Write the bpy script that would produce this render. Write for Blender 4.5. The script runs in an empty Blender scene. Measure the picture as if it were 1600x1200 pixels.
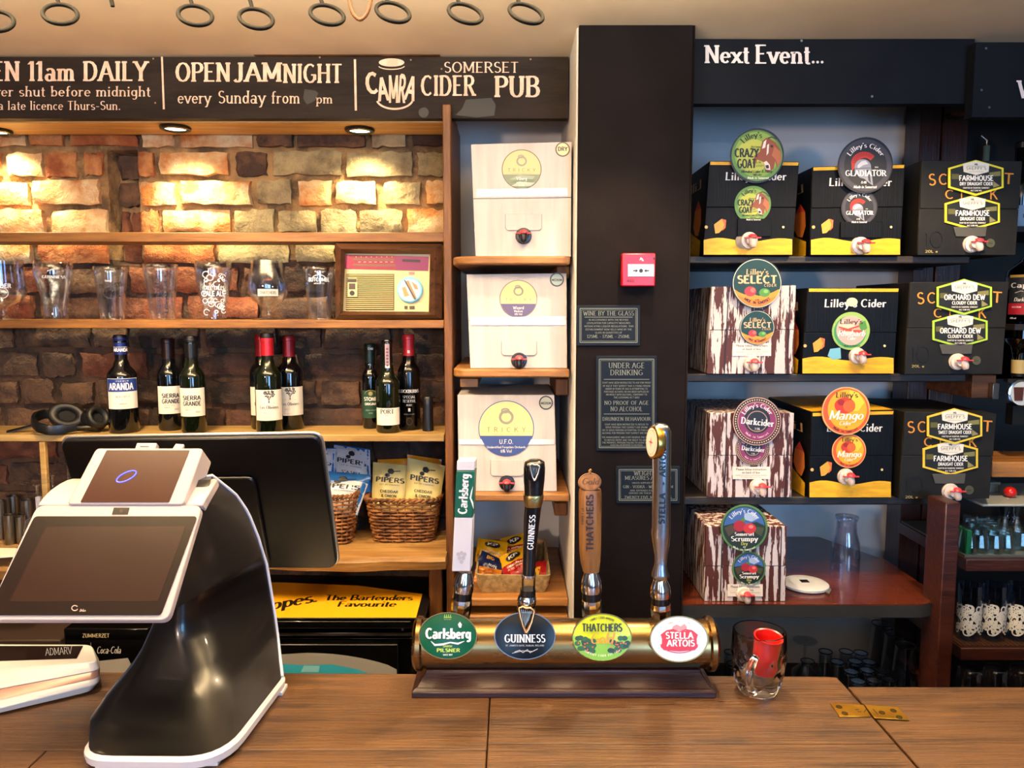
import bpy, bmesh, math, random
from mathutils import Vector, Matrix, noise
R = math.radians
random.seed(7)
SC = bpy.context.scene
# ------------------------------------------------------------------ camera
EYE = 1.66; PITCH = R(5.6); F = 1200.0
cam = bpy.data.cameras.new('camera'); co = bpy.data.objects.new('camera', cam)
SC.collection.objects.link(co); SC.camera = co
co.location = (0, 0, EYE); co.rotation_euler = (R(90) - PITCH, 0, 0)
cam.sensor_width = 36; cam.lens = 27; cam.clip_start = .02
# ------------------------------------------------------------------ light
SC.view_settings.view_transform = 'Standard'; SC.view_settings.look = 'None'
SC.view_settings.gamma = 1; SC.view_settings.use_curve_mapping = False
SC.view_settings.exposure = 0.45
w = bpy.data.worlds.new('world'); SC.world = w; w.use_nodes = True
w.node_tree.nodes['Background'].inputs[0].default_value = (.55, .68, 1, 1)
w.node_tree.nodes['Background'].inputs[1].default_value = .35
def area(name, loc, to, sx, sy, power, col, spread=180):
    l = bpy.data.lights.new(name, 'AREA'); l.shape = 'RECTANGLE'; l.size = sx; l.size_y = sy
    l.energy = power; l.color = col; l.spread = R(spread)
    o = bpy.data.objects.new(name, l); SC.collection.objects.link(o); o.location = loc
    o.rotation_euler = (Vector(to) - Vector(loc)).to_track_quat('-Z', 'Y').to_euler(); return o
def spot(name, loc, to, power, col, ang=100, blend=.6, rad=.02):
    l = bpy.data.lights.new(name, 'SPOT'); l.energy = power; l.color = col
    l.spot_size = R(ang); l.spot_blend = blend; l.shadow_soft_size = rad
    o = bpy.data.objects.new(name, l); SC.collection.objects.link(o); o.location = loc
    o.rotation_euler = (Vector(to) - Vector(loc)).to_track_quat('-Z', 'Y').to_euler(); return o
WARM = (1, .72, .42); SOFFIT = (1, .80, .42); DAY = (.30, .58, 1.0); PINK = (1, .72, .54)
area('window_daylight_right', (1.35, -2.3, EYE - .02), (.7, 2, EYE - .1), 1.1, 1.3, 54, DAY)
area('window_daylight_left', (-.35, -2.3, EYE + .1), (-.2, 2, EYE - .2), .5, 1.3, 15, DAY)
area('wall_lamp_light', (-1.25, -1.1, EYE + .12), (.5, 2.1, EYE), .16, .16, 25, PINK)
area('room_lamp_light', (0, -.9, EYE + .6), (0, .6, EYE - .6), 1.2, .5, 6, WARM)
spot('ceiling_spot_light_left', (-.85, 1.42, EYE + .60), (-.60, 1.92, EYE - .6), 42, WARM, 84, .5, .02)
area('ceiling_fill_light', (-.35, 1.04, EYE + .46), (-.35, 1.05, EYE + 2), 1.7, .16, 62, (1, .82, .54))  # unseen fill added above the view to brighten the ceiling
spot('ceiling_spot_light_middle', (.30, 1.55, EYE + .60), (.15, 1.48, EYE - .6), 34, WARM, 90, .5, .02)
spot('ceiling_spot_light_right', (.98, 1.42, EYE + .60), (.85, 1.65, EYE - .6), 38, WARM, 110, .5, .02)
# ------------------------------------------------------------------ projection helpers
CP, SP = math.cos(PITCH), math.sin(PITCH)
def ray(px, py):
    a, b = (px - 800) / F, (600 - py) / F
    return Vector((a, CP + b * SP, -SP + b * CP))
CAM = Vector((0, 0, EYE))
def P(px, py, Y): d = ray(px, py); return CAM + d * (Y / d.y)
def PZ(px, py, z): d = ray(px, py); return CAM + d * ((z - EYE) / d.z)
def plane(p0, n):
    p0 = Vector(p0); n = Vector(n).normalized()
    def f(px, py, h=0):
        d = ray(px, py); return CAM + d * ((p0 - CAM).dot(n) / d.dot(n)) + n * h
    return f
def projxy(p):
    d = p - CAM; w_ = d.y * CP - d.z * SP; return 800 + F * d.x / w_, 600 - F * (d.y * SP + d.z * CP) / w_
def YPL(Y): return plane((0, Y, EYE), (0, -1, 0))
def plane3(a, b, c):
    n = (b - a).cross(c - a).normalized()
    if n.dot(CAM - a) < 0: n = -n
    return plane(a, n)
def lerp(a, b, t): return a + (b - a) * t
def interp(tab, t):
    if t <= tab[0][0]: return tab[0][1]
    for (a, va), (b, vb) in zip(tab, tab[1:]):
        if t <= b: return va + (vb - va) * ((t - a) / (b - a))
    return tab[-1][1]
# ------------------------------------------------------------------ materials
def lin(h):
    h = h.lstrip('#'); c = [int(h[i:i + 2], 16) / 255 for i in (0, 2, 4)]
    return tuple((x / 12.92 if x <= .04045 else ((x + .055) / 1.055) ** 2.4) for x in c) + (1,)
MATS = {}
def M(name, c1, rough=.5, metal=0, c2=None, ns=8, stretch=(1, 1, 1), lo=.4, hi=.6, bump=0, bs=60, bstr=None, emit=0, coat=0,
      world=False, trans=0, spec=None, c3=None, n3=2, detail=4, coord='Object', rvar=0, bd=.004):
    if name in MATS: return MATS[name]
    m = bpy.data.materials.new(name); m.use_nodes = True; nt = m.node_tree; N = nt.nodes; L = nt.links
    b = N['Principled BSDF']; b.inputs['Base Color'].default_value = lin(c1)
    b.inputs['Roughness'].default_value = rough; b.inputs['Metallic'].default_value = metal
    if coat: b.inputs['Coat Weight'].default_value = coat; b.inputs['Coat Roughness'].default_value = .06
    if spec is not None: b.inputs['Specular IOR Level'].default_value = spec
    if trans: b.inputs['Transmission Weight'].default_value = trans; b.inputs['IOR'].default_value = 1.45
    if emit: b.inputs['Emission Color'].default_value = lin(c1); b.inputs['Emission Strength'].default_value = emit
    def vec(st):
        if world: src = N.new('ShaderNodeNewGeometry').outputs['Position']
        else: src = N.new('ShaderNodeTexCoord').outputs['Object']
        mp = N.new('ShaderNodeMapping'); mp.inputs['Scale'].default_value = st; L.new(src, mp.inputs['Vector']); return mp.outputs[0]
    def nz(sc, st, det=detail, rg=.6):
        n = N.new('ShaderNodeTexNoise'); n.inputs['Scale'].default_value = sc; n.inputs['Detail'].default_value = det
        n.inputs['Roughness'].default_value = rg; L.new(vec(st), n.inputs['Vector']); return n.outputs['Fac']
    def ramp(src, a, bb):
        mr = N.new('ShaderNodeMapRange'); mr.inputs[1].default_value = a; mr.inputs[2].default_value = bb; L.new(src, mr.inputs[0]); return mr.outputs[0]
    def mix(fac, A, Bc):
        x = N.new('ShaderNodeMix'); x.data_type = 'RGBA'; L.new(fac, x.inputs[0])
        for s, v in ((x.inputs[6], A), (x.inputs[7], Bc)):
            if isinstance(v, tuple): s.default_value = v
            else: L.new(v, s)
        return x.outputs[2]
    if c2:
        col = mix(ramp(nz(ns, stretch), lo, hi), lin(c1), lin(c2))
        if c3: col = mix(ramp(nz(n3, (1, 1, 1)), .45, .62), col, lin(c3))
        L.new(col, b.inputs['Base Color'])
    if rvar: 
        r = N.new('ShaderNodeMapRange'); r.inputs[3].default_value = max(0, rough - rvar); r.inputs[4].default_value = rough + rvar
        L.new(nz(12, stretch), r.inputs[0]); L.new(r.outputs[0], b.inputs['Roughness'])
    if bump:
        bp = N.new('ShaderNodeBump'); bp.inputs['Strength'].default_value = bump; bp.inputs['Distance'].default_value = bd
        L.new(nz(bs, bstr or stretch, 6, .65), bp.inputs['Height']); L.new(bp.outputs[0], b.inputs['Normal'])
    MATS[name] = m; return m
def pr(h, rough=.45): return M('print_' + h.lstrip('#') + ('' if rough == .45 else '_%d' % int(rough * 100)), h, rough)
def wood(name, c1, c2, ax=0, rough=.5, sc=9, c3=None, bump=.35, coat=0):
    st = [7, 7, 7]; st[ax] = .7
    return M(name, c1, rough, 0, c2, sc * .8, tuple(st), .33, .66, bump, 20, None, coat=coat, c3=c3, n3=3, detail=6, world=True, rvar=.1)
def thin_glass(name, col='#f4f8ff', edge=.35):
    if name in MATS: return MATS[name]
    m = bpy.data.materials.new(name); m.use_nodes = True; nt = m.node_tree; N = nt.nodes; L = nt.links; N.clear()
    o = N.new('ShaderNodeOutputMaterial'); mx = N.new('ShaderNodeMixShader'); t = N.new('ShaderNodeBsdfTransparent'); g = N.new('ShaderNodeBsdfGlossy')
    lw = N.new('ShaderNodeLayerWeight'); lw.inputs[0].default_value = edge
    g.inputs['Roughness'].default_value = .03; g.inputs['Color'].default_value = (1, 1, 1, 1); t.inputs[0].default_value = lin(col)
    mr = N.new('ShaderNodeMapRange'); mr.inputs[3].default_value = .12; mr.inputs[4].default_value = .75
    L.new(lw.outputs['Facing'], mr.inputs[0]); pw = N.new('ShaderNodeMath'); pw.operation = 'POWER'; pw.inputs[1].default_value = 1.35
    L.new(mr.outputs[0], pw.inputs[0]); L.new(pw.outputs[0], mx.inputs[0]); L.new(t.outputs[0], mx.inputs[1]); L.new(g.outputs[0], mx.inputs[2]); L.new(mx.outputs[0], o.inputs[0])
    MATS[name] = m; return m
# ------------------------------------------------------------------ stroke font
A_ = lambda *a: tuple(a)
GL = {
'A': (.80, [[.05,0,.4,1],[.4,1,.75,0],[.17,.36,.63,.36]], [(.05,0),(.75,0)]),
'B': (.70, [[.13,0,.13,1],[.13,.97,.36,.97],A_(.36,.75,.22,.22,90,-90),[.13,.53,.38,.53],A_(.38,.28,.25,.25,90,-90),[.13,.03,.38,.03]], [(.13,0),(.13,1)]),
'C': (.74, [A_(.42,.5,.34,.47,48,312)], []),
'D': (.78, [[.13,0,.13,1],[.13,.97,.34,.97],A_(.34,.5,.34,.47,90,-90),[.13,.03,.34,.03]], [(.13,0),(.13,1)]),
'E': (.64, [[.13,0,.13,1],[.13,.96,.58,.96],[.13,.52,.48,.52],[.13,.04,.6,.04]], [(.13,0),(.13,1)]),
'F': (.60, [[.13,0,.13,1],[.13,.96,.58,.96],[.13,.52,.48,.52]], [(.13,0),(.13,1)]),
'G': (.80, [A_(.42,.5,.34,.47,50,325),[.48,.42,.78,.42],[.7,.42,.7,.16]], []),
'H': (.80, [[.13,0,.13,1],[.67,0,.67,1],[.13,.52,.67,.52]], [(.13,0),(.13,1),(.67,0),(.67,1)]),
'I': (.32, [[.16,0,.16,1]], [(.16,0),(.16,1)]),
'J': (.50, [[.34,1,.34,.22],A_(.18,.22,.16,.22,0,-150)], [(.34,1)]),
'K': (.74, [[.13,0,.13,1],[.64,1,.15,.42],[.3,.6,.68,0]], [(.13,0),(.13,1),(.64,1),(.68,0)]),
'L': (.60, [[.13,0,.13,1],[.13,.04,.57,.04]], [(.13,0),(.13,1)]),
'M': (.96, [[.13,0,.13,1],[.13,1,.48,.15],[.48,.15,.83,1],[.83,1,.83,0]], [(.13,0),(.83,0),(.1,1),(.86,1)]),
'N': (.80, [[.13,0,.13,1],[.13,1,.67,0],[.67,0,.67,1]], [(.13,0),(.1,1),(.67,1)]),
'O': (.84, [A_(.42,.5,.34,.47,0,360)], []),
'P': (.66, [[.13,0,.13,1],[.13,.97,.36,.97],A_(.36,.73,.24,.24,90,-90),[.13,.49,.36,.49]], [(.13,0),(.13,1)]),
'Q': (.84, [A_(.42,.5,.34,.47,0,360),[.5,.25,.76,-.1]], []),
'R': (.72, [[.13,0,.13,1],[.13,.97,.36,.97],A_(.36,.74,.23,.23,90,-90),[.13,.51,.36,.51],[.36,.51,.66,0]], [(.13,0),(.13,1),(.66,0)]),
'S': (.60, [A_(.31,.745,.21,.225,35,270),A_(.31,.275,.24,.245,90,-145)], []),
'T': (.68, [[.34,0,.34,1],[.04,.96,.64,.96]], [(.34,0)]),
'U': (.78, [[.13,1,.13,.32],A_(.39,.32,.26,.3,180,360),[.65,.32,.65,1]], [(.13,1),(.65,1)]),
'V': (.76, [[.05,1,.38,0],[.38,0,.71,1]], [(.05,1),(.71,1)]),
'W': (1.06, [[.05,1,.3,0],[.3,0,.53,.85],[.53,.85,.76,0],[.76,0,1.01,1]], [(.05,1),(1.01,1)]),
'X': (.74, [[.07,1,.67,0],[.67,1,.07,0]], [(.07,1),(.67,0),(.67,1),(.07,0)]),
'Y': (.72, [[.05,1,.36,.48],[.67,1,.36,.48],[.36,.48,.36,0]], [(.05,1),(.67,1),(.36,0)]),
'Z': (.66, [[.07,.96,.6,.96],[.6,.96,.07,.04],[.07,.04,.6,.04]], []),
'0': (.66, [A_(.33,.5,.25,.47,0,360)], []),
'1': (.38, [[.2,0,.2,1],[.2,1,.05,.84]], [(.2,0)]),
'2': (.62, [A_(.3,.72,.23,.25,160,-35),[.49,.58,.07,.04],[.07,.04,.57,.04]], []),
'3': (.60, [A_(.28,.74,.22,.23,150,-90),A_(.28,.27,.24,.24,90,-150)], []),
'4': (.64, [[.46,0,.46,1],[.46,1,.04,.3],[.04,.3,.6,.3]], []),
'5': (.60, [[.52,.96,.14,.96],[.14,.96,.12,.56],A_(.28,.32,.25,.29,125,-150)], []),
'6': (.62, [A_(.32,.3,.23,.27,0,360),A_(.42,.3,.34,.66,175,105)], []),
'7': (.58, [[.05,.96,.54,.96],[.54,.96,.2,0]], []),
'8': (.62, [A_(.31,.75,.19,.22,0,360),A_(.31,.27,.24,.25,0,360)], []),
'9': (.62, [A_(.3,.7,.23,.27,0,360),A_(.2,.7,.34,.66,-5,-75)], []),
'a': (.62, [A_(.25,.18,.17,.16,0,360),A_(.28,.44,.19,.18,150,0),[.47,.46,.47,0]], [(.49,0)]),
'b': (.60, [[.12,0,.12,1],A_(.32,.31,.19,.28,0,360)], [(.12,1)]),
'c': (.52, [A_(.29,.31,.21,.28,45,315)], []),
'd': (.60, [[.48,0,.48,1],A_(.28,.31,.19,.28,0,360)], [(.48,1),(.48,0)]),
'e': (.56, [A_(.28,.31,.21,.28,0,318),[.08,.33,.49,.33]], []),
'f': (.40, [[.18,0,.18,.78],A_(.32,.78,.14,.2,180,50),[.04,.6,.36,.6]], [(.18,0)]),
'g': (.58, [A_(.27,.33,.19,.26,0,360),[.47,.62,.47,-.08],A_(.29,-.08,.18,.2,0,-140)], []),
'h': (.62, [[.12,0,.12,1],A_(.31,.4,.18,.19,180,0),[.49,.4,.49,0]], [(.12,0),(.12,1),(.49,0)]),
'i': (.28, [[.14,0,.14,.62],[.14,.8,.14,.93]], [(.14,0),(.12,.62)]),
'j': (.28, [[.16,.62,.16,-.1],A_(.04,-.1,.12,.16,0,-120),[.16,.8,.16,.93]], [(.14,.62)]),
'k': (.58, [[.12,0,.12,1],[.48,.62,.14,.28],[.24,.4,.52,0]], [(.12,0),(.12,1),(.5,0)]),
'l': (.28, [[.14,0,.14,1]], [(.14,0),(.12,1)]),
'm': (.92, [[.12,0,.12,.62],A_(.29,.4,.16,.19,180,0),[.45,.4,.45,0],A_(.62,.4,.16,.19,180,0),[.78,.4,.78,0]], [(.12,0),(.45,0),(.78,0),(.1,.62)]),
'n': (.62, [[.12,0,.12,.62],A_(.31,.4,.18,.19,180,0),[.49,.4,.49,0]], [(.12,0),(.1,.62),(.49,0)]),
'o': (.58, [A_(.29,.31,.2,.28,0,360)], []),
'p': (.60, [[.12,-.3,.12,.62],A_(.32,.31,.19,.28,0,360)], [(.12,-.3),(.1,.62)]),
'q': (.60, [[.48,-.3,.48,.62],A_(.28,.31,.19,.28,0,360)], [(.48,-.3)]),
'r': (.44, [[.12,0,.12,.62],A_(.3,.4,.16,.19,170,45)], [(.12,0),(.1,.62)]),
's': (.48, [A_(.25,.455,.16,.135,35,270),A_(.25,.165,.18,.14,90,-145)], []),
't': (.38, [[.17,.86,.17,.12],A_(.28,.12,.11,.12,180,310),[.02,.6,.34,.6]], []),
'u': (.62, [[.12,.62,.12,.22],A_(.3,.22,.18,.19,180,360),[.49,.62,.49,0]], [(.1,.62),(.49,0)]),
'v': (.58, [[.05,.62,.29,0],[.29,0,.53,.62]], [(.05,.62),(.53,.62)]),
'w': (.82, [[.05,.62,.23,0],[.23,0,.41,.55],[.41,.55,.59,0],[.59,0,.77,.62]], [(.05,.62),(.77,.62)]),
'x': (.56, [[.06,.62,.5,0],[.5,.62,.06,0]], [(.06,.62),(.5,0)]),
'y': (.58, [[.05,.62,.3,.02],[.54,.62,.2,-.28],[.2,-.28,.06,-.26]], [(.05,.62),(.54,.62)]),
'z': (.50, [[.06,.58,.44,.58],[.44,.58,.06,.04],[.06,.04,.46,.04]], []),
'.': (.26, [[.13,0,.13,.12]], []), ',': (.26, [[.15,.1,.08,-.14]], []), '-': (.44, [[.06,.36,.38,.36]], []),
"'": (.22, [[.12,1,.1,.78]], []), ':': (.26, [[.13,.05,.13,.17],[.13,.45,.13,.57]], []),
'%': (.80, [A_(.2,.76,.13,.2,0,360),A_(.6,.24,.13,.2,0,360),[.66,1,.14,0]], []),
'&': (.76, [A_(.32,.77,.16,.2,-60,230),A_(.3,.27,.23,.25,70,330),[.2,.62,.7,0]], []),
'+': (.6, [[.3,.15,.3,.75],[.02,.45,.58,.45]], []), '*': (.6, [[.3,.15,.3,.85],[.02,.5,.58,.5]], []), ' ': (.34, [], []),
}
ST = dict(serif=(.20, .075, .15, 0), light=(.13, .06, .11, 0), thin=(.08, .05, .08, 0), sans=(.13, .12, 0, 0), bold=(.22, .17, 0, 0), fine=(.085, .08, 0, 0),
          heavy=(.27, .15, .1, 0), ital=(.2, .1, .1, .22), script=(.17, .07, 0, .25), hand=(.17, .09, .1, .06))
def strokes(ch, st, sp=0):
    wv, wh, sl, slant = ST[st]; wd, sts, ser = GL.get(ch, GL[' ']); out = []
    for s in sts:
        if isinstance(s, tuple):
            cx, cy, rx, ry, a0, a1 = s; n = max(4, int(abs(a1 - a0) / 30))
            pts = [(cx + rx * math.cos(R(a0 + (a1 - a0) * i / n)), cy + ry * math.sin(R(a0 + (a1 - a0) * i / n))) for i in range(n + 1)]
        else: pts = [(s[0], s[1]), (s[2], s[3])]
        L_, R_ = [], []
        for i, p in enumerate(pts):
            a = pts[max(0, i - 1)]; b = pts[min(len(pts) - 1, i + 1)]
            if isinstance(s, tuple) and abs(abs(s[5] - s[4]) - 360) < 1 and i in (0, len(pts) - 1): a, b = pts[-2], pts[1]
            dx, dy = b[0] - a[0], b[1] - a[1]; l = math.hypot(dx, dy) or 1; dx /= l; dy /= l
            w = math.sqrt((wv * dy) ** 2 + (wh * dx) ** 2) / 2
            if isinstance(s, list) and abs(dy) > .35 and ch not in '.,':
                hw = w / abs(dy); sg = 1 if dy > 0 else -1
                L_.append((p[0] - hw * sg, p[1])); R_.append((p[0] + hw * sg, p[1])); continue
            L_.append((p[0] - dy * w, p[1] + dx * w)); R_.append((p[0] + dy * w, p[1] - dx * w))
        for i in range(len(pts) - 1): out.append([R_[i], R_[i + 1], L_[i + 1], L_[i]])
    if sl:
        for x, y in ser:
            t = wh * .6 if y > .5 or y < -.1 else wh * .6; y0 = y - t if y > .3 else y; y0 = y if y <= 0 else y - 2 * t
            out.append([(x - sl, y0), (x + sl, y0), (x + sl * .9, y0 + 2 * t), (x - sl * .9, y0 + 2 * t)])
    if slant: out = [[(x + slant * y, y) for x, y in q] for q in out]
    return wd, out
def layout(s, st, track=0):
    x = 0; qs = []; track += {'serif': .07, 'light': .06, 'hand': .05, 'bold': .05, 'sans': .04, 'heavy': .05, 'fine': .04}.get(st, 0)
    for ch in s:
        wd, q = strokes(ch, st); qs.append((x, wd, q)); x += wd + track
    return x - track, qs
# ------------------------------------------------------------------ mesh builder
def putlink(o): SC.collection.objects.link(o); return o
class B:
    def __init__(s): s.v = []; s.f = []; s.mi = []; s.mats = []
    def m(s, mat):
        if mat is None: return 0
        if mat not in s.mats: s.mats.append(mat)
        return s.mats.index(mat)
    def add(s, vs, fs, mat=None):
        k = len(s.v); s.v += [Vector(p) for p in vs]; i = s.m(mat)
        for f in fs: s.f.append([k + j for j in f]); s.mi.append(i)
        return s
    def poly(s, pts, mat=None): return s.add(pts, [list(range(len(pts)))], mat)
    def box8(s, lo, hi, mat=None):   # two quads of points with the same order
        n = len(lo); return s.add(list(lo) + list(hi), [list(range(n))[::-1], list(range(n, 2 * n))] + [[i, (i + 1) % n, n + (i + 1) % n, n + i] for i in range(n)], mat)
    def box(s, a, b, mat=None):
        (x0, y0, z0), (x1, y1, z1) = a, b
        return s.box8([(x0, y0, z0), (x1, y0, z0), (x1, y1, z0), (x0, y1, z0)], [(x0, y0, z1), (x1, y0, z1), (x1, y1, z1), (x0, y1, z1)], mat)
    def ext(s, pts, vec, mat=None):
        vec = Vector(vec); pts = [Vector(p) for p in pts]; return s.box8(pts, [p + vec for p in pts], mat)
    def lathe(s, prof, c=(0, 0, 0), n=24, mat=None, ax=(0, 0, 1), caps=True, sx=1, sy=1):
        c = Vector(c); q = Vector((0, 0, 1)).rotation_difference(Vector(ax).normalized()); vs = []; fs = []
        for r, z in prof:
            for i in range(n):
                a = 2 * math.pi * i / n; vs.append(c + q @ Vector((r * math.cos(a) * sx, r * math.sin(a) * sy, z)))
        for k in range(len(prof) - 1):
            for i in range(n): fs.append([k * n + i, k * n + (i + 1) % n, (k + 1) * n + (i + 1) % n, (k + 1) * n + i])
        if caps:
            if prof[0][0] > 1e-6: fs.append(list(range(n))[::-1])
            if prof[-1][0] > 1e-6: fs.append([(len(prof) - 1) * n + i for i in range(n)])
        return s.add(vs, fs, mat)
    def tube(s, path, r, n=8, closed=False, mat=None, flat=1):
        path = [Vector(p) for p in path]; N = len(path); vs = []; fs = []; prev = None
        for i, p in enumerate(path):
            a = path[(i - 1) % N] if (closed or i) else p; b = path[(i + 1) % N] if (closed or i < N - 1) else p
            t = (b - a).normalized()
            if prev is None: u = t.orthogonal().normalized()
            else: u = (prev - t * prev.dot(t)).normalized()
            prev = u; w_ = t.cross(u); rr = r[i] if isinstance(r, (list, tuple)) else r
            for k in range(n):
                an = 2 * math.pi * k / n; vs.append(p + (u * math.cos(an) + w_ * math.sin(an) * flat) * rr)
        for i in range(N if closed else N - 1):
            j = (i + 1) % N
            for k in range(n): fs.append([i * n + k, i * n + (k + 1) % n, j * n + (k + 1) % n, j * n + k])
        if not closed: fs += [list(range(n))[::-1], [(N - 1) * n + k for k in range(n)]]
        return s.add(vs, fs, mat)
    def loft(s, secs, mat=None, caps=True):
        n = len(secs[0]); vs = [p for q in secs for p in q]; fs = []
        for k in range(len(secs) - 1):
            for i in range(n): fs.append([k * n + i, k * n + (i + 1) % n, (k + 1) * n + (i + 1) % n, (k + 1) * n + i])
        if caps: fs += [list(range(n))[::-1], [(len(secs) - 1) * n + i for i in range(n)]]
        return s.add(vs, fs, mat)
    def sphere(s, c, r, n=14, mat=None):
        r = r if isinstance(r, tuple) else (r, r, r); c = Vector(c); vs = []; fs = []; m_ = n // 2
        for i in range(m_ + 1):
            th = math.pi * i / m_
            for k in range(n): ph = 2 * math.pi * k / n; vs.append(c + Vector((r[0] * math.sin(th) * math.cos(ph), r[1] * math.sin(th) * math.sin(ph), r[2] * math.cos(th))))
        for i in range(m_):
            for k in range(n): fs.append([i * n + k, (i + 1) * n + k, (i + 1) * n + (k + 1) % n, i * n + (k + 1) % n])
        return s.add(vs, fs, mat)
    def grid(s, f, nu, nv, mat=None):
        vs = [f(i / nu, j / nv) for j in range(nv + 1) for i in range(nu + 1)]
        return s.add(vs, [[j * (nu + 1) + i, j * (nu + 1) + i + 1, (j + 1) * (nu + 1) + i + 1, (j + 1) * (nu + 1) + i] for j in range(nv) for i in range(nu)], mat)
    def build(s, name, mats=None, parent=None, bev=0, kind=None, ang=35, label=None, local=False, seg=2, sub=0, flatshade=False, fixn=True):
        me = bpy.data.meshes.new(name); vs = s.v
        if parent is not None and not local:
            off = Vector(parent.location); pp = parent.parent
            while pp is not None: off += Vector(pp.location); pp = pp.parent
        elif parent is None and not local:
            xs = [v.x for v in vs]; ys = [v.y for v in vs]; off = Vector(((min(xs) + max(xs)) / 2, (min(ys) + max(ys)) / 2, min(v.z for v in vs)))
        else: off = Vector((0, 0, 0))
        me.from_pydata([v - off for v in vs], [], s.f)
        ml = s.mats or (mats if isinstance(mats, list) else [mats])
        for m_ in ml: me.materials.append(m_)
        if s.mats:
            me.polygons.foreach_set('material_index', s.mi)
        if fixn:
            bm = bmesh.new(); bm.from_mesh(me); bmesh.ops.recalc_face_normals(bm, faces=bm.faces); bm.to_mesh(me); bm.free()
        if not flatshade:
            me.polygons.foreach_set('use_smooth', [True] * len(me.polygons)); me.set_sharp_from_angle(angle=R(ang))
        o = bpy.data.objects.new(name, me); putlink(o)
        if parent is not None: o.parent = parent
        elif not local: o.location = off
        if bev: md = o.modifiers.new('bevel', 'BEVEL'); md.width = bev; md.segments = seg; md.limit_method = 'ANGLE'; md.angle_limit = R(40); md.harden_normals = False
        if sub: md = o.modifiers.new('sub', 'SUBSURF'); md.levels = sub; md.render_levels = sub
        if kind: o['kind'] = kind
        if label: o['label'] = label
        return o
def tag(o, label, cat, group=None):
    o['label'] = label; o['category'] = cat
    if group: o['group'] = group
    return o
def thing(name, label, cat, loc, group=None):
    o = bpy.data.objects.new(name, None); putlink(o); o.location = loc; o.empty_display_size = .05
    return tag(o, label, cat, group)
def dup(root, loc, label=None, group=None):
    r = root.copy(); putlink(r); r.location = loc
    if label: r['label'] = label
    if group: r['group'] = group
    for ch in list(root.children):
        c = ch.copy(); putlink(c); c.parent = r
        for g in list(ch.children): d = g.copy(); putlink(d); d.parent = c
    return r
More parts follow.
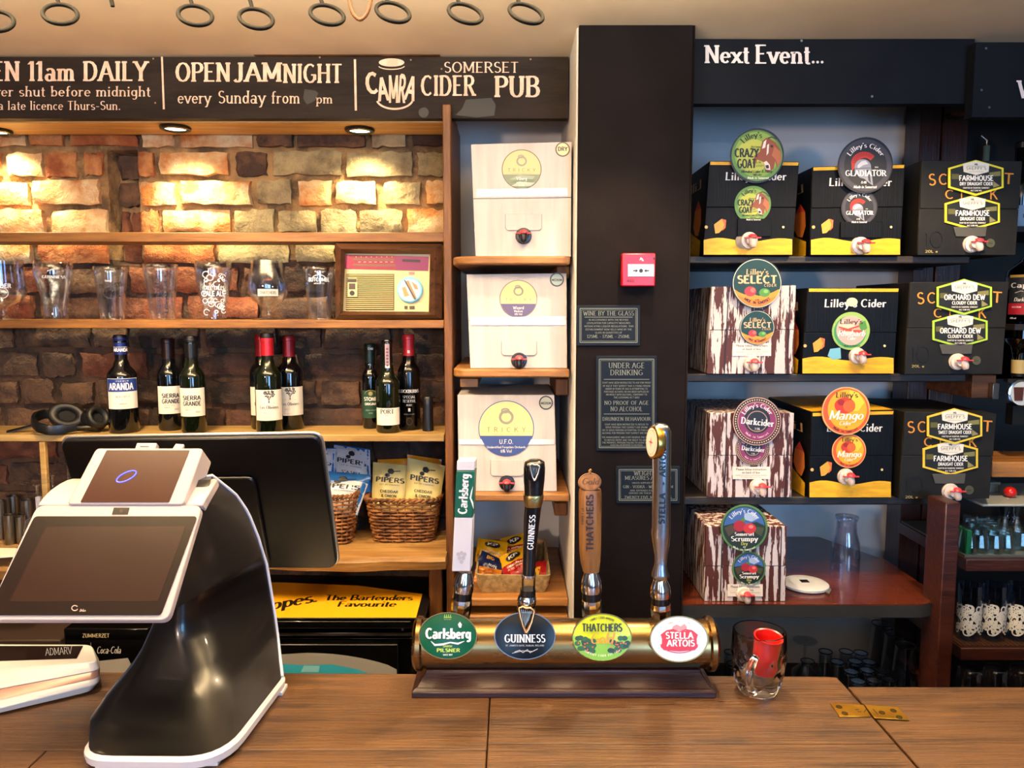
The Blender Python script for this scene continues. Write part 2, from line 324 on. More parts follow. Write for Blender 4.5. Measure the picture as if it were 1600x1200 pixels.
# ------------------------------------------------------------------ flat print
class Art:
    """flat print laid on a surface f(u, v, h); sy = -1 when v runs down"""
    def __init__(s, f, sy=-1, k=1.0, b=None): s.f = f; s.sy = sy; s.b = b or B(); s.k = k; s.n = 0
    def H(s, h): s.n += 1; return h * s.k + (s.n % 7) * .00001
    def poly(s, pts, h, c): hh = s.H(h); s.b.poly([s.f(u, v, hh) for u, v in pts], pr(c) if isinstance(c, str) else c); return s
    def rect(s, u0, v0, u1, v1, h, c, n=1):
        for i in range(n):
            a, b_ = u0 + (u1 - u0) * i / n, u0 + (u1 - u0) * (i + 1) / n; s.poly([(a, v0), (b_, v0), (b_, v1), (a, v1)], h, c)
        return s
    def ell(s, cx, cy, rx, ry, n=32, a0=0, a1=360): return [(cx + rx * math.cos(R(a0 + (a1 - a0) * i / n)), cy + ry * math.sin(R(a0 + (a1 - a0) * i / n))) for i in range(n + (a1 - a0 != 360))]
    def disc(s, cx, cy, rx, ry=None, h=.0005, c='#ffffff', n=32):
        ry = rx if ry is None else ry; hh = s.H(h); mt = pr(c) if isinstance(c, str) else c; rings = (0, .35, .7, 1); vs = []; fs = []
        for t in rings: vs += [s.f(u, v, hh) for u, v in s.ell(cx, cy, rx * max(t, .001), ry * max(t, .001), n)]
        for k in range(3):
            for i in range(n): fs.append([k * n + i, k * n + (i + 1) % n, (k + 1) * n + (i + 1) % n, (k + 1) * n + i])
        s.b.add(vs, fs, mt); return s
    def ring(s, cx, cy, rx, ry, w, h, c, n=32, a0=0, a1=360):
        hh = s.H(h); o = s.ell(cx, cy, rx, ry, n, a0, a1); i_ = s.ell(cx, cy, rx - w, ry - w, n, a0, a1); N = len(o); mt = pr(c) if isinstance(c, str) else c
        s.b.add([s.f(u, v, hh) for u, v in o + i_], [[k, (k + 1) % N, N + (k + 1) % N, N + k] for k in range(N if a1 - a0 == 360 else N - 1)], mt); return s
    def line(s, pts, w, h, c):
        mt = pr(c) if isinstance(c, str) else c; hh = s.H(h); L_, R_ = [], []
        for i, p in enumerate(pts):
            a = pts[max(0, i - 1)]; b = pts[min(len(pts) - 1, i + 1)]; dx, dy = b[0] - a[0], b[1] - a[1]; l = math.hypot(dx, dy) or 1
            ww = (w[i] if isinstance(w, (list, tuple)) else w) / 2
            L_.append((p[0] - dy / l * ww, p[1] + dx / l * ww)); R_.append((p[0] + dy / l * ww, p[1] - dx / l * ww))
        n = len(pts); s.b.add([s.f(u, v, hh) for u, v in L_ + R_], [[i, i + 1, n + i + 1, n + i] for i in range(n - 1)], mt); return s
    def text(s, t, cx, cy, size, st='sans', c='#ffffff', h=.001, w=None, align='c', rot=0, track=0, bold=1, amp=None):
        """cy is the baseline; size the cap height; w the width to fill; rot in degrees"""
        tot, qs = layout(t, st, track); kx = (w / (tot * size)) if w else 1; mt = pr(c) if isinstance(c, str) else c
        x0 = {'c': -tot / 2, 'l': 0, 'r': -tot}[align]; ca, sa = math.cos(R(rot)), math.sin(R(rot)); vs = []; fs = []; hh = s.H(h)
        for x, wd, q in qs:
            for quad in q:
                k = len(vs)
                for gx, gy in quad:
                    X = (x0 + x + gx) * size * kx; Yv = gy * size
                    if amp: Yv += amp(X)
                    vs.append(s.f(cx + X * ca - Yv * sa, cy + s.sy * (X * sa + Yv * ca), hh + (len(fs) % 7) * .000015))
                fs.append([k, k + 1, k + 2, k + 3])
        if fs: s.b.add(vs, fs, mt)
        return s
    def arc(s, t, cx, cy, rad, size, st='sans', c='#ffffff', h=.001, mid=90, track=0, bottom=False, span=None):
        tot, qs = layout(t, st, track); mt = pr(c) if isinstance(c, str) else c; vs = []; fs = []; hh = s.H(h)
        kx = (R(span) * rad / (tot * size)) if span else 1
        for x, wd, q in qs:
            for quad in q:
                k = len(vs)
                for gx, gy in quad:
                    X = (x + gx - tot / 2) * size * kx
                    if bottom: a = R(mid) + X / rad; rr = rad - gy * size
                    else: a = R(mid) - X / rad; rr = rad + gy * size
                    vs.append(s.f(cx + rr * math.cos(a), cy + s.sy * rr * math.sin(a), hh + (len(fs) % 7) * .000015))
                fs.append([k, k + 1, k + 2, k + 3])
        s.b.add(vs, fs, mt); return s
    def build(s, name, parent, label=None): return s.b.build(name, None, parent, label=label, flatshade=True, fixn=False)
# ------------------------------------------------------------------ shared materials
ZC = P(0, 88, 2.0).z            # ceiling height
ZT = EYE - .60                  # bar top
YB = 2.18                       # brick face
m_plaster = M('plaster_white', '#d9d6d4', .7, 0, '#cfccca', 3, bump=.15, bs=25)
m_ceil = M('ceiling_paint', '#d8c9b4', .6, 0, '#cdbda6', 2, bump=.1, bs=12)
m_black = M('black_paint_wood', '#120e0f', .6, 0, '#171213', 5, bump=.2, bs=30, spec=.06)
m_navy = M('blue_black_paint', '#0e1016', .55, 0, '#13151b', 5, bump=.2, bs=30, spec=.15)
m_sign = M('sign_board_black', '#241b17', .6, 0, '#2e241e', 4, (1, 5, 5), bump=.4, bs=14, spec=.15)
m_letter = M('sign_lettering_cream', '#f0cdb4', .7, 0, '#e0b89c', 40)
m_letw = M('sign_lettering_white', '#e8dcd8', .7)
w_shelf = wood('pine_shelf', '#9a672f', '#6e431c', 0)
w_light = wood('light_pine', '#c4a368', '#9e7b42', 0)
w_post = wood('post_pine', '#8c5826', '#5a3414', 2)
w_live = wood('live_edge_oak', '#b9935a', '#8a6030', 0)
w_mahog = wood('mahogany', '#4a2318', '#2e130d', 0, .35, coat=.3)
w_dark = wood('dark_brown_wood', '#3a1a13', '#260f0b', 2, .4, coat=.3)
w_darkh = wood('dark_shelf_wood', '#2c2320', '#1b1513', 0, .5)
w_oak = M('oak_bar_top', '#6c4926', .42, 0, '#3a2310', 7, (.6, 9, 9), .3, .62, .5, 30, (.4, 9, 9), coat=.1, c3='#5e3e20', n3=5, world=True, detail=8, rvar=.1)
w_ply = wood('plywood_edge', '#c9a26b', '#a57b45', 0)
m_blackp = M('black_plastic', '#0d0d0e', .38, coat=.1)
m_gloss = M('black_gloss', '#050506', .12)
m_white = M('white_plastic', '#cfcbcd', .35)
m_chrome = M('chrome', '#d8d8dc', .12, 1)
m_steel = M('brushed_steel', '#a8a39a', .3, 1, '#8c877f', 20, (1, 1, .1))
m_brass = M('brass', '#9a7c50', .27, 1, '#775a36', 5, (.4, 4, 4), rvar=.1)
m_iron = M('black_iron', '#040404', .6, 0, spec=.2)
m_glass = thin_glass('clear_glass')
m_dglass = thin_glass('dim_glass', '#eef3f8', .35)
m_bottle = M('dark_bottle_glass', '#06080a', .06, 0, coat=.6)
m_gbottle = M('green_bottle_glass', '#0a1206', .06, 0, coat=.6)
m_paperw = M('paper_label', '#e9e2d4', .7)
m_card = M('white_carton', '#c2bbb8', .75, 0, '#b5aeab', 30, (1, 1, .1), bump=.12, bs=90, bstr=(3, 3, .1))
m_cardb = M('black_carton', '#050608', .45, 0, '#080a10', 20, spec=.18, bump=.3, bs=110, bstr=(3, 3, .08))
m_cardg = M('charcoal_carton', '#191917', .5, 0, '#201f1d', 9, spec=.25, bump=.15, bs=60)
m_cardy = M('yellow_print_carton', '#e8b416', .5, 0, '#d29c10', 14, (1, 1, 5))
m_peel = M('peeling_paint_print', '#4e2012', .55, 0, '#c9bfc0', 20, (4.6, 4.6, .5), .50, .515, .05, world=True, detail=5)
m_tape = M('clear_tape', '#cfd3d8', .12, 0, trans=.9)
# ================================================================== THE SETTING
def st(b, name, mat=None, **k): return b.build(name, mat, None, kind='structure', **k)
XL, XR, YN, YF = -3.0, 3.0, -2.6, 2.75
m_roomw = M('room_wall', '#8a7a68', .8); m_floor = wood('floor_boards', '#4a3424', '#33241a', 1)
st(B().box((XL, YN, -.06), (XR, YF, 0)), 'floor', m_floor)
cz = B(); cz.grid(lambda u, v: Vector((XL + (XR - XL) * u, YN + (YF - YN) * v, ZC + .002 * noise.noise(Vector((u * 14, v * 14, 0))))), 40, 40)
cz.box((XL, YN, ZC + .02), (XR, YF, ZC + .1)); st(cz, 'ceiling', m_ceil)
b = B()
for (x0, x1, z0, z1) in ((XL, -.8, 0, ZC), (.1, .75, 0, ZC), (1.95, XR, 0, ZC), (-.8, .1, 0, 1.0), (-.8, .1, 2.2, ZC + .01), (.75, 1.95, 0, 1.0), (.75, 1.95, 2.2, ZC + .01)):
    b.box((x0, YN - .12, z0), (x1, YN, z1 + .02))
st(b, 'wall_front', m_roomw)
st(B().box((XL - .1, YN, 0), (XL, YF, ZC + .02)), 'wall_left', m_roomw)
st(B().box((XR, YN, 0), (XR + .1, YF, ZC + .02)), 'wall_right', m_roomw)
for n_, (a, c) in enumerate(((-.8, .1), (.75, 1.95))):
    b = B()
    for q in ((a, a + .05, 1, 2.2), (c - .05, c, 1, 2.2), (a, c, 1, 1.05), (a, c, 2.15, 2.2), (a, c, 1.62, 1.65)): b.box((q[0], YN - .06, q[2]), (q[1], YN - .01, q[3]))
    st(b, 'window_%d' % (n_ + 1), m_white)
# back walls in plaster
xcl = P(898, 500, 1.79).x; xcr = P(1073, 500, 1.79).x       # column sides
xpr = P(710, 500, 2.0).x
st(B().box((xpr - .03, 2.34, 0), (xcl + .05, 2.44, ZC + .02)), 'wall_back_middle', m_plaster)
st(B().box((xcr - .05, 2.36, 0), (P(1475, 500, 2.36).x, 2.46, ZC + .02)), 'wall_back_right', m_plaster)
st(B().box((P(1475, 500, 2.36).x, 2.72, 0), (XR, 2.8, ZC + .02)), 'wall_back_far_right', M('teal_wall', '#1f4a52', .6))
# column: black painted front board, plaster sides
b = B(); b.box((xcl, 1.80, 0), (xcr, 2.42, ZC + .01)); st(b, 'trim_1', m_plaster, bev=.006)
b = B(); b.box((xcl + .004, 1.785, 0), (xcr, 1.80, ZC)); b.box((xcr, 1.785, 0), (xcr + .004, 2.2, ZC)); st(b, 'trim_2', m_black, bev=.002)
# ------------------------------------------------------------------ brick wall
X0, X1 = -1.62, P(699, 400, YB).x
def brick_mat(name, a, b_, c):
    return M(name, a, .85, 0, b_, 9, lo=.42, hi=.58, bump=1, bs=34, c3=c, n3=11, world=True, detail=8, bd=.014)
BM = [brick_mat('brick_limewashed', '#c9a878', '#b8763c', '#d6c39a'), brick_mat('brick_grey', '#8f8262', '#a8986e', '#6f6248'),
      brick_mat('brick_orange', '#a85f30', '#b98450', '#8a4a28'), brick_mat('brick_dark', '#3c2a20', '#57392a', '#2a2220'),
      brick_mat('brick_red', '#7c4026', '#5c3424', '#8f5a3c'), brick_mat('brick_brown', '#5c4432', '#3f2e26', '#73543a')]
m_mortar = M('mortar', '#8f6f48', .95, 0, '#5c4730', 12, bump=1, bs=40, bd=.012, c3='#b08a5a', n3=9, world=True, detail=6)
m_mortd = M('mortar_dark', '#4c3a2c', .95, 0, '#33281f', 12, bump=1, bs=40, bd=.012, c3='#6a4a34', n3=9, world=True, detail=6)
zj = P(0, 232, YB).z; CH = .0800; zmid = P(0, 405, YB).z
wb = B(); nz_ = noise.noise
def mort(z0, z1, mat):
    def f(u, v):
        x = X0 + (X1 - X0) * u; z = z0 + (z1 - z0) * v
        d = .0175 - .006 * nz_(Vector((x * 30, z * 30, 3))) - .004 * nz_(Vector((x * 70, z * 70, 9)))
        if P(168, 300, YB).x < x < P(212, 300, YB).x and P(0, 412, YB).z < z < P(0, 236, YB).z: d += .055
        return Vector((x, YB + d, z))
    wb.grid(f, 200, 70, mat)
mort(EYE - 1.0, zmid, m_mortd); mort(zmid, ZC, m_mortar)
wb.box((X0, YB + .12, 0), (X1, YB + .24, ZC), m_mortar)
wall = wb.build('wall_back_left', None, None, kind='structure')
rx0, rx1 = P(166, 300, YB).x, P(212, 300, YB).x
rng = random.Random(11)
def brick(xa, xb, za, zb, y, mat):
    b = B(); nu, nv = 6, 4; g = .0105; dz = rng.uniform(-.009, .004); tilt = rng.uniform(-.006, .006); sd = rng.uniform(0, 99)
    xa += g * rng.uniform(.5, 1.4); xb -= g * rng.uniform(.5, 1.4); za += g * rng.uniform(.4, 1.1); zb -= g * rng.uniform(.4, 1.1)
    fr = []
    for j in range(nv + 1):
        for i in range(nu + 1):
            u, v = i / nu, j / nv; eu = min(u, 1 - u) == 0; ev = min(v, 1 - v) == 0
            jx = .006 * nz_(Vector((i * 3.1 + sd, j * 2.7, 1))); jz = .008 * nz_(Vector((i * 2.3, j * 3.9 + sd, 5)))
            d = .005 * nz_(Vector((u * 3 + sd, v * 2, 7))) + .005 * nz_(Vector((u * 9.3, v * 7.7 + sd, 2))) + (.009 if eu and ev else .004 if (eu or ev) else 0) + tilt * (v - .5)
            fr.append(Vector((lerp(xa, xb, u) + jx * 1.2, y + dz + d, lerp(za, zb, v) + jz)))
    W = nu + 1; per = list(range(W)) + [W * j + nu for j in range(1, nv + 1)] + [W * nv + i for i in range(nu - 1, -1, -1)] + [W * j for j in range(nv - 1, 0, -1)]
    fs = [[j * W + i, j * W + i + 1, (j + 1) * W + i + 1, (j + 1) * W + i] for j in range(nv) for i in range(nu)]
    bk = [fr[i] + Vector((0, .045, 0)) for i in per]; k = len(fr)
    fs += [[per[i], k + i, k + (i + 1) % len(per), per[(i + 1) % len(per)]] for i in range(len(per))]
    b.add(fr + bk, fs); b.build('brick', mat, wall, ang=60)
ncourse = 0
for k in range(-2, 15):
    za = zj - k * CH; zb = za + CH
    if zb > ZC - .05 and k < -1: continue
    x = X0 + (0 if k % 2 else .06); i = 0
    while x < X1 - .02:
        ln = rng.choice([.215, .205, .215, .105, .11]) if x < P(345, 300, YB).x else rng.choice([.11, .12, .20, .13])
        xe = min(x + ln, X1)
        if X1 - xe < .04: xe = X1
        mx, mz = (x + xe) / 2, (za + zb) / 2
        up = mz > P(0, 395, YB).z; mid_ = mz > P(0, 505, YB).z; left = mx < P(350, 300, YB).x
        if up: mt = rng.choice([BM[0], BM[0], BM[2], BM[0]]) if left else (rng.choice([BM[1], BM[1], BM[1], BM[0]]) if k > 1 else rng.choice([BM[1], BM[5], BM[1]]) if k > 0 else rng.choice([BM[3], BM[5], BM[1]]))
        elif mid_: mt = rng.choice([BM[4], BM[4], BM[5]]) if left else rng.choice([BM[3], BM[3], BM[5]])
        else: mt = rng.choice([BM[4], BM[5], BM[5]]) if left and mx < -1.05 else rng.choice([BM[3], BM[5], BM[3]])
        y = YB
        if k in (0, 1, 2, 3, 4)and mx < rx1 + .2:
            pass
        # the vertical recess in the wall
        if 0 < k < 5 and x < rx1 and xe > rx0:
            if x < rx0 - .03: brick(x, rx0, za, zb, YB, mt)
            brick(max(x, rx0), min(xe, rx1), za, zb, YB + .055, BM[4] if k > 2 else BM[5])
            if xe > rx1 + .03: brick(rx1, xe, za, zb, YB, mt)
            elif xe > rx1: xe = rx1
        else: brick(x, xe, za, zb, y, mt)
        x = xe
# ------------------------------------------------------------------ boards under the ceiling
def board(name, label, x0, x1, y0, y1, Y, mat, th=.03, bot=None):
    z1 = P(0, y0, Y).z; z0 = P(0, y1, Y).z; t = thing(name, label, 'sign', ((x0 + x1) / 2, Y + th / 2, z0))
    b = B(); 
    b.grid(lambda u, v: Vector((lerp(x0, x1, u), Y + .0006 * nz_(Vector((u * 9, v * 4, 2))), lerp(z0, z1, v))), 30, 4)
    b.box8([(x0, Y, z0), (x1, Y, z0), (x1, Y + th, z0), (x0, Y + th, z0)], [(x0, Y, z1), (x1, Y, z1), (x1, Y + th, z1), (x0, Y + th, z1)])
    b.v = [Vector(p) for p in b.v]; b.build('panel', mat, t); return t
Y1 = 2.0
sg = board('chalk_sign', 'long black painted sign board with opening hours, jam night and cider pub lettering', -1.55, P(889, 140, Y1).x - .002, 89, 185, Y1, m_sign)
a = Art(YPL(Y1)); c = m_letter; H_ = .0018
a.text('OPEN 11am DAILY', 231, 127, 31, 'serif', c, H_, w=290, align='r')
a.text('Never shut before midnight', 236, 151, 16, 'light', c, H_, w=272, align='r')
a.text('extra late licence Thurs-Sun.', 189, 172, 14, 'light', c, H_, w=222, align='r')
a.poly([(252, 89), (255, 89), (258, 171), (255, 171)], H_, c)
a.text('OPEN', 275, 128, 30, 'serif', c, H_, w=85, align='l'); a.text('JAM', 366, 128, 30, 'serif', c, H_, w=74, align='l'); a.text('NIGHT', 443, 130, 30, 'serif', c, H_, w=92, align='l')
a.text('every', 278, 162, 19, 'light', c, H_, w=52, align='l'); a.text('Sunday', 341, 162, 20, 'light', c, H_, w=74, align='l'); a.text('from', 424, 162, 19, 'light', c, H_, w=45, align='l'); a.text('pm', 494, 162, 15, 'light', c, H_, w=26, align='l')
a.poly([(553, 93), (556.5, 93), (558, 173), (554.5, 173)], H_, c)
a.poly([(476, 139), (493, 142), (498, 146), (492, 158), (480, 164), (474, 154)], .0012, '#171210')
a.poly([(728, 156), (768, 153), (775, 165), (772, 181), (745, 184), (712, 180), (722, 170)], .0012, '#171210')
a.disc(662, 176, 8, 8, .0012, '#171210')
a.disc(612, 98, 20, 6.5, H_, c, 24); a.ring(612, 103, 21, 6.5, 1.6, H_, c, 20, 10, 170)
a.text('C', 583, 146, 32, 'bold', c, H_, w=19, rot=6); 
for ch, x, y, wd, sz, rt in (('A', 600, 158, 16, 37, 6), ('M', 615, 161, 15, 43, 0), ('R', 627, 161, 11, 43, -4), ('A', 639, 157, 15, 38, -10)): a.text(ch, x, y, sz, 'bold', c, H_, w=wd, rot=rt)
a.ring(617, 154, 30, 18, 3, H_, c, 20, 15, 165)
a.text('SOMERSET', 752, 114, 17, 'light', c, H_, w=117); a.text('CIDER', 700, 150, 32, 'serif', c, H_, w=84); a.text('PUB', 808, 152, 33, 'serif', c, H_, w=70)
for x, y in ((240, 92), (243, 161), (642, 94), (690, 108), (829, 93), (500, 90)): a.disc(x, y, 1.6, 1.6, H_, '#8a6a55', 8)
a.build('lettering', sg)
b = B(); b.box((P(398, 86, 1.995).x, 1.985, P(0, 88.5, 2).z), (P(688, 86, 1.995).x, 2.0, P(0, 86, 1.985).z + .001)); tag(b.build('batten', w_post), 'thin bare wood batten along the ceiling above the left sign', 'batten')
Y2 = 1.875
sg2 = board('event_sign', 'blue-black sign board reading Next Event above the right shelves', xcr + .006, P(1521, 100, Y2).x, 60, 162, Y2, m_navy)
a = Art(YPL(Y2)); a.text('Next', 1101, 99, 28, 'serif', m_letw, .002, w=70, align='l'); a.text('Event', 1180, 100, 30, 'serif', m_letw, .002, w=86, align='l')
for x in (1270, 1277, 1284): a.disc(x, 97.5, 2.2, 2.2, .002, m_letw, 10)
for x, y in ((1252, 64), (1513, 142), (1362, 151)): a.disc(x, y, 2, 2, .002, '#77777c', 10)
a.build('lettering', sg2)
Y3 = 1.84
sg3 = board('wine_sign', 'blue-black sign board cut by the right frame edge', P(1523, 100, Y3).x, 2.2, 66, 183, Y3, m_navy)
a = Art(YPL(Y3)); a.text('WINES', 1590, 154, 28, 'serif', m_letw, .002, align='l')
for x, y in ((1533, 141), (1545, 168), (1540, 76)): a.disc(x, y, 2, 2, .002, '#55585f', 8)
a.build('lettering', sg3)
# soffit with three downlights
zs = P(0, 187, 2.0).z
t = thing('soffit_board', 'pale pine soffit board with three recessed lights over the brick alcove', 'soffit', (-.9, 2.08, zs))
xs1 = P(692, 190, 2.0).x
b = B(); b.box((-1.55, Y1 + .0305, zs), (xs1, YB - .01, zs + .02)); b.build('board', w_light, t, bev=.002)
dl0 = None
for px, py in ((-6, 203), (274, 198), (562, 201)):
    c = PZ(px, py, zs)
    if dl0 is None:
        t = thing('downlight', 'recessed downlight cut by the left edge of the frame', 'ceiling light', (c.x, c.y, zs))
        b = B(); b.lathe([(.037, 0), (.040, -.003), (.038, -.008), (.030, -.010), (.028, -.004), (.027, 0)], (c.x, c.y, zs), 28, caps=False); b.build('trim_ring', M('antique_bezel', '#3b3324', .3, .8), t)
        b = B(); b.lathe([(.0, -.005), (.02, -.006), (.028, -.0045), (.028, -.001)], (c.x, c.y, zs), 24); b.build('lens', M('lamp_lens', '#fff0c8', .3, emit=9), t); dl0 = t
    else: dup(dl0, (c.x, c.y, zs), 'recessed downlight left of the barrel logo, glowing over the brick' if px < 400 else 'bronze-rimmed recessed downlight nearest the pine post')
    l = bpy.data.lights.new('downlight_lamp', 'SPOT'); l.energy = 24; l.color = SOFFIT; l.spot_size = R(112); l.spot_blend = .95; l.shadow_soft_size = .018
    o = bpy.data.objects.new('downlight_lamp', l); putlink(o); o.location = (c.x, c.y + .01, zs - .012); o.rotation_euler = (R(4), 0, 0)
# ------------------------------------------------------------------ left shelves (pine)
YS = 2.0
def shelf(name, label, pxa, pxb, y0, y1, Y, yb, mat, group=None, x0=None, wav=0, cat='shelf'):
    z1 = P(0, y0, Y).z; z0 = P(0, y1, Y).z; xa = x0 if x0 is not None else P(pxa, y0, Y).x; xb = P(pxb, y0, Y).x
    b = B(); b.box((xa, Y, z0), (xb, yb, z1)); o = b.build(name, mat, None, bev=.002); tag(o, label, cat, group); return z1
zsh1 = shelf('shelf', 'empty top pine shelf across the lit brick alcove', 0, 694, 363, 378, YS, 2.10, w_shelf, x0=-1.5)
zsh2 = shelf('shelf', 'pine shelf holding the row of pint glasses and the radio', 0, 694, 500, 513, YS, 2.165, w_shelf, x0=-1.5)
zsh3 = shelf('shelf', 'pale pine shelf holding the wine bottles and headphones', 60, 694, 679.5, 690, YS, 2.165, w_light, x0=-1.5)
st_ = B(); zp0, zp1 = EYE - .95, zs - .001
b = B(); b.box((P(693, 400, 1.985).x, 1.985, zp0), (P(706, 400, 1.985).x, 2.34, ZC - .12)); tag(b.build('shelf_post', w_post, bev=.003), 'upright pine post between the brick alcove and the white box shelves', 'post')
b = B(); b.box((P(58, 700, 1.99).x, 1.998, EYE - .66), (P(67, 700, 1.99).x, 2.012, P(0, 690, 2.0).z - .001)); tag(b.build('shelf_upright', w_light, bev=.002), 'thin pine upright under the headphone shelf behind the till', 'post')
b = B(); b.tube([(P(712, 192, 2.3).x, 2.32, P(0, 192, 2.3).z), (P(712, 260, 2.3).x + .003, 2.32, P(0, 280, 2.3).z), (P(712, 400, 2.3).x, 2.32, P(0, 398, 2.3).z)], .0035, 6); tag(b.build('wall_cable', M('pinkish_cable', '#b98f7c', .6)), 'thin pale cable running down the plaster beside the pine post', 'cable')
# live edge back bar shelf
zl = P(0, 868, 1.95).z
def live(name, label, xa, xb, yf, seed, th, extra=None):
    b = B(); n = 60; top = []; bot = []
    for i in range(n + 1):
        x = lerp(xa, xb, i / n); d = .018 * nz_(Vector((x * 3 + seed, 0, 0))) + .006 * nz_(Vector((x * 11, seed, 0)))
        top.append((x, yf + d)); bot.append((x, yf + d + .006 + .008 * nz_(Vector((x * 6, seed, 4)))))
    secs = []
    for i in range(n + 1):
        x, y = top[i]; y2 = bot[i][1]; tt = th * (1 + .25 * nz_(Vector((x * 4, seed, 8))))
        secs.append([Vector((x, 2.2, zl)), Vector((x, y, zl)), Vector((x, y - .004, zl - tt * .3)), Vector((x, y2, zl - tt)), Vector((x, 2.2, zl - tt))])
    b.loft(secs); return tag(b.build(name, w_live, ang=30), label, 'shelf')
live('live_edge_shelf', 'thick live-edge oak shelf under the crisp baskets', P(75, 870, 1.95).x, P(697, 870, 1.95).x, 1.935, 3, .036)
b = B(); xq = P(690, 930, 1.98).x; b.box((xq - .035, 1.99, EYE - 1.1), (xq, 2.15, zl - .037)); tag(b.build('timber_prop', w_post, bev=.004), 'rough wooden leg under the right end of the live-edge shelf', 'post')
zl2 = P(0, 873, 1.9).z
live('live_edge_shelf', 'live-edge oak shelf with steel cups behind the till', -1.6, P(74, 880, 1.95).x, 1.86, 9, .036)
# ------------------------------------------------------------------ white box shelves (middle)
def round_shelf(name, label, pxa, pxb, y0, y1, Y, mat, rl=True, yb=2.33, rad=.06):
    z1 = P(0, y0, Y).z; th = z1 - P(0, y1, Y).z; xa = P(pxa, y0, Y).x; xb = P(pxb, y0, Y).x
    pts = [(xb, Y), (xb, yb), (xa, yb)]
    pts += [(xa + rad - rad * math.cos(R(q)), Y + rad - rad * math.sin(R(q))) for q in range(0, 91, 15)]
    b = B(); b.ext([Vector((x, y, z1 - th)) for x, y in pts], (0, 0, th)); return tag(b.build(name, mat, bev=.004), label, 'shelf')
w_rs = wood('worn_pine', '#a8743e', '#7c5024', 0)
round_shelf('plank_shelf', 'rounded plank shelf under the top white carton', 705, 891, 400, 413, 1.83, w_rs)
round_shelf('plank_shelf', 'rounded plank shelf under the middle white carton', 707, 890, 577, 590, 1.85, w_rs, rad=.04)
round_shelf('plank_shelf', 'plank shelf under the lowest white carton', 712, 890, 772, 784, 1.87, w_rs, rad=.03)
round_shelf('plank_shelf', 'worn plank shelf under the burlap snack basket', 706, 888, 935, 948, 1.90, w_rs, rad=.02)
round_shelf('plank_shelf', 'lowest worn plank shelf beneath the snack basket plank', 706, 888, 962, 974, 1.90, w_rs, rad=.02)
for i, (y0, y1, Y) in enumerate(((414, 436, 1.93), (592, 618, 1.95), (786, 806, 1.96))):
    b = B(); b.box((xcl - .035, Y, P(0, y1, Y).z), (xcl - .002, Y + .3, P(0, y0, Y).z))
    tag(b.build('shelf_bracket', w_post, bev=.003), ('wooden bracket block under the top carton plank beside the column', 'wooden bracket block under the middle carton plank beside the column', 'wooden bracket block under the lowest carton plank beside the column')[i], 'bracket')
b = B(); b.box((P(719, 600, 1.92).x, 1.92, P(0, 605, 1.92).z), (P(747, 600, 1.92).x, 2.3, P(0, 591.5, 1.92).z)); tag(b.build('shelf_bracket', w_rs, bev=.002), 'short wooden block under the left end of the middle plank', 'bracket')
# ------------------------------------------------------------------ right shelves
YR = 1.93
zr = []
for i, (y0, y1, xb, lab) in enumerate(((400, 412, 1516, 'top dark shelf under the goat and gladiator cider boxes'), (584, 597, 1510, 'second dark shelf under the select and rhubarb cider boxes'), (776, 789, 1500, 'third dark shelf under the dark cider and mango boxes'))):
    z1 = P(0, y0, YR).z; z0 = P(0, y1, YR).z; zr.append(z1)
    xm_ = P(1438, 500, 2.24).x; b = B(); b.ext([Vector(q) for q in ((xcr + .005, YR, z0), (P(xb, y0, YR).x, YR, z0), (P(xb, y0, YR).x, 2.235, z0), (xm_, 2.235, z0), (xm_, 2.355, z0), (xcr + .005, 2.355, z0))], (0, 0, z1 - z0)); tag(b.build('dark_shelf', w_darkh, bev=.003), lab, 'shelf')
m_blk = M('white_block', '#c6cbd0', .6)
for i, (y0, y1) in enumerate(((414, 436), (599, 623), (791, 818))):
    b = B(); b.box((xcr + .006, YR + .01, P(0, y1, YR).z), (xcr + .02, 2.34, P(0, y0, YR).z - .003)); tag(b.build('shelf_batten', m_blk if i else w_post, bev=.001), ('wooden batten under the top dark shelf against the column', 'white batten under the second dark shelf against the column', 'white batten under the third dark shelf against the column')[i], 'batten')
# mahogany posts
def post(pxa, pxb, Y, y0, y1, label, mat=w_dark, yd=.1, name='mahogany_post'):
    b = B(); b.box((P(pxa, y0, Y).x, Y, P(0, y1, Y).z), (P(pxb, y0, Y).x, Y + yd, P(0, y0, Y).z)); return tag(b.build(name, mat, bev=.003), label, 'post')
post(1441, 1474, 2.24, 150, 1120, 'dark red wooden post left of the pair behind the farmhouse boxes', yd=.09)
post(1476, 1517, 2.24, 150, 1120, 'wider dark red wooden post right of the pair behind the farmhouse boxes', yd=.09)
post(1478, 1502, 1.78, 786, 1140, 'mahogany post beside the glass racks at lower right', w_mahog, .08)
b = B(); b.box((P(1492, 168, 2.2).x, 2.22, P(0, 172, 2.2).z), (P(1516, 168, 2.2).x, 2.238, P(0, 163, 2.1).z)); tag(b.build('wood_block', w_post, bev=.002), 'small raw wood block at the top of the dark red post', 'block')
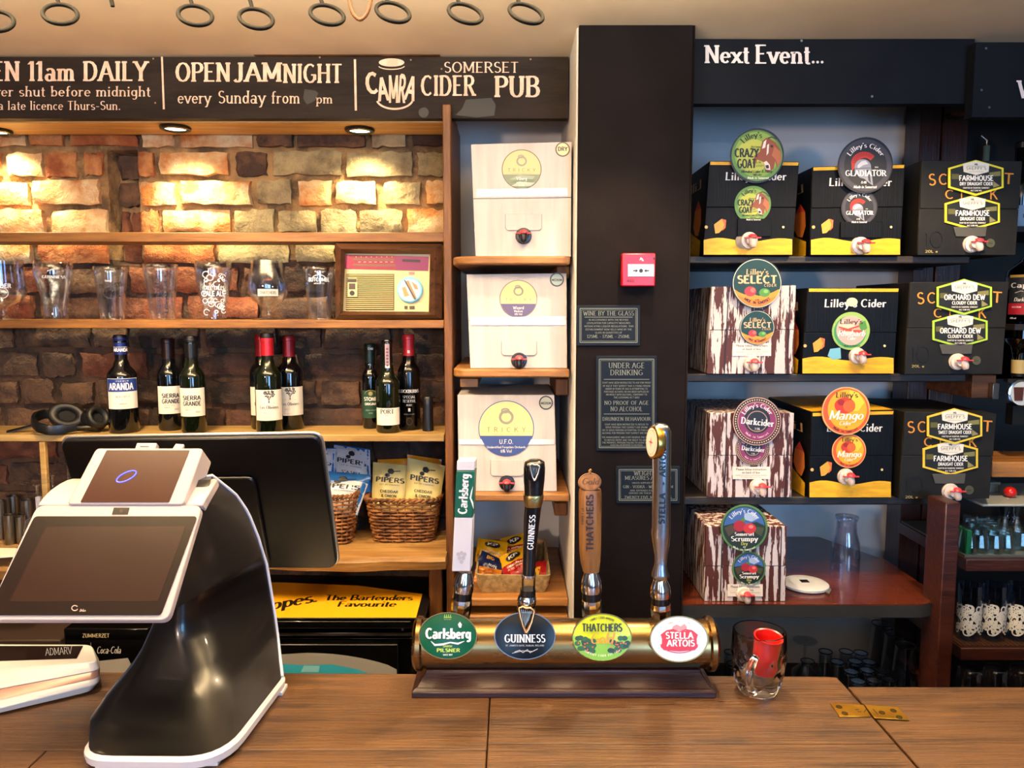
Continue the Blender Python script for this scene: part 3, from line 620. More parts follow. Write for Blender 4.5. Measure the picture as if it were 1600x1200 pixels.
# rounded mahogany shelf
Yf = 1.80; z1 = P(0, 944, Yf).z; xa = xcr + .006; xb = P(1487, 944, Yf).x; rad = .09
pts = [(xa, Yf), (xb - rad, Yf)] + [(xb - rad + rad * math.sin(R(q)), Yf + rad - rad * math.cos(R(q))) for q in range(10, 91, 10)] + [(xb, 2.13), (xa + .55, 2.35), (xa, 2.35)]
t = thing('rounded_shelf', 'glossy mahogany shelf with rounded front corner under the lowest cider box', 'shelf', ((xa + xb) / 2, 2.0, z1 - .034))
m_mg = wood('glossy_mahogany', '#6b3018', '#451a0e', 0, .22, coat=.5)
b = B(); b.ext([Vector((x, y, z1 - .003)) for x, y in pts], (0, 0, .003)); b.build('top', m_mg, t)
b = B(); b.ext([Vector((x, y, z1 - .034)) for x, y in pts], (0, 0, .031)); b.build('edge', M('grey_shelf_edge', '#26282a', .6, bump=.3, bs=40), t)
# ------------------------------------------------------------------ bar counter
A0 = PZ(-400, 1046, ZT); A1 = PZ(1302, 1057, ZT); A2 = PZ(1322, 1072, ZT); S1 = PZ(1470, 1240, ZT)
dirs = (S1 - A2)
def down(p, y): return p + dirs * ((y - p.y) / dirs.y)
t = thing('bar_counter', 'oak bar top running along the front under the beer font', 'counter', (-.2, .95, ZT - .045))
def plankm(pts, name='plank', mat=w_oak, par=t, th=.042):
    b = B(); b.ext([Vector((x, y, ZT - th)) for x, y in pts], (0, 0, th)); return b.build(name, mat, par, bev=.0015)
yF = .35; j1 = PZ(768, 1049, ZT).x; g = .0007
jy = PZ(100, 1172, ZT).y
back = lambda x: A0.y + (A1.y - A0.y) * (x - A0.x) / (A1.x - A0.x)
xl_ = A0.x
jx0 = PZ(60, 1185, ZT).x
plankm([(xl_, jy + g), (j1 - g, jy + g), (j1 - g, back(j1)), (xl_, back(xl_))])
plankm([(xl_, yF), (jx0 - g, yF), (jx0 - g, jy - g), (xl_, jy - g)])
plankm([(jx0 + g, yF), (j1 - g, yF), (j1 - g, jy - g), (jx0 + g, jy - g)])
s_ = lambda y: down(A2, y).x - .0015
jy2 = PZ(1200, 1162, ZT).y
plankm([(j1 + g, jy2 + g), (s_(jy2), jy2 + g), (s_(A2.y), A2.y + .001), (A1.x + .004, A1.y - .003), (A1.x - .01, A1.y), (j1 + g, back(j1))])
plankm([(j1 + g, yF), (s_(yF), yF), (s_(jy2), jy2 - g), (j1 + g, jy2 - g)])
b = B(); b.box((xl_, yF + .06, 0), (A1.x - .05, 1.12, ZT - .043)); b.build('front_panel', w_dark, t)
t2 = thing('counter_flap', 'lift-up oak flap at the right end of the bar', 'counter', (1.2, .9, ZT - .042))
B5 = PZ(1700, 1076, ZT)
b = B(); b.ext([Vector((x, y, ZT - .042)) for x, y in [(s_(yF) + .0045, yF), (2.2, yF), (2.2, B5.y), (A2.x + .003, A2.y)]], (0, 0, .041)); b.build('plank', w_oak, t2, bev=.0015)
b = B(); b.box((s_(yF) + .1, yF + .06, 0), (2.1, yF + .1, ZT - .042)); b.build('front_panel', w_dark, t2)
# brass hinge
t = thing('brass_hinge', 'brass flap hinge across the seam of the bar top', 'hinge', PZ(1358, 1113, ZT))
m_hb = M('hinge_brass', '#c79a35', .35, .9, '#a87c28', 12)
def zp(px, py, h=0): return PZ(px, py, ZT + h)
for q in ([(1297, 1100), (1349, 1103), (1361, 1121), (1312, 1121)], [(1351, 1103), (1402, 1106), (1421, 1126), (1366, 1123)]):
    b = B(); b.ext([zp(x, y, .0002) for x, y in q], (0, 0, .0018)); b.build('leaf', m_hb, t, bev=.0005)
for x, y in ((1311, 1105), (1320, 1115), (1396, 1111), (1405, 1121), (1378, 1114)):
    b = B(); b.lathe([(.0045, 0), (.0045, .0012), (.0015, .0018)], zp(x, y, .0018), 12); b.build('screw', M('aged_screw', '#4d3c18', .4, .8), t)
a = Art(lambda u, v, h: zp(u, v, .0024)); a.line([(1336, 1109), (1342, 1108), (1340, 1112), (1346, 1112)], 1.2, 0, '#3a2c12'); a.line([(1354, 1107), (1350, 1113)], 1.4, 0, '#3a2c12'); a.line([(1364, 1108), (1372, 1116)], 1.4, 0, '#3a2c12'); a.build('engraving', t)
# hidden work shelf behind the bar
b = B(); b.box((-1.3, 1.26, ZT - .27), (P(640, 900, 1.5).x, 1.66, ZT - .25)); b.box((-1.25, 1.3, 0), (-1.2, 1.6, ZT - .27)); b.box((-.35, 1.3, 0), (-.3, 1.6, ZT - .27)); tag(b.build('work_shelf', m_steel), 'low steel work shelf behind the bar carrying the monitor', 'shelf')
# ================================================================== ALCOVE THINGS
rs = random.Random(5)
def cyl_map(c, r, zc=None, tilt=0):
    """print on a cylinder facing the camera: u metres round from the front (turned by tilt), v metres up from c"""
    def f(u, v, h=0):
        a = u / r + tilt; rr = r + h
        return Vector((c.x + rr * math.sin(a), c.y - rr * math.cos(a), c.z + v))
    return f
def face(c): return math.atan2(-(c.x), c.y) * -1 * -1  # angle towards the eye
def facing(c): return math.atan2(-c.x, c.y)
# ---- pint glasses
def glass_thing(name, label, px, ybase, Y, hpx, prof, group, mat=m_glass, n=28, zb=None):
    c = P(px, ybase, Y)
    if zb is not None: c.z = zb
    hgt = hpx / F * Y * 1.01; t = thing(name, label, 'glass', c, group)
    b = B(); s = hgt; b.lathe([(r * s, z * s) for r, z in prof], c, n, caps=True); b.build('bowl', mat, t, ang=60); return t, c, hgt
def gprof(pts, wall=.018, base=.07):
    """outer profile (r, z) to a thin-walled closed one"""
    inn = [(max(r - wall, .002), max(z, base)) for r, z in pts[::-1] if z >= base or True]
    inn = [(r, z) for r, z in inn if z > base + .001] + [(max(interp([(z, r) for r, z in pts], base) - wall * 1.4, .01), base), (.001, base)]
    return [(.001, 0)] + pts + [(pts[-1][0] - wall * .5, pts[-1][1] + .008)] + inn
pint = gprof([(.20, 0), (.21, .03), (.235, .3), (.265, .6), (.295, .9), (.30, 1.0)])
tulip = gprof([(.19, 0), (.185, .05), (.20, .2), (.25, .45), (.30, .7), (.31, .85), (.30, 1.0)])
stein = gprof([(.20, 0), (.19, .06), (.2, .3), (.27, .6), (.32, .82), (.30, 1)])
gobl = [(.001, 0), (.27, .0), (.26, .012), (.08, .05), (.045, .09), (.05, .17), (.10, .22), (.25, .32), (.33, .45), (.335, .6), (.29, .8), (.25, 1.0), (.235, 1.0), (.275, .8), (.315, .6), (.31, .46), (.24, .34), (.09, .25), (.001, .245)]
goblet0 = [(.001, 0), (.25, .0), (.24, .012), (.08, .04), (.055, .08), (.06, .19), (.11, .23), (.27, .30), (.36, .42), (.36, .62), (.33, 1.0), (.315, 1.0), (.345, .62), (.345, .43), (.26, .32), (.10, .255), (.001, .25)]
zg = zsh2
def sglass(label, px, hpx, prof, Y=2.06):
    return glass_thing('pint_glass', label, px, 500, Y, hpx, prof, 'glasses on the middle pine shelf', zb=zg)
wh_ = '#dfe4ea'
t, c, h = sglass('goblet glass with pale print, cut by the left frame edge', 6, 92, goblet0)
a = Art(cyl_map(c, .36 * h * 1.01, tilt=facing(c))); a.sy = 1
a.text('CIDER', .002, .052 * 1.6, .011, 'bold', wh_, .0003); a.ring(0, .07, .014, .014, .0015, .0003, wh_); a.build('print', t)
t, c, h = sglass('flared glass with small pale print beside the cut-off goblet', 88, 88, stein)
a = Art(cyl_map(c, .30 * h, tilt=facing(c))); a.sy = 1; a.text('GUINNESS', 0, .108, .0075, 'serif', wh_, .0015, w=.055); a.text('*', 0, .12, .012, 'serif', wh_, .0015); a.build('print', t)
t, c, h = sglass('straight pint glass printed with dark lettering across it', 176, 80, pint)
a = Art(cyl_map(c, .275 * h, tilt=facing(c))); a.sy = 1; a.text('THATCHERS', 0, .085, .011, 'bold', '#23201f', .0012, w=.058, rot=8); a.ring(0, .072, .02, .017, .0018, .0013, '#3a3430'); a.text('family', -.006, .1, .005, 'script', wh_, .002); a.build('print', t)
t, c, h = sglass('straight pint glass with two upright lines of dark lettering', 254, 84, pint)
a = Art(cyl_map(c, .27 * h, tilt=facing(c))); a.sy = 1
a.text("Lilley's Cider", -.004, .018, .0085, 'serif', '#22263c', .0016, align='l', rot=90, w=.1); a.text("Lilley's Cider", .014, .018, .0085, 'serif', '#22263c', .0016, align='l', rot=90, w=.1)
a.b.v = a.b.v; a.build('print', t)
t, c, h = sglass('pint glass wrapped in ornate white pale ale print', 336, 88, tulip)
a = Art(cyl_map(c, .29 * h, tilt=facing(c))); a.sy = 1
for i in range(26):
    u = rs.uniform(-.026, .026); v = rs.uniform(.02, .118); 
    if .062 < v < .088 and abs(u) < .024: v += .03 if v > .075 else -.03
    r_ = rs.uniform(.004, .009); a.ring(u, v, r_, r_, .0018, .002, wh_, 14, rs.uniform(0, 90), rs.uniform(260, 400))
a.text('TALL TALES', 0, .078, .010, 'bold', wh_, .003, w=.05); a.text('PALE ALE', 0, .062, .013, 'bold', wh_, .003, w=.052); a.build('print', t)
t, c, h = sglass('stemmed tulip goblet with frosted band and orange print', 420, 90, gobl)
a = Art(cyl_map(c, .335 * h, tilt=facing(c))); a.sy = 1
a.rect(-.026, .062, .026, .08, .001, M('frosted_print', '#b9bab4', .6), 10); a.text('THATCHERS', 0, .067, .008, 'bold', '#77726a', .002, w=.04); a.build('print', t)
a = Art(cyl_map(c, .27 * h, tilt=facing(c))); a.sy = 1; a.text('*', .001, .115, .009, 'bold', '#c25a34', .002); a.text('cider', .001, .102, .007, 'serif', '#c25a34', .005); a.build('print', t)
t, c, h = sglass('straight pint glass with white brewery print left of the radio', 500, 80, pint)
a = Art(cyl_map(c, .28 * h, tilt=facing(c))); a.sy = 1; a.text('BUTCOMBE', 0, .1, .010, 'bold', wh_, .0015, w=.055); a.text('BREWERY CO', 0, .093, .0035, 'sans', wh_, .0015); a.ring(0, .106, .018, .012, .0015, .0015, wh_, 16, 10, 170); a.text('W', 0, .118, .007, 'bold', wh_, .0015); a.build('print', t)
# ---- radio
t = thing('vintage_radio', 'vintage radio with cream grille and red dial in a wooden frame', 'radio', P(607, 500, 2.03))
Yr = 2.005; m_rf = wood('radio_frame_wood', '#5a3620', '#38200f', 0, .3, coat=.4)
fo = [(524, 380), (691, 381), (690, 498), (524, 499)]; fi = [(540, 396), (672, 397), (670, 487), (536, 486)]; fm = [(533, 389), (680, 389), (679, 492), (531, 492)]
for i in range(4):
    j = (i + 1) % 4; q = lambda p, Y: P(p[0], p[1], Y); b = B()
    fr = [q(fo[i], Yr), q(fo[j], Yr), q(fm[j], Yr - .012), q(fm[i], Yr - .012)]
    b.loft([[q(fo[i], Yr + .02), q(fo[i], Yr), q(fm[i], Yr - .012), q(fi[i], Yr), q(fi[i], Yr + .02)], [q(fo[j], Yr + .02), q(fo[j], Yr), q(fm[j], Yr - .012), q(fi[j], Yr), q(fi[j], Yr + .02)]])
    b.build('frame_rail', m_rf, t, ang=25)
b = B(); b.box8([P(x, y, Yr + .02) for x, y in ((526, 381), (690, 382), (689, 498), (526, 498))], [P(x, y, Yr + .02) + Vector((0, .11, 0)) for x, y in ((526, 381), (690, 382), (689, 498), (526, 498))]); b.build('case', m_rf, t)
pl = YPL(Yr + .012)
b = B(); b.ext([pl(*q) for q in ((538, 395), (672, 396), (670, 488), (535, 488))], (0, .006, 0)); b.build('front_panel', M('cream_plastic', '#d9c389', .45), t)
pf = lambda u, v, h=0: pl(u, v, h + .001)
a = Art(pf); a.poly([(541, 398), (670, 401), (669, 423), (539, 420)], .001, '#8f1a34'); a.poly([(552, 403), (616, 404), (616, 408), (552, 407)], .0015, '#7a4a3a'); a.poly([(552, 412), (618, 413), (618, 417), (552, 416)], .0015, '#7a4a3a')
a.poly([(618, 400), (670, 401), (669, 423), (618, 422)], .0013, '#7f2450'); a.poly([(629, 405), (657, 406), (657, 410), (629, 409)], .002, '#2a1a1e'); a.rect(541, 399, 546, 419, .0016, '#c2365a')
for i in range(8): a.rect(556 + i * 8, 401, 557.4 + i * 8, 402, .002, '#f0c8b0')
for i in range(7): a.rect(560 + i * 8.4, 409, 564 + i * 8.4, 410, .002, '#e8b0a0')
a.rect(639, 425, 648, 429, .0015, '#b57a80'); a.rect(632, 478, 637, 483, .0015, '#4a3c1e'); a.rect(640, 478, 648, 483, .0015, '#4a3c1e'); a.build('dial', t)
for i in range(18):
    y = 429.5 + i * 3.05
    b = B(); b.ext([pl(540, y, .0), pl(615, y + .3, .0), pl(615, y + 1.5, .0), pl(540, y + 1.2, .0)], (0, -.003, 0)); b.build('grille_slat', M('cream_slat', '#cdb878', .5), t)
b = B(); b.ext([pl(541, 428, .0), pl(616, 428, .0), pl(616, 485, .0), pl(540, 485, .0)], (0, -.0006, 0)); b.build('grille_back', M('grille_shadow', '#5c4c28', .7), t)
b = B(); b.ext([pl(544, 435), pl(559, 435), pl(559, 464), pl(544, 464)], (0, -.006, 0)); b.build('switch_plate', M('cream_plastic', '#d9c389'), t, bev=.001)
a = Art(lambda u, v, h: pl(u, v, h + .0065)); a.rect(544, 436, 558, 441, .0005, '#3a2c20'); a.rect(546, 443, 556, 452, .0005, '#4a3a2a'); a.disc(551, 458, 4, 4, .0005, '#2a2018', 12); a.build('switch', t)
kc = pl(641, 453); b = B(); b.lathe([(.033, 0), (.034, .006), (.031, .009), (.0, .0095)], kc, 32, ax=(0, -1, 0)); b.build('tuning_knob', M('pale_blue_plastic', '#7fc4d8', .35), t)
a = Art(lambda u, v, h: pl(u, v, h + .0095)); a.disc(641, 453, 16.5, 16.5, .0003, '#d8e4e8'); a.disc(641, 453, 14, 14, .0006, '#a8c2cc'); a.poly([(634, 440), (639, 438), (652, 466), (647, 468)], .0012, '#b8804a'); a.poly([(644, 440), (652, 446), (654, 452), (649, 452)], .0012, '#c08850'); a.poly([(629, 450), (634, 448), (640, 462), (633, 464)], .0012, '#c89058'); a.line([(633, 438), (650, 468)], 2, .0016, '#2c4a5a'); a.build('sticker', t)
# ---- wine bottles
def bprof(r, H, nr=.0145, sh=.60, nk=.78):
    return [(.001, .006), (r * .6, .004), (r * .9, 0), (r, .006), (r, H * sh), (r * .97, H * (sh + .03)), (r * .82, H * (sh + .07)), (r * .55, H * (sh + .115)), (nr * 1.15, H * (sh + .16)), (nr, H * nk), (nr, H * .965), (nr + .0015, H * .967), (nr + .0015, H * .985), (nr, H), (.001, H)]
def bottle(label, px, ybase, Y, ytop, rpx, mat=m_bottle, zb=None, cap=None, capz=(.78, 1.0), group=None, stopper=None, **k):
    c = P(px, ybase, Y); c.z = zb if zb is not None else c.z; H = (P(px, ytop, Y).z - c.z); r = rpx / F * Y
    t = thing('wine_bottle', label, 'bottle', c, group)
    nr = k.get('nr', .0155); sh = k.get('sh', .60)
    b = B(); b.lathe(bprof(r, H if not stopper else H - .012, nr, sh), c, 32); b.build('bottle_body', mat, t, ang=50)
    if cap:
        b = B(); b.lathe([(nr + .0012, H * capz[0]), (nr + .0014, H * .95), (nr + .003, H * .955), (nr + .003, H * (capz[1] - .012)), (nr + .001, H * capz[1] + .001), (.001, H * capz[1] + .0012)], c, 20, caps=False); b.build('capsule', M('capsule_' + cap.lstrip('#'), cap, .35, .3), t)
    if stopper:
        b = B(); b.lathe([(.012, H - .012), (.017, H - .012), (.018, H - .006), (.016, H), (.001, H + .001)], c, 20); b.build('stopper', M('dark_stopper', stopper, .4), t)
    return t, c, r, H
def label(t, c, r, v0, v1, half, col='#e8e0d2', tilt=0, draw=None, name='paper_label'):
    f = cyl_map(c, r + .0004, tilt=facing(c) + tilt); a = Art(f); a.sy = 1
    m_ = M('paper_' + col.lstrip('#'), col, .75); a.rect(-half * r, v0, half * r, v1, .0001, m_, 18)
    if draw: draw(a)
    return a.build(name, t)
zw = zsh3 + .0005
t, c, r, H = bottle('dark wine bottle with blue and white malbec label beside the headphones', 195, 678, 2.05, 523, 22, zb=zw, cap='#1c2a6a', capz=(.80, .98), stopper='#15131a')
def d(a):
    a.rect(-1.1 * r, .112, 1.1 * r, .146, .0006, '#1e3a86', 18); a.ring(0, .129, .001, .001, .0001, .0007, '#ffffff', 4)
    a.line([(-1.06 * r, .1445), (1.06 * r, .1445)], .0008, .0009, '#e8e4ea'); a.line([(-1.06 * r, .1135), (1.06 * r, .1135)], .0008, .0009, '#e8e4ea')
    a.text('PUEBLO', 0, .1385, .0035, 'sans', '#e8e4ea', .001, w=.03, track=.3); a.text('ARANDA', -.004, .117, .018, 'bold', '#eeeaf0', .001, w=.062)
    a.text('MALBEC', 0, .096, .0055, 'light', '#b0523a', .0008, w=.035, track=.3); a.text('2022', 0, .088, .003, 'fine', '#555555', .0008); a.text('MENDOZA', 0, .078, .0032, 'sans', '#333333', .0008); a.text('PRODUCT OF ARGENTINA', 0, .071, .0022, 'fine', '#555555', .0008)
label(t, c, r, .066, .147, 1.15, '#e6dfd6', draw=d)
a = Art(cyl_map(c, .0185, tilt=facing(c))); a.sy = 1; a.text('ARANDA', .0, H * .80 + .008, .009, 'bold', '#e8e4ea', .0004, w=.04); a.line([(-.02, H * .80 + .020), (-.01, H * .80 + .020), (0, H * .80 + .020), (.01, H * .80 + .020), (.02, H * .80 + .020)], .0008, .0004, '#e8e4ea'); a.build('neck_label', t)
def dsg(a):
    a.text('SIERRA', 0, .0905, .0115, 'bold', '#1e2022', .0006, w=.046); a.text('GRANDE', 0, .0755, .0115, 'bold', '#1e2022', .0006, w=.046)
    a.line([(-.008, .108), (-.004, .113), (0, .110), (.003, .114), (.008, .108)], .0006, .0006, '#8a8478'); a.text('WINE OF CHILE', -.004, .069, .003, 'fine', '#555', .0006) if 0 else a.text('WINE OF CHILE', -.004, .069, .003, 'fine', '#555555', .0006)
    a.text('MERLOT', -.01, .063, .003, 'sans', '#6a3a2a', .0006); a.text('2022', .014, .057, .004, 'sans', '#555555', .0006)
t, c, r, H = bottle('dark wine bottle with white label and brown neck, third from the left', 268, 675, 2.09, 529, 18.5, zb=zw, cap='#2a1714'); label(t, c, r, .047, .122, 1.2, '#e4ddd0', draw=dsg, tilt=.05)
t, c, r, H = bottle('dark wine bottle with white label and black stopper, just right of its brown-necked twin', 304, 679, 2.04, 525, 19, m_gbottle, zb=zw, cap='#15161a', capz=(.78, .97), stopper='#111114'); label(t, c, r, .047, .122, 1.2, '#e8e2d4', draw=dsg, tilt=-.12)
def dtree(a):
    rr = random.Random(3)
    for i in range(46):
        an = rr.uniform(0, 6.3); q = rr.uniform(0, 1) ** .6; a.disc(q * .0145 * math.cos(an), .107 + q * .0095 * math.sin(an) + .001, .0022, .0018, .0005, rr.choice(['#4a4844', '#6a675f', '#38362f']), 7)
    a.line([(0, .084), (-.0005, .09), (0, .1)], [.0035, .0018, .0012], .0008, '#38362f'); a.line([(0, .092), (.006, .102)], .0012, .0008, '#38362f'); a.line([(0, .092), (-.006, .101)], .0012, .0008, '#38362f')
    a.line([(-.014, .0835), (.014, .0835)], .0014, .0007, '#77736a')
    a.text('Les Oliviers', 0, .068, .0085, 'serif', '#35322d', .0006, w=.048); a.text('MERLOT', -.008, .056, .003, 'fine', '#77736a', .0006); a.line([(-.018, .051), (.018, .051)], .0004, .0006, '#99958a'); a.text('Pays d Oc', -.006, .044, .003, 'fine', '#77736a', .0006)
t, c, r, H = bottle('red-topped olive tree wine bottle half hidden behind its front twin', 413, 676, 2.11, 524, 19.5, zb=zw, cap='#a01a26'); label(t, c, r, .04, .118, 1.25, '#e2dacb', draw=dtree)
t, c, r, H = bottle('red-topped olive tree wine bottle standing right of its front twin', 455, 676, 2.11, 525, 20, zb=zw, cap='#8f1824'); label(t, c, r, .04, .118, 1.25, '#e2dacb', draw=dtree)
t, c, r, H = bottle('foremost olive tree wine bottle with red neck and green glass shoulder', 422, 681, 2.035, 521, 20.5, m_gbottle, zb=zw, cap='#b81c2a', capz=(.78, .93), stopper='#20231e'); label(t, c, r, .037, .118, 1.2, '#ebe4d6', draw=dtree)
t, c, r, H = bottle('green-labelled ginger wine bottle behind the port bottle', 580, 674, 2.12, 537, 13, zb=zw, cap='#12241c', nr=.013)
def dst(a):
    a.text('STONES', .002, .078, .010, 'bold', '#e8e6da', .0006, w=.042); a.text('ORIGINAL', .002, .066, .0065, 'bold', '#e8e6da', .0006, w=.038); a.ring(0, .096, .017, .012, .001, .0006, '#b09a50', 16, 0, 180)
    a.disc(0, .098, .006, .006, .0006, '#9a8a48', 10); a.text('GREEN GINGER', 0, .05, .004, 'sans', '#8fa890', .0006, w=.03); a.text('WINE', 0, .042, .004, 'sans', '#8fa890', .0006)
label(t, c, r, .03, .106, 1.4, '#17402f', draw=dst)
a = Art(cyl_map(c, .0165, tilt=facing(c))); a.sy = 1; a.text('1740', .002, H * .93, .006, 'bold', '#d8d4c8', .0004); a.build('neck_label', t)
t, c, r, H = bottle('port bottle with plain white label and striped neck seal', 607, 677, 2.05, 531, 19, m_gbottle, zb=zw, sh=.52, nr=.014)
def dpo(a): a.text('PORT', -.003, .053, .012, 'serif', '#22201e', .0006, w=.036); a.text('RUBY', -.003, .047, .003, 'sans', '#55524c', .0006); a.line([(-.034, .064), (.034, .064)], .0006, .0006, '#55524c'); a.text('PRODUCE OF PORTUGAL', 0, .036, .002, 'fine', '#77736a', .0006); a.line([(-.012, .028), (-.004, .031), (.004, .027), (.014, .031)], .0005, .0006, '#8a857a')
label(t, c, r, .022, .068, 1.15, '#e6dfcf', draw=dpo)
a = Art(cyl_map(c, .0165, tilt=facing(c))); a.sy = 1; a.rect(-.006, H * .70, .006, H * .96, .0003, M('seal_pink', '#a58a92', .6), 3)
for i in range(6): a.disc(0, H * (.73 + .035 * i), .0035, .003, .0006, '#6a4450', 8)
a.rect(-.006, H * .70, .006, H * .73, .0006, '#e2dcd0', 3); a.build('neck_seal', t)
t, c, r, H = bottle('black port bottle with red capsule and white lettering', 640, 673, 2.1, 523, 17.5, m_gloss, zb=zw, cap='#c02a30', nr=.0145)
a = Art(cyl_map(c, r + .0004, tilt=facing(c))); a.sy = 1; a.text('COCKBURNS', 0, .103, .009, 'serif', '#d8d6d2', .0003, w=.06); a.text('SPECIAL', 0, .088, .0075, 'light', '#c8c6c2', .0003, w=.036); a.text('RESERVE', 0, .077, .0075, 'light', '#c8c6c2', .0003, w=.036); a.text('PORT', 0, .067, .005, 'light', '#c8c6c2', .0003); a.rect(-.003, .052, .003, .061, .0003, '#b8b6b2'); a.text('FONSECA DOURO', 0, .043, .003, 'fine', '#98968f', .0003); a.ring(0, .025, .008, .01, .0006, .0003, '#55534f', 20)
a.build('front_print', t)
a = Art(cyl_map(c, .019, tilt=facing(c))); a.sy = 1; a.rect(-.0035, H * .81, .0035, H * .84, .0004, '#e8c8b8', 2); a.build('neck_mark', t)
c = P(669, 673, 2.07); c.z = zw; t = thing('wine_stopper_tool', 'slim matt black cylinder with folded wire at the right shelf end', 'stopper', c)
b = B(); b.lathe([(.0155, 0), (.0155, .004), (.0135, .07), (.014, .088), (.0115, .093), (.001, .094)], c, 22); b.build('sleeve', m_blackp, t)
b = B(); b.tube([c + Vector((-.02, 0, .088)), c + Vector((-.004, -.006, .095)), c + Vector((.008, -.006, .092)), c + Vector((.022, 0, .09)), c + Vector((.006, .006, .097)), c + Vector((-.006, .004, .094))], .0012, 6); b.build('wire', m_iron, t)
# ---- headphones
hz = zw; t = thing('headphones', 'black over-ear headphones folded on the pine shelf', 'headphones', P(125, 676, 2.05) * 1)
t.location.z = hz
def cup(px, py, Y, rx, ry, ang, nm='ear_cup'):
    c = P(px, py, Y); n = Vector((math.sin(R(ang)), -math.cos(R(ang)), .45)).normalized(); b = B()
    k = rx / F * Y; b.lathe([(k * .5, .0), (k * .9, .004), (k, .012), (k * .98, .022), (k * .85, .03), (.6 * k, .03)], c + n * -.02, 28, ax=n, sx=1, sy=ry / rx); o = b.build(nm, m_blackp, t, ang=60)
    b = B(); b.lathe([(k * .42, .008), (k * .5, .0), (k * .8, -.001), (k * .93, .005), (k * .93, .011), (k * .8, .017), (k * .55, .016), (k * .42, .006)], c + n * .010, 28, ax=n, sy=ry / rx, caps=False); b.build('cushion', M('black_leatherette', '#121110', .5, bump=.2), o, ang=70)
    b = B(); b.lathe([(.001, 0), (k * .5, 0)], c + n * .013, 20, ax=n, sy=ry / rx, caps=False); b.build('speaker_mesh', M('ear_mesh', '#050505', .9), o)
cup(107, 652, 2.07, 30, 21, 18); cup(148, 655, 2.05, 20, 19, 60)
path = [P(120, 668, 2.02), P(100, 674, 2.00), P(78, 675, 1.985), P(60, 669, 1.985), P(51, 660, 2.0), P(56, 652, 2.03), P(70, 647, 2.06), P(84, 650, 2.07)]
for p in path: p.z = max(p.z, hz + .012)
fine = [];
for i in range(len(path) - 1):
    for k in range(4): fine.append(path[i].lerp(path[i + 1], k / 4))
fine.append(path[-1]); fine = [fine[0]] + [(fine[i - 1] + fine[i] * 2 + fine[i + 1]) / 4 for i in range(1, len(fine) - 1)] + [fine[-1]]
b = B(); vs = []; 
for i, p in enumerate(fine):
    tt = (fine[min(i + 1, len(fine) - 1)] - fine[max(i - 1, 0)]); tt.z = 0; tt.normalize(); n = Vector((tt.y, -tt.x, 0)); hh = .014 if i > 3 else .011
    vs.append([p + n * .004 + Vector((0, 0, hh)), p - n * .004 + Vector((0, 0, hh)), p - n * .006, p - n * .004 - Vector((0, 0, hh * .8)), p + n * .004 - Vector((0, 0, hh * .8)), p + n * .006])
b.loft(vs); b.build('headband', m_blackp, t, ang=50)
b = B(); b.tube([P(118, 668, 2.02), P(128, 668, 2.02), P(142, 667, 2.03)], .006, 8); b.build('arm', m_blackp, t)
b = B(); b.box8([P(x, y, Yv) for x, y, Yv in ((10, 678, 2.03), (54, 667, 2.05), (54, 664, 2.06), (10, 675, 2.05))], [P(x, y, Yv) + Vector((0, 0, .004)) for x, y, Yv in ((10, 678, 2.03), (54, 667, 2.05), (54, 664, 2.06), (10, 675, 2.05))]); tag(b.build('slim_pen', m_blackp, bev=.001), 'slim black pen lying left of the headphones', 'pen')
# ================================================================== CARTONS
def quadplane(qp, Yf, n=(0, -1, 0)):
    return plane((0, Yf, EYE), n)
def carton(name, label, cat, q, Yf, depth, mat, grp=None, n=(0, -1, 0), seam=None, sidemat=None, dx=0, lift=None):
    """q = front corners in the photo: TL, TR, BR, BL, on the plane y = Yf"""
    pl = plane((0, Yf, EYE), n); cs = [pl(*p) for p in q]
    if lift is not None:
        dz = lift - min(cs[2].z, cs[3].z)
        cs[2].z = lift; cs[3].z = lift
    t = thing(name, label, cat, Vector(((cs[2].x + cs[3].x) / 2, Yf + depth / 2, cs[3].z)), grp)
    b = B(); dv = Vector((dx, depth, 0)); w0 = cs[1] - cs[0]
    # body with slightly bulged sides
    nd, nh = 4, 5; ring = []
    for j in range(nh + 1):
        v = j / nh; l = cs[3].lerp(cs[0], v); r = cs[2].lerp(cs[1], v); bul = .004 * math.sin(math.pi * v); sec = []
        for i in range(5): sec.append(l.lerp(r, i / 4) + Vector((0, .0015, 0)))
        for i in range(1, nd + 1): sec.append(r + dv * (i / nd) + Vector((bul * math.sin(math.pi * i / nd), 0, 0)))
        for i in range(3, -1, -1): sec.append(l.lerp(r, i / 4) + dv)
        for i in range(nd - 1, 0, -1): sec.append(l + dv * (i / nd) - Vector((bul * math.sin(math.pi * i / nd), 0, 0)))
        ring.append(sec)
    b.loft(ring); b.build('carton_body', sidemat or mat, t, bev=.0025, ang=40)
    sv = seam if seam else (q[0][1] + q[3][1]) / 2
    def flap(y0s, y1s, th, nm):
        def at(px0, y): return pl(px0, y)
        k0 = (y0s[0] - q[0][1]) / (q[3][1] - q[0][1]); k1 = (y1s[0] - q[0][1]) / (q[3][1] - q[0][1])
        A_, B_, C_, D_ = cs[0].lerp(cs[3], k0), cs[1].lerp(cs[2], k0), cs[1].lerp(cs[2], k1), cs[0].lerp(cs[3], k1)
        bb = B(); bb.ext([A_, B_, C_, D_], (0, -th, 0)); return bb.build(nm, mat, t, bev=.001)
    flap((q[0][1] + .0,), (sv - .4,), .0032, 'top_flap'); flap((sv + .4,), (q[3][1],), .0022, 'bottom_flap')
    return t, (lambda u, v, h=0: pl(u, v, h + .0034)), pl, cs
m_spw = M('spout_white', '#cdc1b9', .3); m_spr = M('spout_red', '#d23a44', .35); m_spk = M('spout_black', '#141214', .35); m_spp = M('spout_pink', '#d67f88', .4)
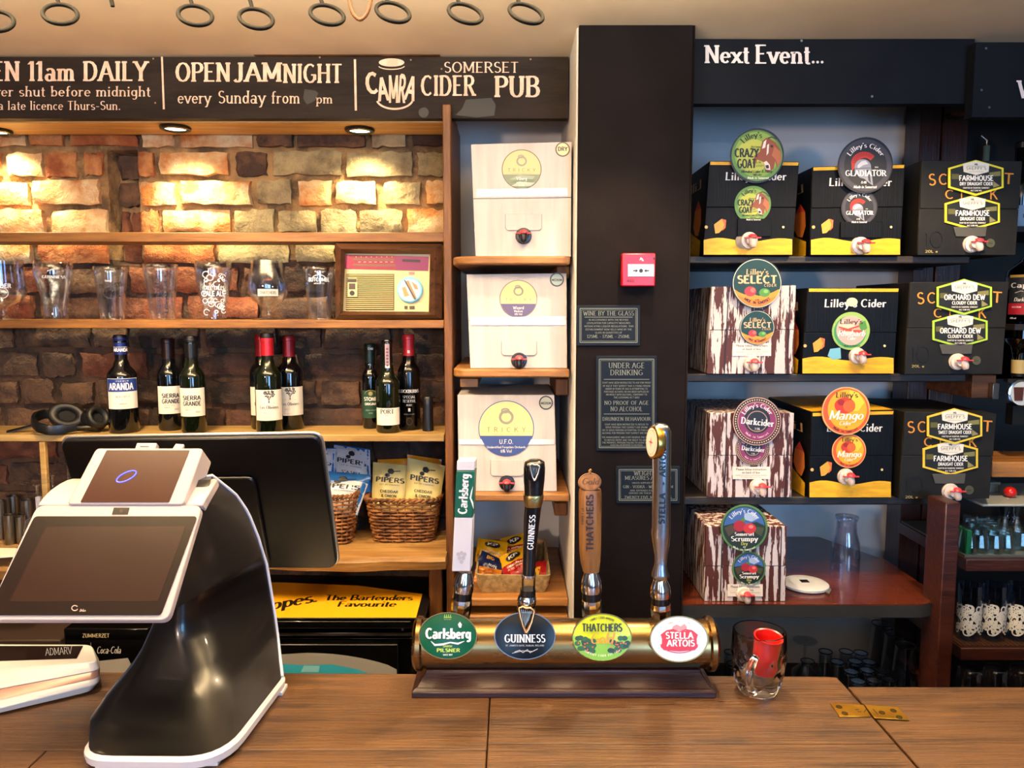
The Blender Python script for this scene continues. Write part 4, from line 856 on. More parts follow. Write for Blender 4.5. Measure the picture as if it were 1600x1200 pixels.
def spout(t, pl, px, py, r=13, dark=False, turn=0, k=1.0):
    c = pl(px, py, .002); s = r / F * (c.y); m1 = m_spk if dark else m_spw; n = Vector((0, -1, 0)); b = B()
    b.lathe([(s, 0), (s, .004), (s * .92, .006), (s * .92, .010), (s * .6, .011), (s * .5, .022), (.001, .022)], c, 24, ax=n); o = b.build('spigot', m1, t)
    q = c + Vector((s * .55 * turn, -.022, -s * .1)); d_ = Vector((turn * .3, -.2, -1)).normalized(); b = B()
    b.lathe([(s * .38, -s * .45), (s * .44, -s * .4), (s * .44, s * .35), (s * .36, s * .65), (s * .26, s * .78), (s * .2, s * .78), (.001, s * .6)], q, 16, ax=d_); b.build('nozzle', m1 if dark else M('spout_clear', '#c9b5ae', .25), o)
    b = B(); tq = q + Vector((0, -.002, s * .42)); b.lathe([(s * .5, 0), (s * .52, .002), (s * .3, .006), (.001, .0065)], tq, 16, ax=(turn * .2, -.35, 1))
    b.box((tq.x - s * .95, tq.y - .003, tq.z - s * .18), (tq.x + s * .95, tq.y + .003, tq.z - s * .02)); b.build('lever', m_spr, o, bev=.0008)
# ---- white cartons of still cider
def tricky_badge(t, f, cx, cy, r, cream, lower, name2, lines, ring='#5a5c48', hills=False):
    a = Art(f); a.disc(cx, cy, r, r, .0004, ring, 48); a.disc(cx, cy, r - 1.3, r - 1.3, .0008, cream, 48)
    yl = .27 * r; al = math.asin(.27); R2 = r - 1.4
    a.poly([(cx + R2 * math.cos(q), cy + R2 * math.sin(q)) for q in [al + (math.pi - 2 * al) * i / 24 for i in range(25)]], .0012, lower)
    if hills:
        for hh, cc in ((.45, '#93a08a'), (.62, '#6f7f68'), (.78, '#aeb8a4')):
            a.poly([(cx - R2 * .8 * (1 - hh * .4), cy + r * hh + 2), (cx - 4, cy + r * (hh - .16)), (cx + R2 * .7, cy + r * (hh - .1)), (cx + R2 * .6 * (1.2 - hh * .5), cy + r * (hh + .06)), (cx, cy + r * (hh + .08))], .0015 + hh * .0004, cc)
    g = '#8d8b7e'; s = r / 32
    a.ring(cx, cy - 13 * s, 8.5 * s, 8.2 * s, 2.8 * s, .0014, g, 24); a.ring(cx - 1 * s, cy - 20.5 * s, 5 * s, 3 * s, 1.8 * s, .0016, g, 16)
    a.text('TRICKY', cx, cy + 4 * s, 5.4 * s, 'fine', '#4c4a42', .0014, w=45 * s, track=.55); a.text('TRADITIONAL SOMERSET CIDER', cx, cy + 7.5 * s, 1.5 * s, 'fine', '#77746a', .0014, w=33 * s)
    a.text(name2, cx, cy + 17.5 * s, 5 * s, 'sans', '#e8e6e2', .003)
    for i, l in enumerate(lines): a.text(l, cx, cy + (22.5 + 5 * i) * s, (2.6 if len(l) > 8 else 3.6) * s, 'sans', '#e8e6e2', .003)
    a.build('badge', t)
def corner_badge(t, f, cx, cy, r, txt, inner, ring):
    a = Art(f); a.disc(cx, cy, r, r, .0008, ring, 28); a.disc(cx, cy, r - 2, r - 2, .0013, inner, 28); a.text(txt, cx, cy + r * .22, r * (.55 if len(txt) < 5 else .34), 'bold', '#333330', .002, w=r * (1.3 if len(txt) < 5 else 1.45)); a.build('strength_badge', t)
def perf_flap(t, f, x0, y0, x1, y1):
    b = B(); r_ = 4; pts = [(x0, y0), (x1, y0), (x1, y1 - r_), (x1 - 1.5, y1 - 1.5), (x1 - r_, y1), (x0 + r_, y1), (x0 + 1.5, y1 - 1.5), (x0, y1 - r_)]
    b.ext([f(u, v, .0) for u, v in pts], (0, -.0022, 0)); b.build('tear_flap', m_card, t, bev=.0006)
    b = B(); a = Art(f); a.line([(x0 - .5, y0), (x0 - .5, y1 - 3), (x0 + 3, y1 + .6), (x1 - 3, y1 + .6), (x1 + .5, y1 - 3), (x1 + .5, y0)], .8, .0004, '#8f8a88'); a.build('tear_line', t)
def tape(t, f, pts, h=.0009):
    a = Art(f); a.poly(pts, h, M('clear_tape_strip', '#d8d6dc', .15, 0, bump=.6, bs=30, spec=.8)); a.build('tape', t)
z_ = lambda y, Y: P(0, y, Y).z
G3 = 'white cider cartons on the plank shelves'
t, f, pl, cs = carton('cider_carton', 'top white cider carton with green-hills badge marked dry', 'carton', [(736, 226), (893, 222), (892, 394), (743, 396)], 1.86, .3, m_card, G3, seam=308, lift=z_(400, 1.83) + .0005)
tricky_badge(t, f, 815, 265, 31, '#cdb985', '#7c8970', 'Viberg', ['medium dry', '6.5%'], hills=True); corner_badge(t, f, 879, 234, 11.5, 'DRY', '#dccf9e', '#5e5344')
perf_flap(t, f, 790, 335, 846, 360); spout(t, pl, 818, 369, 12.5, True); tape(t, f, [(745, 296), (886, 294), (887, 306), (745, 308)])
t, f, pl, cs = carton('cider_carton', 'middle white cider carton with purple badge marked medium', 'carton', [(729, 429), (885, 427), (886, 586), (735, 587)], 1.88, .3, m_card, G3, seam=507, lift=z_(577, 1.85) + .0005)
tricky_badge(t, f, 810, 467, 29.5, '#cfc88a', '#5f5478', 'Wizard', ['Medium', '6% Vol'], ring='#7c6f74'); corner_badge(t, f, 870, 437, 11, 'MEDIUM', '#a9b5a8', '#3a4444')
perf_flap(t, f, 784, 533, 838, 555); spout(t, pl, 811, 563, 12.5, True); tape(t, f, [(735, 496), (884, 494), (885, 508), (735, 508)])
t, f, pl, cs = carton('cider_carton', 'lowest white cider carton with large blue badge marked medium', 'carton', [(715, 617), (866, 617), (870, 772), (717, 771)], 1.90, .27, m_card, G3, seam=695, lift=z_(772, 1.87) + .0005)
tricky_badge(t, f, 791, 669, 43.5, '#d3cc8e', '#3c508e', 'U.F.O.', ['Unidentified Forgotten Orchards', '6% Vol'], ring='#3f5490'); corner_badge(t, f, 853, 629, 11, 'MEDIUM', '#a3a596', '#33332e')
perf_flap(t, f, 767, 718, 818, 743); spout(t, pl, 792, 754, 12.5, True); tape(t, f, [(717, 686), (866, 686), (866, 694), (717, 694)])
# ---- round and hexagonal badges
def disc_badge(t, pl, cx, cy, r, draw, h0, name='badge', rim='#20242a'):
    """a thin card disc with flat print, h0 in front of the carton face; draw(a, cx, cy, s) with s = r / 40"""
    b = B(); c = pl(cx, cy, h0); s = r / F * c.y; mt = pr(rim)
    b.lathe([(s, 0), (s, .0022), (.001, .0022)], c, 48, ax=(0, -1, 0), mat=mt)
    a = Art(lambda u, v, h=0: pl(u, v, h + h0 + .0023), b=b); draw(a, cx, cy, r / 40); o = b.build(name, None, t, flatshade=True, fixn=False); return o
def d_goat(a, x, y, s):
    a.disc(x, y, 38.5 * s, None, .0002, '#5e8a3c', 48); a.disc(x, y - 2 * s, 34 * s, None, .0004, '#86a840', 40); a.disc(x - 6 * s, y, 25 * s, None, .0006, '#b6bf4a', 32)
    q = lambda pts: [(x + u * s, y + v * s) for u, v in pts]
    a.poly(q([(8, -22), (14, -27), (20, -25), (28, -20), (35, -8), (37, 6), (30, 18), (27, 8), (25, 20), (18, 24), (12, 22), (10, 10), (0, 6), (-3, 14), (-7, 12), (-4, 0), (4, -6), (6, -14)]), .0008, '#8f4a24')
    a.poly(q([(26, -14), (35, -6), (37, 6), (31, 16), (28, 6), (22, 0)]), .001, '#b4683c'); a.poly(q([(10, -21), (14, -24), (12, -12), (7, -10)]), .0012, '#efe6dc'); a.poly(q([(15, -16), (18, -18), (17, -4), (14, 0)]), .0012, '#efe6dc')
    a.poly(q([(10, 10), (14, 8), (19, 14), (20, 22), (13, 21)]), .0012, '#e4d8cc'); a.poly(q([(12, 15), (17, 14), (18, 19), (14, 20)]), .0014, '#2a2020'); a.disc(x + 22 * s, y - 14 * s, 2 * s, None, .0014, '#20140e', 10)
    a.line(q([(16, -26), (22, -28), (30, -25), (36, -17)]), 2 * s, .001, '#3a332c')
    a.arc("Lilley's", x, y, 27 * s, 8.5 * s, 'serif', '#1e2a14', .0016, mid=107, span=62); a.text('Med Sweet', x - 2 * s, y - 12 * s, 2.6 * s, 'sans', '#1e2a14', .0016)
    a.text('CRAZY', x - 16 * s, y + 2.5 * s, 13 * s, 'heavy', '#181c12', .0018, w=36 * s); a.text('GOAT', x - 16 * s, y + 19 * s, 13.5 * s, 'heavy', '#181c12', .0018, w=28 * s)
    a.text('6.8%', x + 2 * s, y + 12 * s, 3 * s, 'sans', '#181c12', .0016); a.text('CLOUDY', x + 3 * s, y + 17 * s, 3 * s, 'sans', '#181c12', .0016)
    a.text('Blended Cider & Perry', x - 1 * s, y + 26 * s, 4 * s, 'ital', '#181c12', .0016, w=47 * s); a.text('Still cider', x, y + 30.5 * s, 3 * s, 'ital', '#181c12', .0016); a.arc('Made in Somerset', x, y, 33 * s, 3.6 * s, 'ital', '#e8f0d8', .0016, mid=92, bottom=True, span=58) if 0 else a.text('Made in Somerset', x + 1 * s, y + 35.5 * s, 3.6 * s, 'ital', '#eef2e0', .0016, w=32 * s)
def d_glad(a, x, y, s):
    a.disc(x, y, 38.5 * s, None, .0002, '#3b3944', 48); a.disc(x, y, 31.5 * s, None, .0004, '#17171b', 48); q = lambda pts: [(x + u * s, y + v * s) for u, v in pts]
    rim = [(-19 + 0, 10)] + [(-2 + 19 * math.cos(R(k)), -3 + 17 * math.sin(R(k))) for k in range(180, 325, 12)]; inn = [(-1 + 11 * math.cos(R(k)), 0 + 11 * math.sin(R(k))) for k in range(320, 175, -12)]
    a.poly(q([(-20, 8)] + rim[1:] + inn), .0006, '#b8281e')
    for k in range(185, 320, 9): a.line(q([(-2 + 12 * math.cos(R(k)), -3 + 11 * math.sin(R(k))), (-2 + 18 * math.cos(R(k)), -3 + 16 * math.sin(R(k)))]), .9 * s, .0008, '#7c140e')
    a.poly(q([(-16, 10)] + [(-4 + 12 * math.cos(R(k)), 2 + 11 * math.sin(R(k))) for k in range(180, 361, 15)] + [(9, 12), (11, 30), (5, 26), (-2, 20), (-9, 18), (-12, 14)]), .001, '#8c90a0')
    a.poly(q([(-12, 0), (-6, -6), (0, -7), (4, -2), (-4, 0), (-12, 6)]), .0012, '#c6cad6'); a.poly(q([(1, 7), (7, 7), (7, 11), (2, 11)]), .0014, '#101014'); a.poly(q([(3, 13), (6, 13), (8, 27), (4, 22)]), .0014, '#34343c'); a.line(q([(-15, 5), (8, 4)]), 1.4 * s, .0013, '#5c6070')
    a.arc("Lilley's Cider", x, y, 26 * s, 7 * s, 'hand', '#ece8e8', .0016, mid=90, span=120); a.text('GLADIATOR', x, y + 16 * s, 8.5 * s, 'serif', '#f4f2f2', .0018, w=60 * s)
    a.text('Mild', x + 16 * s, y + 4 * s, 2.2 * s, 'sans', '#e8e8e8', .0016); a.text('medium cider', x + 17 * s, y + 8 * s, 2.2 * s, 'sans', '#e8e8e8', .0016); a.text('8.4%', x - 3 * s, y + 27 * s, 3.4 * s, 'ital', '#ece8e8', .0016); a.text('Made in Somerset', x - 1 * s, y + 34 * s, 4 * s, 'ital', '#ece8e8', .0016, w=34 * s)
def d_select(a, x, y, s):
    a.disc(x, y, 39 * s, None, .0002, '#d8dcc8', 48); a.disc(x, y, 38 * s, None, .0004, '#12382f', 48); q = lambda pts: [(x + u * s, y + v * s) for u, v in pts]
    a.poly(q([(38 * math.cos(R(k)), 38 * math.sin(R(k))) for k in range(14, 167, 8)] + [(-30, 14), (-20, 18), (-8, 17), (2, 20), (14, 19), (26, 14), (34, 10)]), .0006, '#dc9020')
    a.poly(q([(38 * math.cos(R(k)), 38 * math.sin(R(k))) for k in range(30, 151, 8)] + [(-16, 24), (0, 27), (18, 25)]), .0008, '#e87c20')
    a.disc(x - 11 * s, y + 13 * s, 9.5 * s, 8 * s, .001, '#b03438', 20); a.disc(x - 7 * s, y + 11 * s, 4 * s, 4 * s, .0012, '#d86a5c', 12); a.disc(x + 12 * s, y + 15 * s, 9 * s, 7 * s, .001, '#4f8a34', 20); a.disc(x + 14 * s, y + 13 * s, 4 * s, 3 * s, .0012, '#7fae58', 12)
    a.text("Lilley's", x, y - 14 * s, 9 * s, 'hand', '#cfae7c', .0014, w=36 * s); a.text('SELECT', x, y + 0 * s, 12.5 * s, 'bold', '#d8b488', .0014, w=64 * s); a.text('CIDER', x + 21 * s, y + 5.5 * s, 4.4 * s, 'sans', '#d8b488', .0014, w=20 * s, track=.15)
    a.text('4.8%', x, y + 28 * s, 2.8 * s, 'sans', '#20140c', .0014); a.arc('MADE IN SOMERSET', x, y, 36.5 * s, 4 * s, 'bold', '#2a1c10', .0014, mid=90, bottom=False, span=78) if 0 else [a.text(ch, x + 33.5 * s * math.cos(R(an)), y + 33.5 * s * math.sin(R(an)), 4.4 * s, 'bold', '#2a1c10', .0014, rot=90 - an) for ch, an in zip('MADE IN SOMERSET', [126 - 4.9 * i for i in range(16)])]
def arcb(a, txt, x, y, r, size, st_, col, a0, a1):
    n = len(txt)
    for i, ch in enumerate(txt):
        an = a0 + (a1 - a0) * i / max(1, n - 1)
        if ch != ' ': a.text(ch, x + r * math.cos(R(an)), y + r * math.sin(R(an)), size, st_, col, .0016, rot=90 - an)
def d_dark(a, x, y, s):
    a.disc(x, y, 38.8 * s, None, .0002, '#c9a08c', 48); a.disc(x, y, 37.6 * s, None, .0004, '#241a20', 48)
    for i in range(56): an = 2 * math.pi * i / 56; a.disc(x + 34.6 * s * math.cos(an), y + 34.6 * s * math.sin(an), 1.25 * s, None, .0006, '#d8b494', 6)
    a.ring(x, y, 31.6 * s, 31.6 * s, 1 * s, .0006, '#c99a84', 40); a.disc(x, y, 30 * s, None, .0005, '#7c2c5c', 40); a.disc(x, y - 2 * s, 21 * s, 22 * s, .0007, '#1c1c22', 32); a.ring(x, y, 17 * s, 17 * s, 1.2 * s, .0009, '#b08a78', 32)
    a.arc("Lilley's Cider", x, y, 22.5 * s, 7 * s, 'hand', '#e4d4dc', .0016, mid=90, span=125); a.text('Darkcider', x, y + 6 * s, 10.5 * s, 'serif', '#f0ecf0', .0018, w=53 * s, rot=-6); a.text('7.5%', x, y + 14 * s, 3.6 * s, 'sans', '#e0d8d8', .0016); arcb(a, 'Made in Somerset', x, y, 27 * s, 3.6 * s, 'serif', '#d8b4c4', 132, 48)
def d_mango(a, x, y, s):
    a.disc(x, y, 39 * s, None, .0002, '#e0b478', 48); a.disc(x, y, 37.5 * s, None, .0004, '#dc5a28', 48); a.disc(x + 2 * s, y - 2 * s, 32 * s, 33 * s, .0006, '#e8a81c', 40); a.poly([(x + 6 * s, y - 34 * s), (x + 20 * s, y - 30 * s), (x + 30 * s, y - 14 * s), (x + 20 * s, y), (x + 4 * s, y)], .0008, '#eec838')
    a.disc(x - 2 * s, y - 9 * s, 17 * s, 13 * s, .001, '#c63a24', 28); a.disc(x + 5 * s, y - 8 * s, 10 * s, 10 * s, .0012, '#dc6428', 20); a.disc(x - 8 * s, y - 14 * s, 6 * s, 5 * s, .0012, '#982420', 16)
    a.text("Lilley's", x + 1 * s, y - 22 * s, 9 * s, 'hand', '#3a2210', .0016, w=36 * s); a.text('Mango', x - 1 * s, y + 14 * s, 15 * s, 'script', '#f4efe6', .0018, w=56 * s); a.text('Cider', x - 2 * s, y + 23 * s, 7 * s, 'script', '#f0e6d8', .0018, w=20 * s); a.text('4%', x, y + 28 * s, 2.8 * s, 'sans', '#3a2210', .0016); arcb(a, 'Made in Somerset', x, y, 35 * s, 4 * s, 'serif', '#3a2210', 125, 58)
def d_scr(a, x, y, s):
    a.disc(x, y, 38.6 * s, None, .0002, '#4e7a44', 48); a.disc(x, y, 35.5 * s, None, .0004, '#1f2c22', 48); q = lambda pts: [(x + u * s, y + v * s) for u, v in pts]
    a.poly(q([(34 * math.cos(R(k)), 34 * math.sin(R(k))) for k in range(186, 355, 8)] + [(20, -10), (4, -6), (-14, -8)]), .0006, '#3a60a0'); a.poly(q([(0, -24), (16, -26), (24, -16), (12, -10), (0, -14)]), .0008, '#9ab0d0'); a.poly(q([(-33, 0), (-20, -6), (-14, 6), (-26, 14)]), .0007, '#4a4030'); a.poly(q([(20, -2), (33, 0), (28, 14), (18, 8)]), .0007, '#40482c')
    a.disc(x - 8 * s, y - 3 * s, 10 * s, 9.5 * s, .001, '#9c2430', 20); a.disc(x + 9 * s, y + 1 * s, 10.5 * s, 9 * s, .0012, '#b62f34', 20); a.disc(x + 11 * s, y - 2 * s, 4 * s, 3 * s, .0014, '#e07a70', 12); a.poly(q([(-8, -12), (0, -18), (2, -10)]), .001, '#4a7a2c')
    a.arc("Lilley's Cider", x, y, 25 * s, 7 * s, 'hand', '#d8dce8', .0016, mid=90, span=112); a.text('Somerset', x, y + 13 * s, 6 * s, 'serif', '#f2eeea', .0018, w=32 * s); a.text('Scrumpy', x, y + 22 * s, 8.5 * s, 'serif', '#f6f2ee', .0018, w=44 * s); a.text('Dry', x, y + 28.5 * s, 5.5 * s, 'serif', '#b8c05a', .0016); a.text('6%', x, y + 33 * s, 3 * s, 'sans', '#e0e0e0', .0016); arcb(a, 'Made in Somerset', x, y, 37.5 * s, 3.4 * s, 'serif', '#e0e8d8', 118, 62)
def d_rhub(a, x, y, s):
    a.disc(x, y, 39.5 * s, None, .0002, '#8fb45a', 40); a.disc(x - 2 * s, y + 2 * s, 34 * s, None, .0004, '#3f8f5a', 40); a.disc(x, y - 1 * s, 31 * s, None, .0006, '#e4a49c', 36); a.disc(x - 8 * s, y - 8 * s, 18 * s, 16 * s, .0008, '#ecc0ac', 24); q = lambda pts: [(x + u * s, y + v * s) for u, v in pts]
    for p_ in ([(-26, -8), (20, 4)], [(-24, -2), (24, 0)], [(-22, 2), (22, -12)]): a.line(q(p_), 3.6 * s, .001, '#c8482e')
    a.poly(q([(16, -16), (30, -22), (34, -6), (24, 2), (18, -6)]), .0012, '#4f8a3c'); a.text("Lilley's", x, y - 15 * s, 10 * s, 'hand', '#262214', .0016, w=48 * s); a.text('Rhubarb', x, y + 11 * s, 12.5 * s, 'script', '#f4efe8', .0018, w=58 * s); a.text('Cider', x, y + 19 * s, 7 * s, 'script', '#f4efe8', .0018, w=18 * s); a.text('Made in Somerset', x + 2 * s, y + 33 * s, 3.6 * s, 'serif', '#223018', .0016, w=34 * s)
def lip(c): return c
GB = 'cider cartons on the dark right shelves'
def black_lilley(label, q, seam, lift, sidew, cidertext=True, Y=YR - .012, tvis='full'):
    t, f, pl, cs = carton('cider_carton', label, 'carton', q, Y, .33, m_cardb, GB, seam=seam, lift=lift)
    q = q[:2] + [projxy(cs[2]), projxy(cs[3])]; (tlx, tly), (trx, tr_y), (brx, bry), (blx, bly) = q
    a = Art(f); hw = trx - tlx
    a.poly([(tlx + 1, tly + 1), (trx - 1, tr_y + 1), (trx - 2, tr_y + 6), (tlx + 1, tly + 6)], .0004, m_cardy)
    n = 14; top = [(lerp(blx + 1, brx - 1, i / n), lerp(bly, bry, i / n) - 24 - 3.5 * math.sin(i / n * 9) * (1 - .3 * i / n)) for i in range(n + 1)]
    for i in range(n): a.poly([top[i], top[i + 1], (top[i + 1][0], lerp(bly, bry, (i + 1) / n) - 1), (top[i][0], lerp(bly, bry, i / n) - 1)], .0004, m_cardy)
    cx = blx + 27; cy = bly - 46
    a.poly([(cx - 8, cy + 12), (cx - 10, cy - 2), (cx + 2, cy - 11), (cx + 9, cy - 8), (cx + 7, cy + 2), (cx - 2, cy + 11)], .0006, '#cf9a30'); a.poly([(cx + 2, cy - 11), (cx + 9, cy - 9), (cx + 8, cy + 3), (cx + 3, cy + 8), (cx + 6, cy - 2)], .0008, '#d4642c')
    a.disc(cx - 22, cy + 2, 2.6, 2.6, .0006, '#d8a860', 12); a.disc(brx - 15, bry - 44, 2, 2, .0006, '#e0c890', 10)
    a.text("Lilley's Cider", (tlx + trx) / 2 + 2, (tly + 30), 12.5, 'hand', '#e6e2de', .0006, w=hw * .68)
    a.build('print', t)
    # side print on the left face
    A_, D_ = cs[0] - Vector((.001, 0, 0)), cs[3] - Vector((.001, 0, 0))
    def sf(u, v, h=0): return D_.lerp(A_, v) + Vector((-.0052 - h, .33 * u, 0))
    a = Art(sf); a.sy = 1; a.poly([(.03, .0), (1, .0), (1, .5), (.6, .42), (.3, .26), (.03, .16)], 0, m_cardy)
    a.poly([(.1, .22), (.04, .34), (.06, .5), (.16, .6), (.26, .5), (.28, .34), (.2, .24)], .0006, '#d8782c'); a.poly([(.05, .5), (.16, .62), (.27, .5), (.2, .52), (.1, .52)], .0009, '#c8342c')
    a.text("Lilley's", .5, .74, .1, 'hand', '#c8a070', .0006, w=.8); a.build('side_print', t)
    return t, f, pl, cs
L1, L2, L3 = [z + .0006 for z in zr]
t, f, pl, cs = black_lilley('black and yellow cider carton under the goat badge', [(1108, 252), (1248, 253), (1238, 398), (1098, 396)], 322, L1, 0)
disc_badge(t, pl, 1180, 245, 41, d_goat, .012); disc_badge(t, pl, 1175, 320, 28, d_goat, .0036, rim='#5e8a3c')
b = B(); b.box((pl(1152, 330).x, YR - .0195, pl(0, 370).z), (pl(1205, 330).x, YR - .015, pl(0, 342).z)); b.build('tear_flap', m_cardb, t, bev=.001); spout(t, pl, 1169, 376, 13.5, False, .25)
b = B(); b.lathe([(.018, 0), (.019, .004), (.014, .006)], pl(1160, 377, .001), 16, ax=(0, -1, 0)); b.build('spigot_collar', M('torn_card', '#8f8578', .8), t)
t, f, pl, cs = black_lilley('black and yellow cider carton under the helmet badge', [(1269, 261), (1413, 257), (1406, 403), (1265, 403)], 327, L1, 0)
disc_badge(t, pl, 1348, 260, 42, d_glad, .012, rim='#131316'); disc_badge(t, pl, 1341, 325, 28, lambda a, x, y, s: d_glad(a, x, y, s), .0036, rim='#0f0f12')
b = B(); b.box((pl(1312, 350).x, YR - .0195, pl(0, 372).z), (pl(1377, 350).x, YR - .015, pl(0, 347).z)); b.build('tear_flap', m_cardb, t, bev=.001); spout(t, pl, 1342, 384, 14, False, .5)
tape(t, f, [(1272, 328), (1408, 326), (1408, 346), (1272, 349)], .0005) if 0 else None
t, f, pl, cs = black_lilley('black and yellow cider carton with one pink rhubarb badge', [(1262, 450), (1404, 450), (1396, 584), (1252, 584)], 519, L2, 0)
disc_badge(t, pl, 1328, 517, 29.5, d_rhub, .0036, rim='#8fb45a'); spout(t, pl, 1338, 556, 13, False, .4)
a = Art(f); a.disc(1330, 472, 9, 7, .001, '#d8c8a8', 12); a.poly([(1296, 545), (1312, 543), (1313, 560), (1300, 562), (1292, 556)], .001, '#6fb0c8'); a.build('sticker_residue', t)
t, f, pl, cs = black_lilley('black and yellow cider carton under the mango badge', [(1268, 644), (1396, 641), (1392, 776), (1263, 777)], 712, L3, 0)
disc_badge(t, pl, 1318, 641, 38, d_mango, .012, rim='#e0a060'); disc_badge(t, pl, 1325, 704, 27, d_mango, .0036, rim='#e0a060'); spout(t, pl, 1320, 744, 13, False, .4)
def topface(t, cs, mat, d=.33):
    b = B(); b.poly([cs[0] + Vector((0, .004, .0012)), cs[1] + Vector((0, .004, .0012)), cs[1] + Vector((0, d - .01, .0012)), cs[0] + Vector((0, d - .01, .0012))]); b.ext([v.copy() for v in b.v], (0, 0, .0008)); b.build('top_print', mat, t)
topface(t, cs, m_cardy)
def brown_lilley(label, q, seam, lift, Y, bdraw, b1, b2, note, sp, dp=.30):
    t, f, pl, cs = carton('cider_carton', label, 'carton', q, Y, dp, m_peel, GB, seam=seam, lift=lift); q = q[:2] + [projxy(cs[2]), projxy(cs[3])]
    a = Art(f)
    for k in (.20, .62, .93):
        a.line([(lerp(q[0][0], q[1][0], k), q[0][1] + 1), (lerp(q[3][0], q[2][0], k), q[3][1] - 1)], 1.6, .0004, '#1c100c')
    a.build('plank_lines', t)
    for i, bb in enumerate((b1, b2)): disc_badge(t, pl, bb[0], bb[1], bb[2], bdraw, .012 if i == 0 else .0036, rim='#1c2420' if bdraw is not d_scr else '#38603a')
    x, y, w_, h_ = note; b = B(); b.ext([f(x, y, .0004), f(x + w_, y, .0004), f(x + w_, y + h_, .0004), f(x, y + h_, .0004)], (0, -.0005, 0), M('note_paper', '#e4dcd2', .7)); 
    a = Art(lambda u, v, h=0: f(u, v, h + .0011), b=b); a.text('Please follow instructions', x + w_ / 2, y + h_ * .28, 3.6, 'sans', '#3a3634', .0002, w=w_ * .82); a.text('on back of box.', x + w_ / 2, y + h_ * .54, 3.6, 'sans', '#3a3634', .0002, w=w_ * .5)
    a.text('Carefully remove perforated section', x + w_ / 2, y + h_ * .72, 2, 'fine', '#4a4644', .0002, w=w_ * .84); a.text('to reveal tap inside box', x + w_ / 2, y + h_ * .88, 2, 'fine', '#4a4644', .0002, w=w_ * .55); b.build('note_label', None, t, flatshade=True, fixn=False)
    spout(t, pl, *sp); return t, f, pl, cs
brown_lilley('brown peeling-paint carton with dark green select badges', [(1112, 448), (1243, 446), (1239, 585), (1104, 585)], 516, L2, YR - .008, d_select, (1180, 443, 38.5), (1182, 512, 27), (1144, 536, 60, 20), (1174, 568, 13, False, 0))
brown_lilley('brown peeling-paint carton with purple dark cider badges', [(1109, 645), (1240, 645), (1236, 775), (1105, 775)], 710, L3, YR - .008, d_dark, (1180, 657, 38.5), (1175, 700, 27), (1144, 729, 58, 19), (1183, 760, 13, False, .5))
z4 = z1 + .0006
brown_lilley('lowest brown peeling-paint carton with green scrumpy badges', [(1103, 822), (1229, 822), (1226, 951), (1099, 951)], 890, z4, Yf + .02, d_scr, (1160, 822, 37.5), (1169, 887, 27), (1136, 912, 55, 19), (1161, 927, 12, False, .3))
# sheppy cartons
def hexb(t, pl, cx, cy, w, h, col, name1, name2, h0):
    hx = lambda k: [(cx - w * k, cy - h * .55 * k), (cx, cy - h * k), (cx + w * k, cy - h * .55 * k), (cx + w * k, cy + h * .55 * k), (cx, cy + h * k), (cx - w * k, cy + h * .55 * k)]
    b = B(); b.ext([pl(u, v, h0) for u, v in hx(1)], (0, -.0022, 0), pr(col)); a = Art(lambda u, v, q=0: pl(u, v, q + h0 + .0023), b=b)
    ii = lambda d_: [(cx - w + d_, cy - h * .55 + d_ * .6), (cx, cy - h + d_), (cx + w - d_, cy - h * .55 + d_ * .6), (cx + w - d_, cy + h * .55 - d_ * .6), (cx, cy + h - d_), (cx - w + d_, cy + h * .55 - d_ * .6)]
    a.poly(ii(3.4), .0003, '#1d1f1a'); s = w / 42
    a.poly([(cx + 20 * s, cy - 8 * s), (cx + 37 * s, cy - 10 * s), (cx + 37 * s, cy - 3 * s), (cx + 20 * s, cy - 2 * s)], .0005, '#7c7a48'); a.poly([(cx - 37 * s, cy - 6 * s), (cx - 26 * s, cy - 6 * s), (cx - 26 * s, cy + 2 * s), (cx - 37 * s, cy + 2 * s)], .0005, '#5c5a2c'); a.poly([(cx + 26 * s, cy + 5 * s), (cx + 36 * s, cy + 12 * s), (cx + 26 * s, cy + 15 * s)], .0005, '#8a8458')
    a.poly([(cx - 20 * s, cy - 21 * s), (cx, cy - h + 2), (cx + 20 * s, cy - 21 * s), (cx + 19 * s, cy - 9 * s), (cx, cy - 4 * s), (cx - 19 * s, cy - 9 * s)], .0006, '#e6e2d4')
    a.text("SHEPPY'S", cx, cy - 12 * s, 4.6 * s, 'sans', '#33312c', .0008, w=30 * s, track=.2); a.line([(cx - 14 * s, cy - 18 * s), (cx + 14 * s, cy - 18 * s)], .5, .0008, '#77746a'); a.text('Mb', cx, cy - 19 * s, 3 * s, 'bold', '#33312c', .0008); a.line([(cx - 11 * s, cy - 9 * s), (cx + 11 * s, cy - 9 * s)], .5, .0008, '#99958a')
    a.text(name1, cx, cy + 4.5 * s, 8 * s, 'bold', '#f2f0ea', .001, w=(52 if len(name1) < 10 else 62) * s); a.text(name2, cx, cy + 11.5 * s, 4.8 * s, 'bold', '#f2f0ea', .001, w=(50 if len(name2) > 15 else 38) * s); a.text('CRAFTED IN TAUNTON, SOMERSET', cx, cy + 16.5 * s, 2.2 * s, 'bold', '#e0ded4', .001, w=40 * s); a.text('ALC 5.0% VOL', cx, cy + 20.6 * s, 2.2 * s, 'bold', '#e0ded4', .001, w=17 * s)
    return b.build('badge', None, t, flatshade=True, fixn=False)
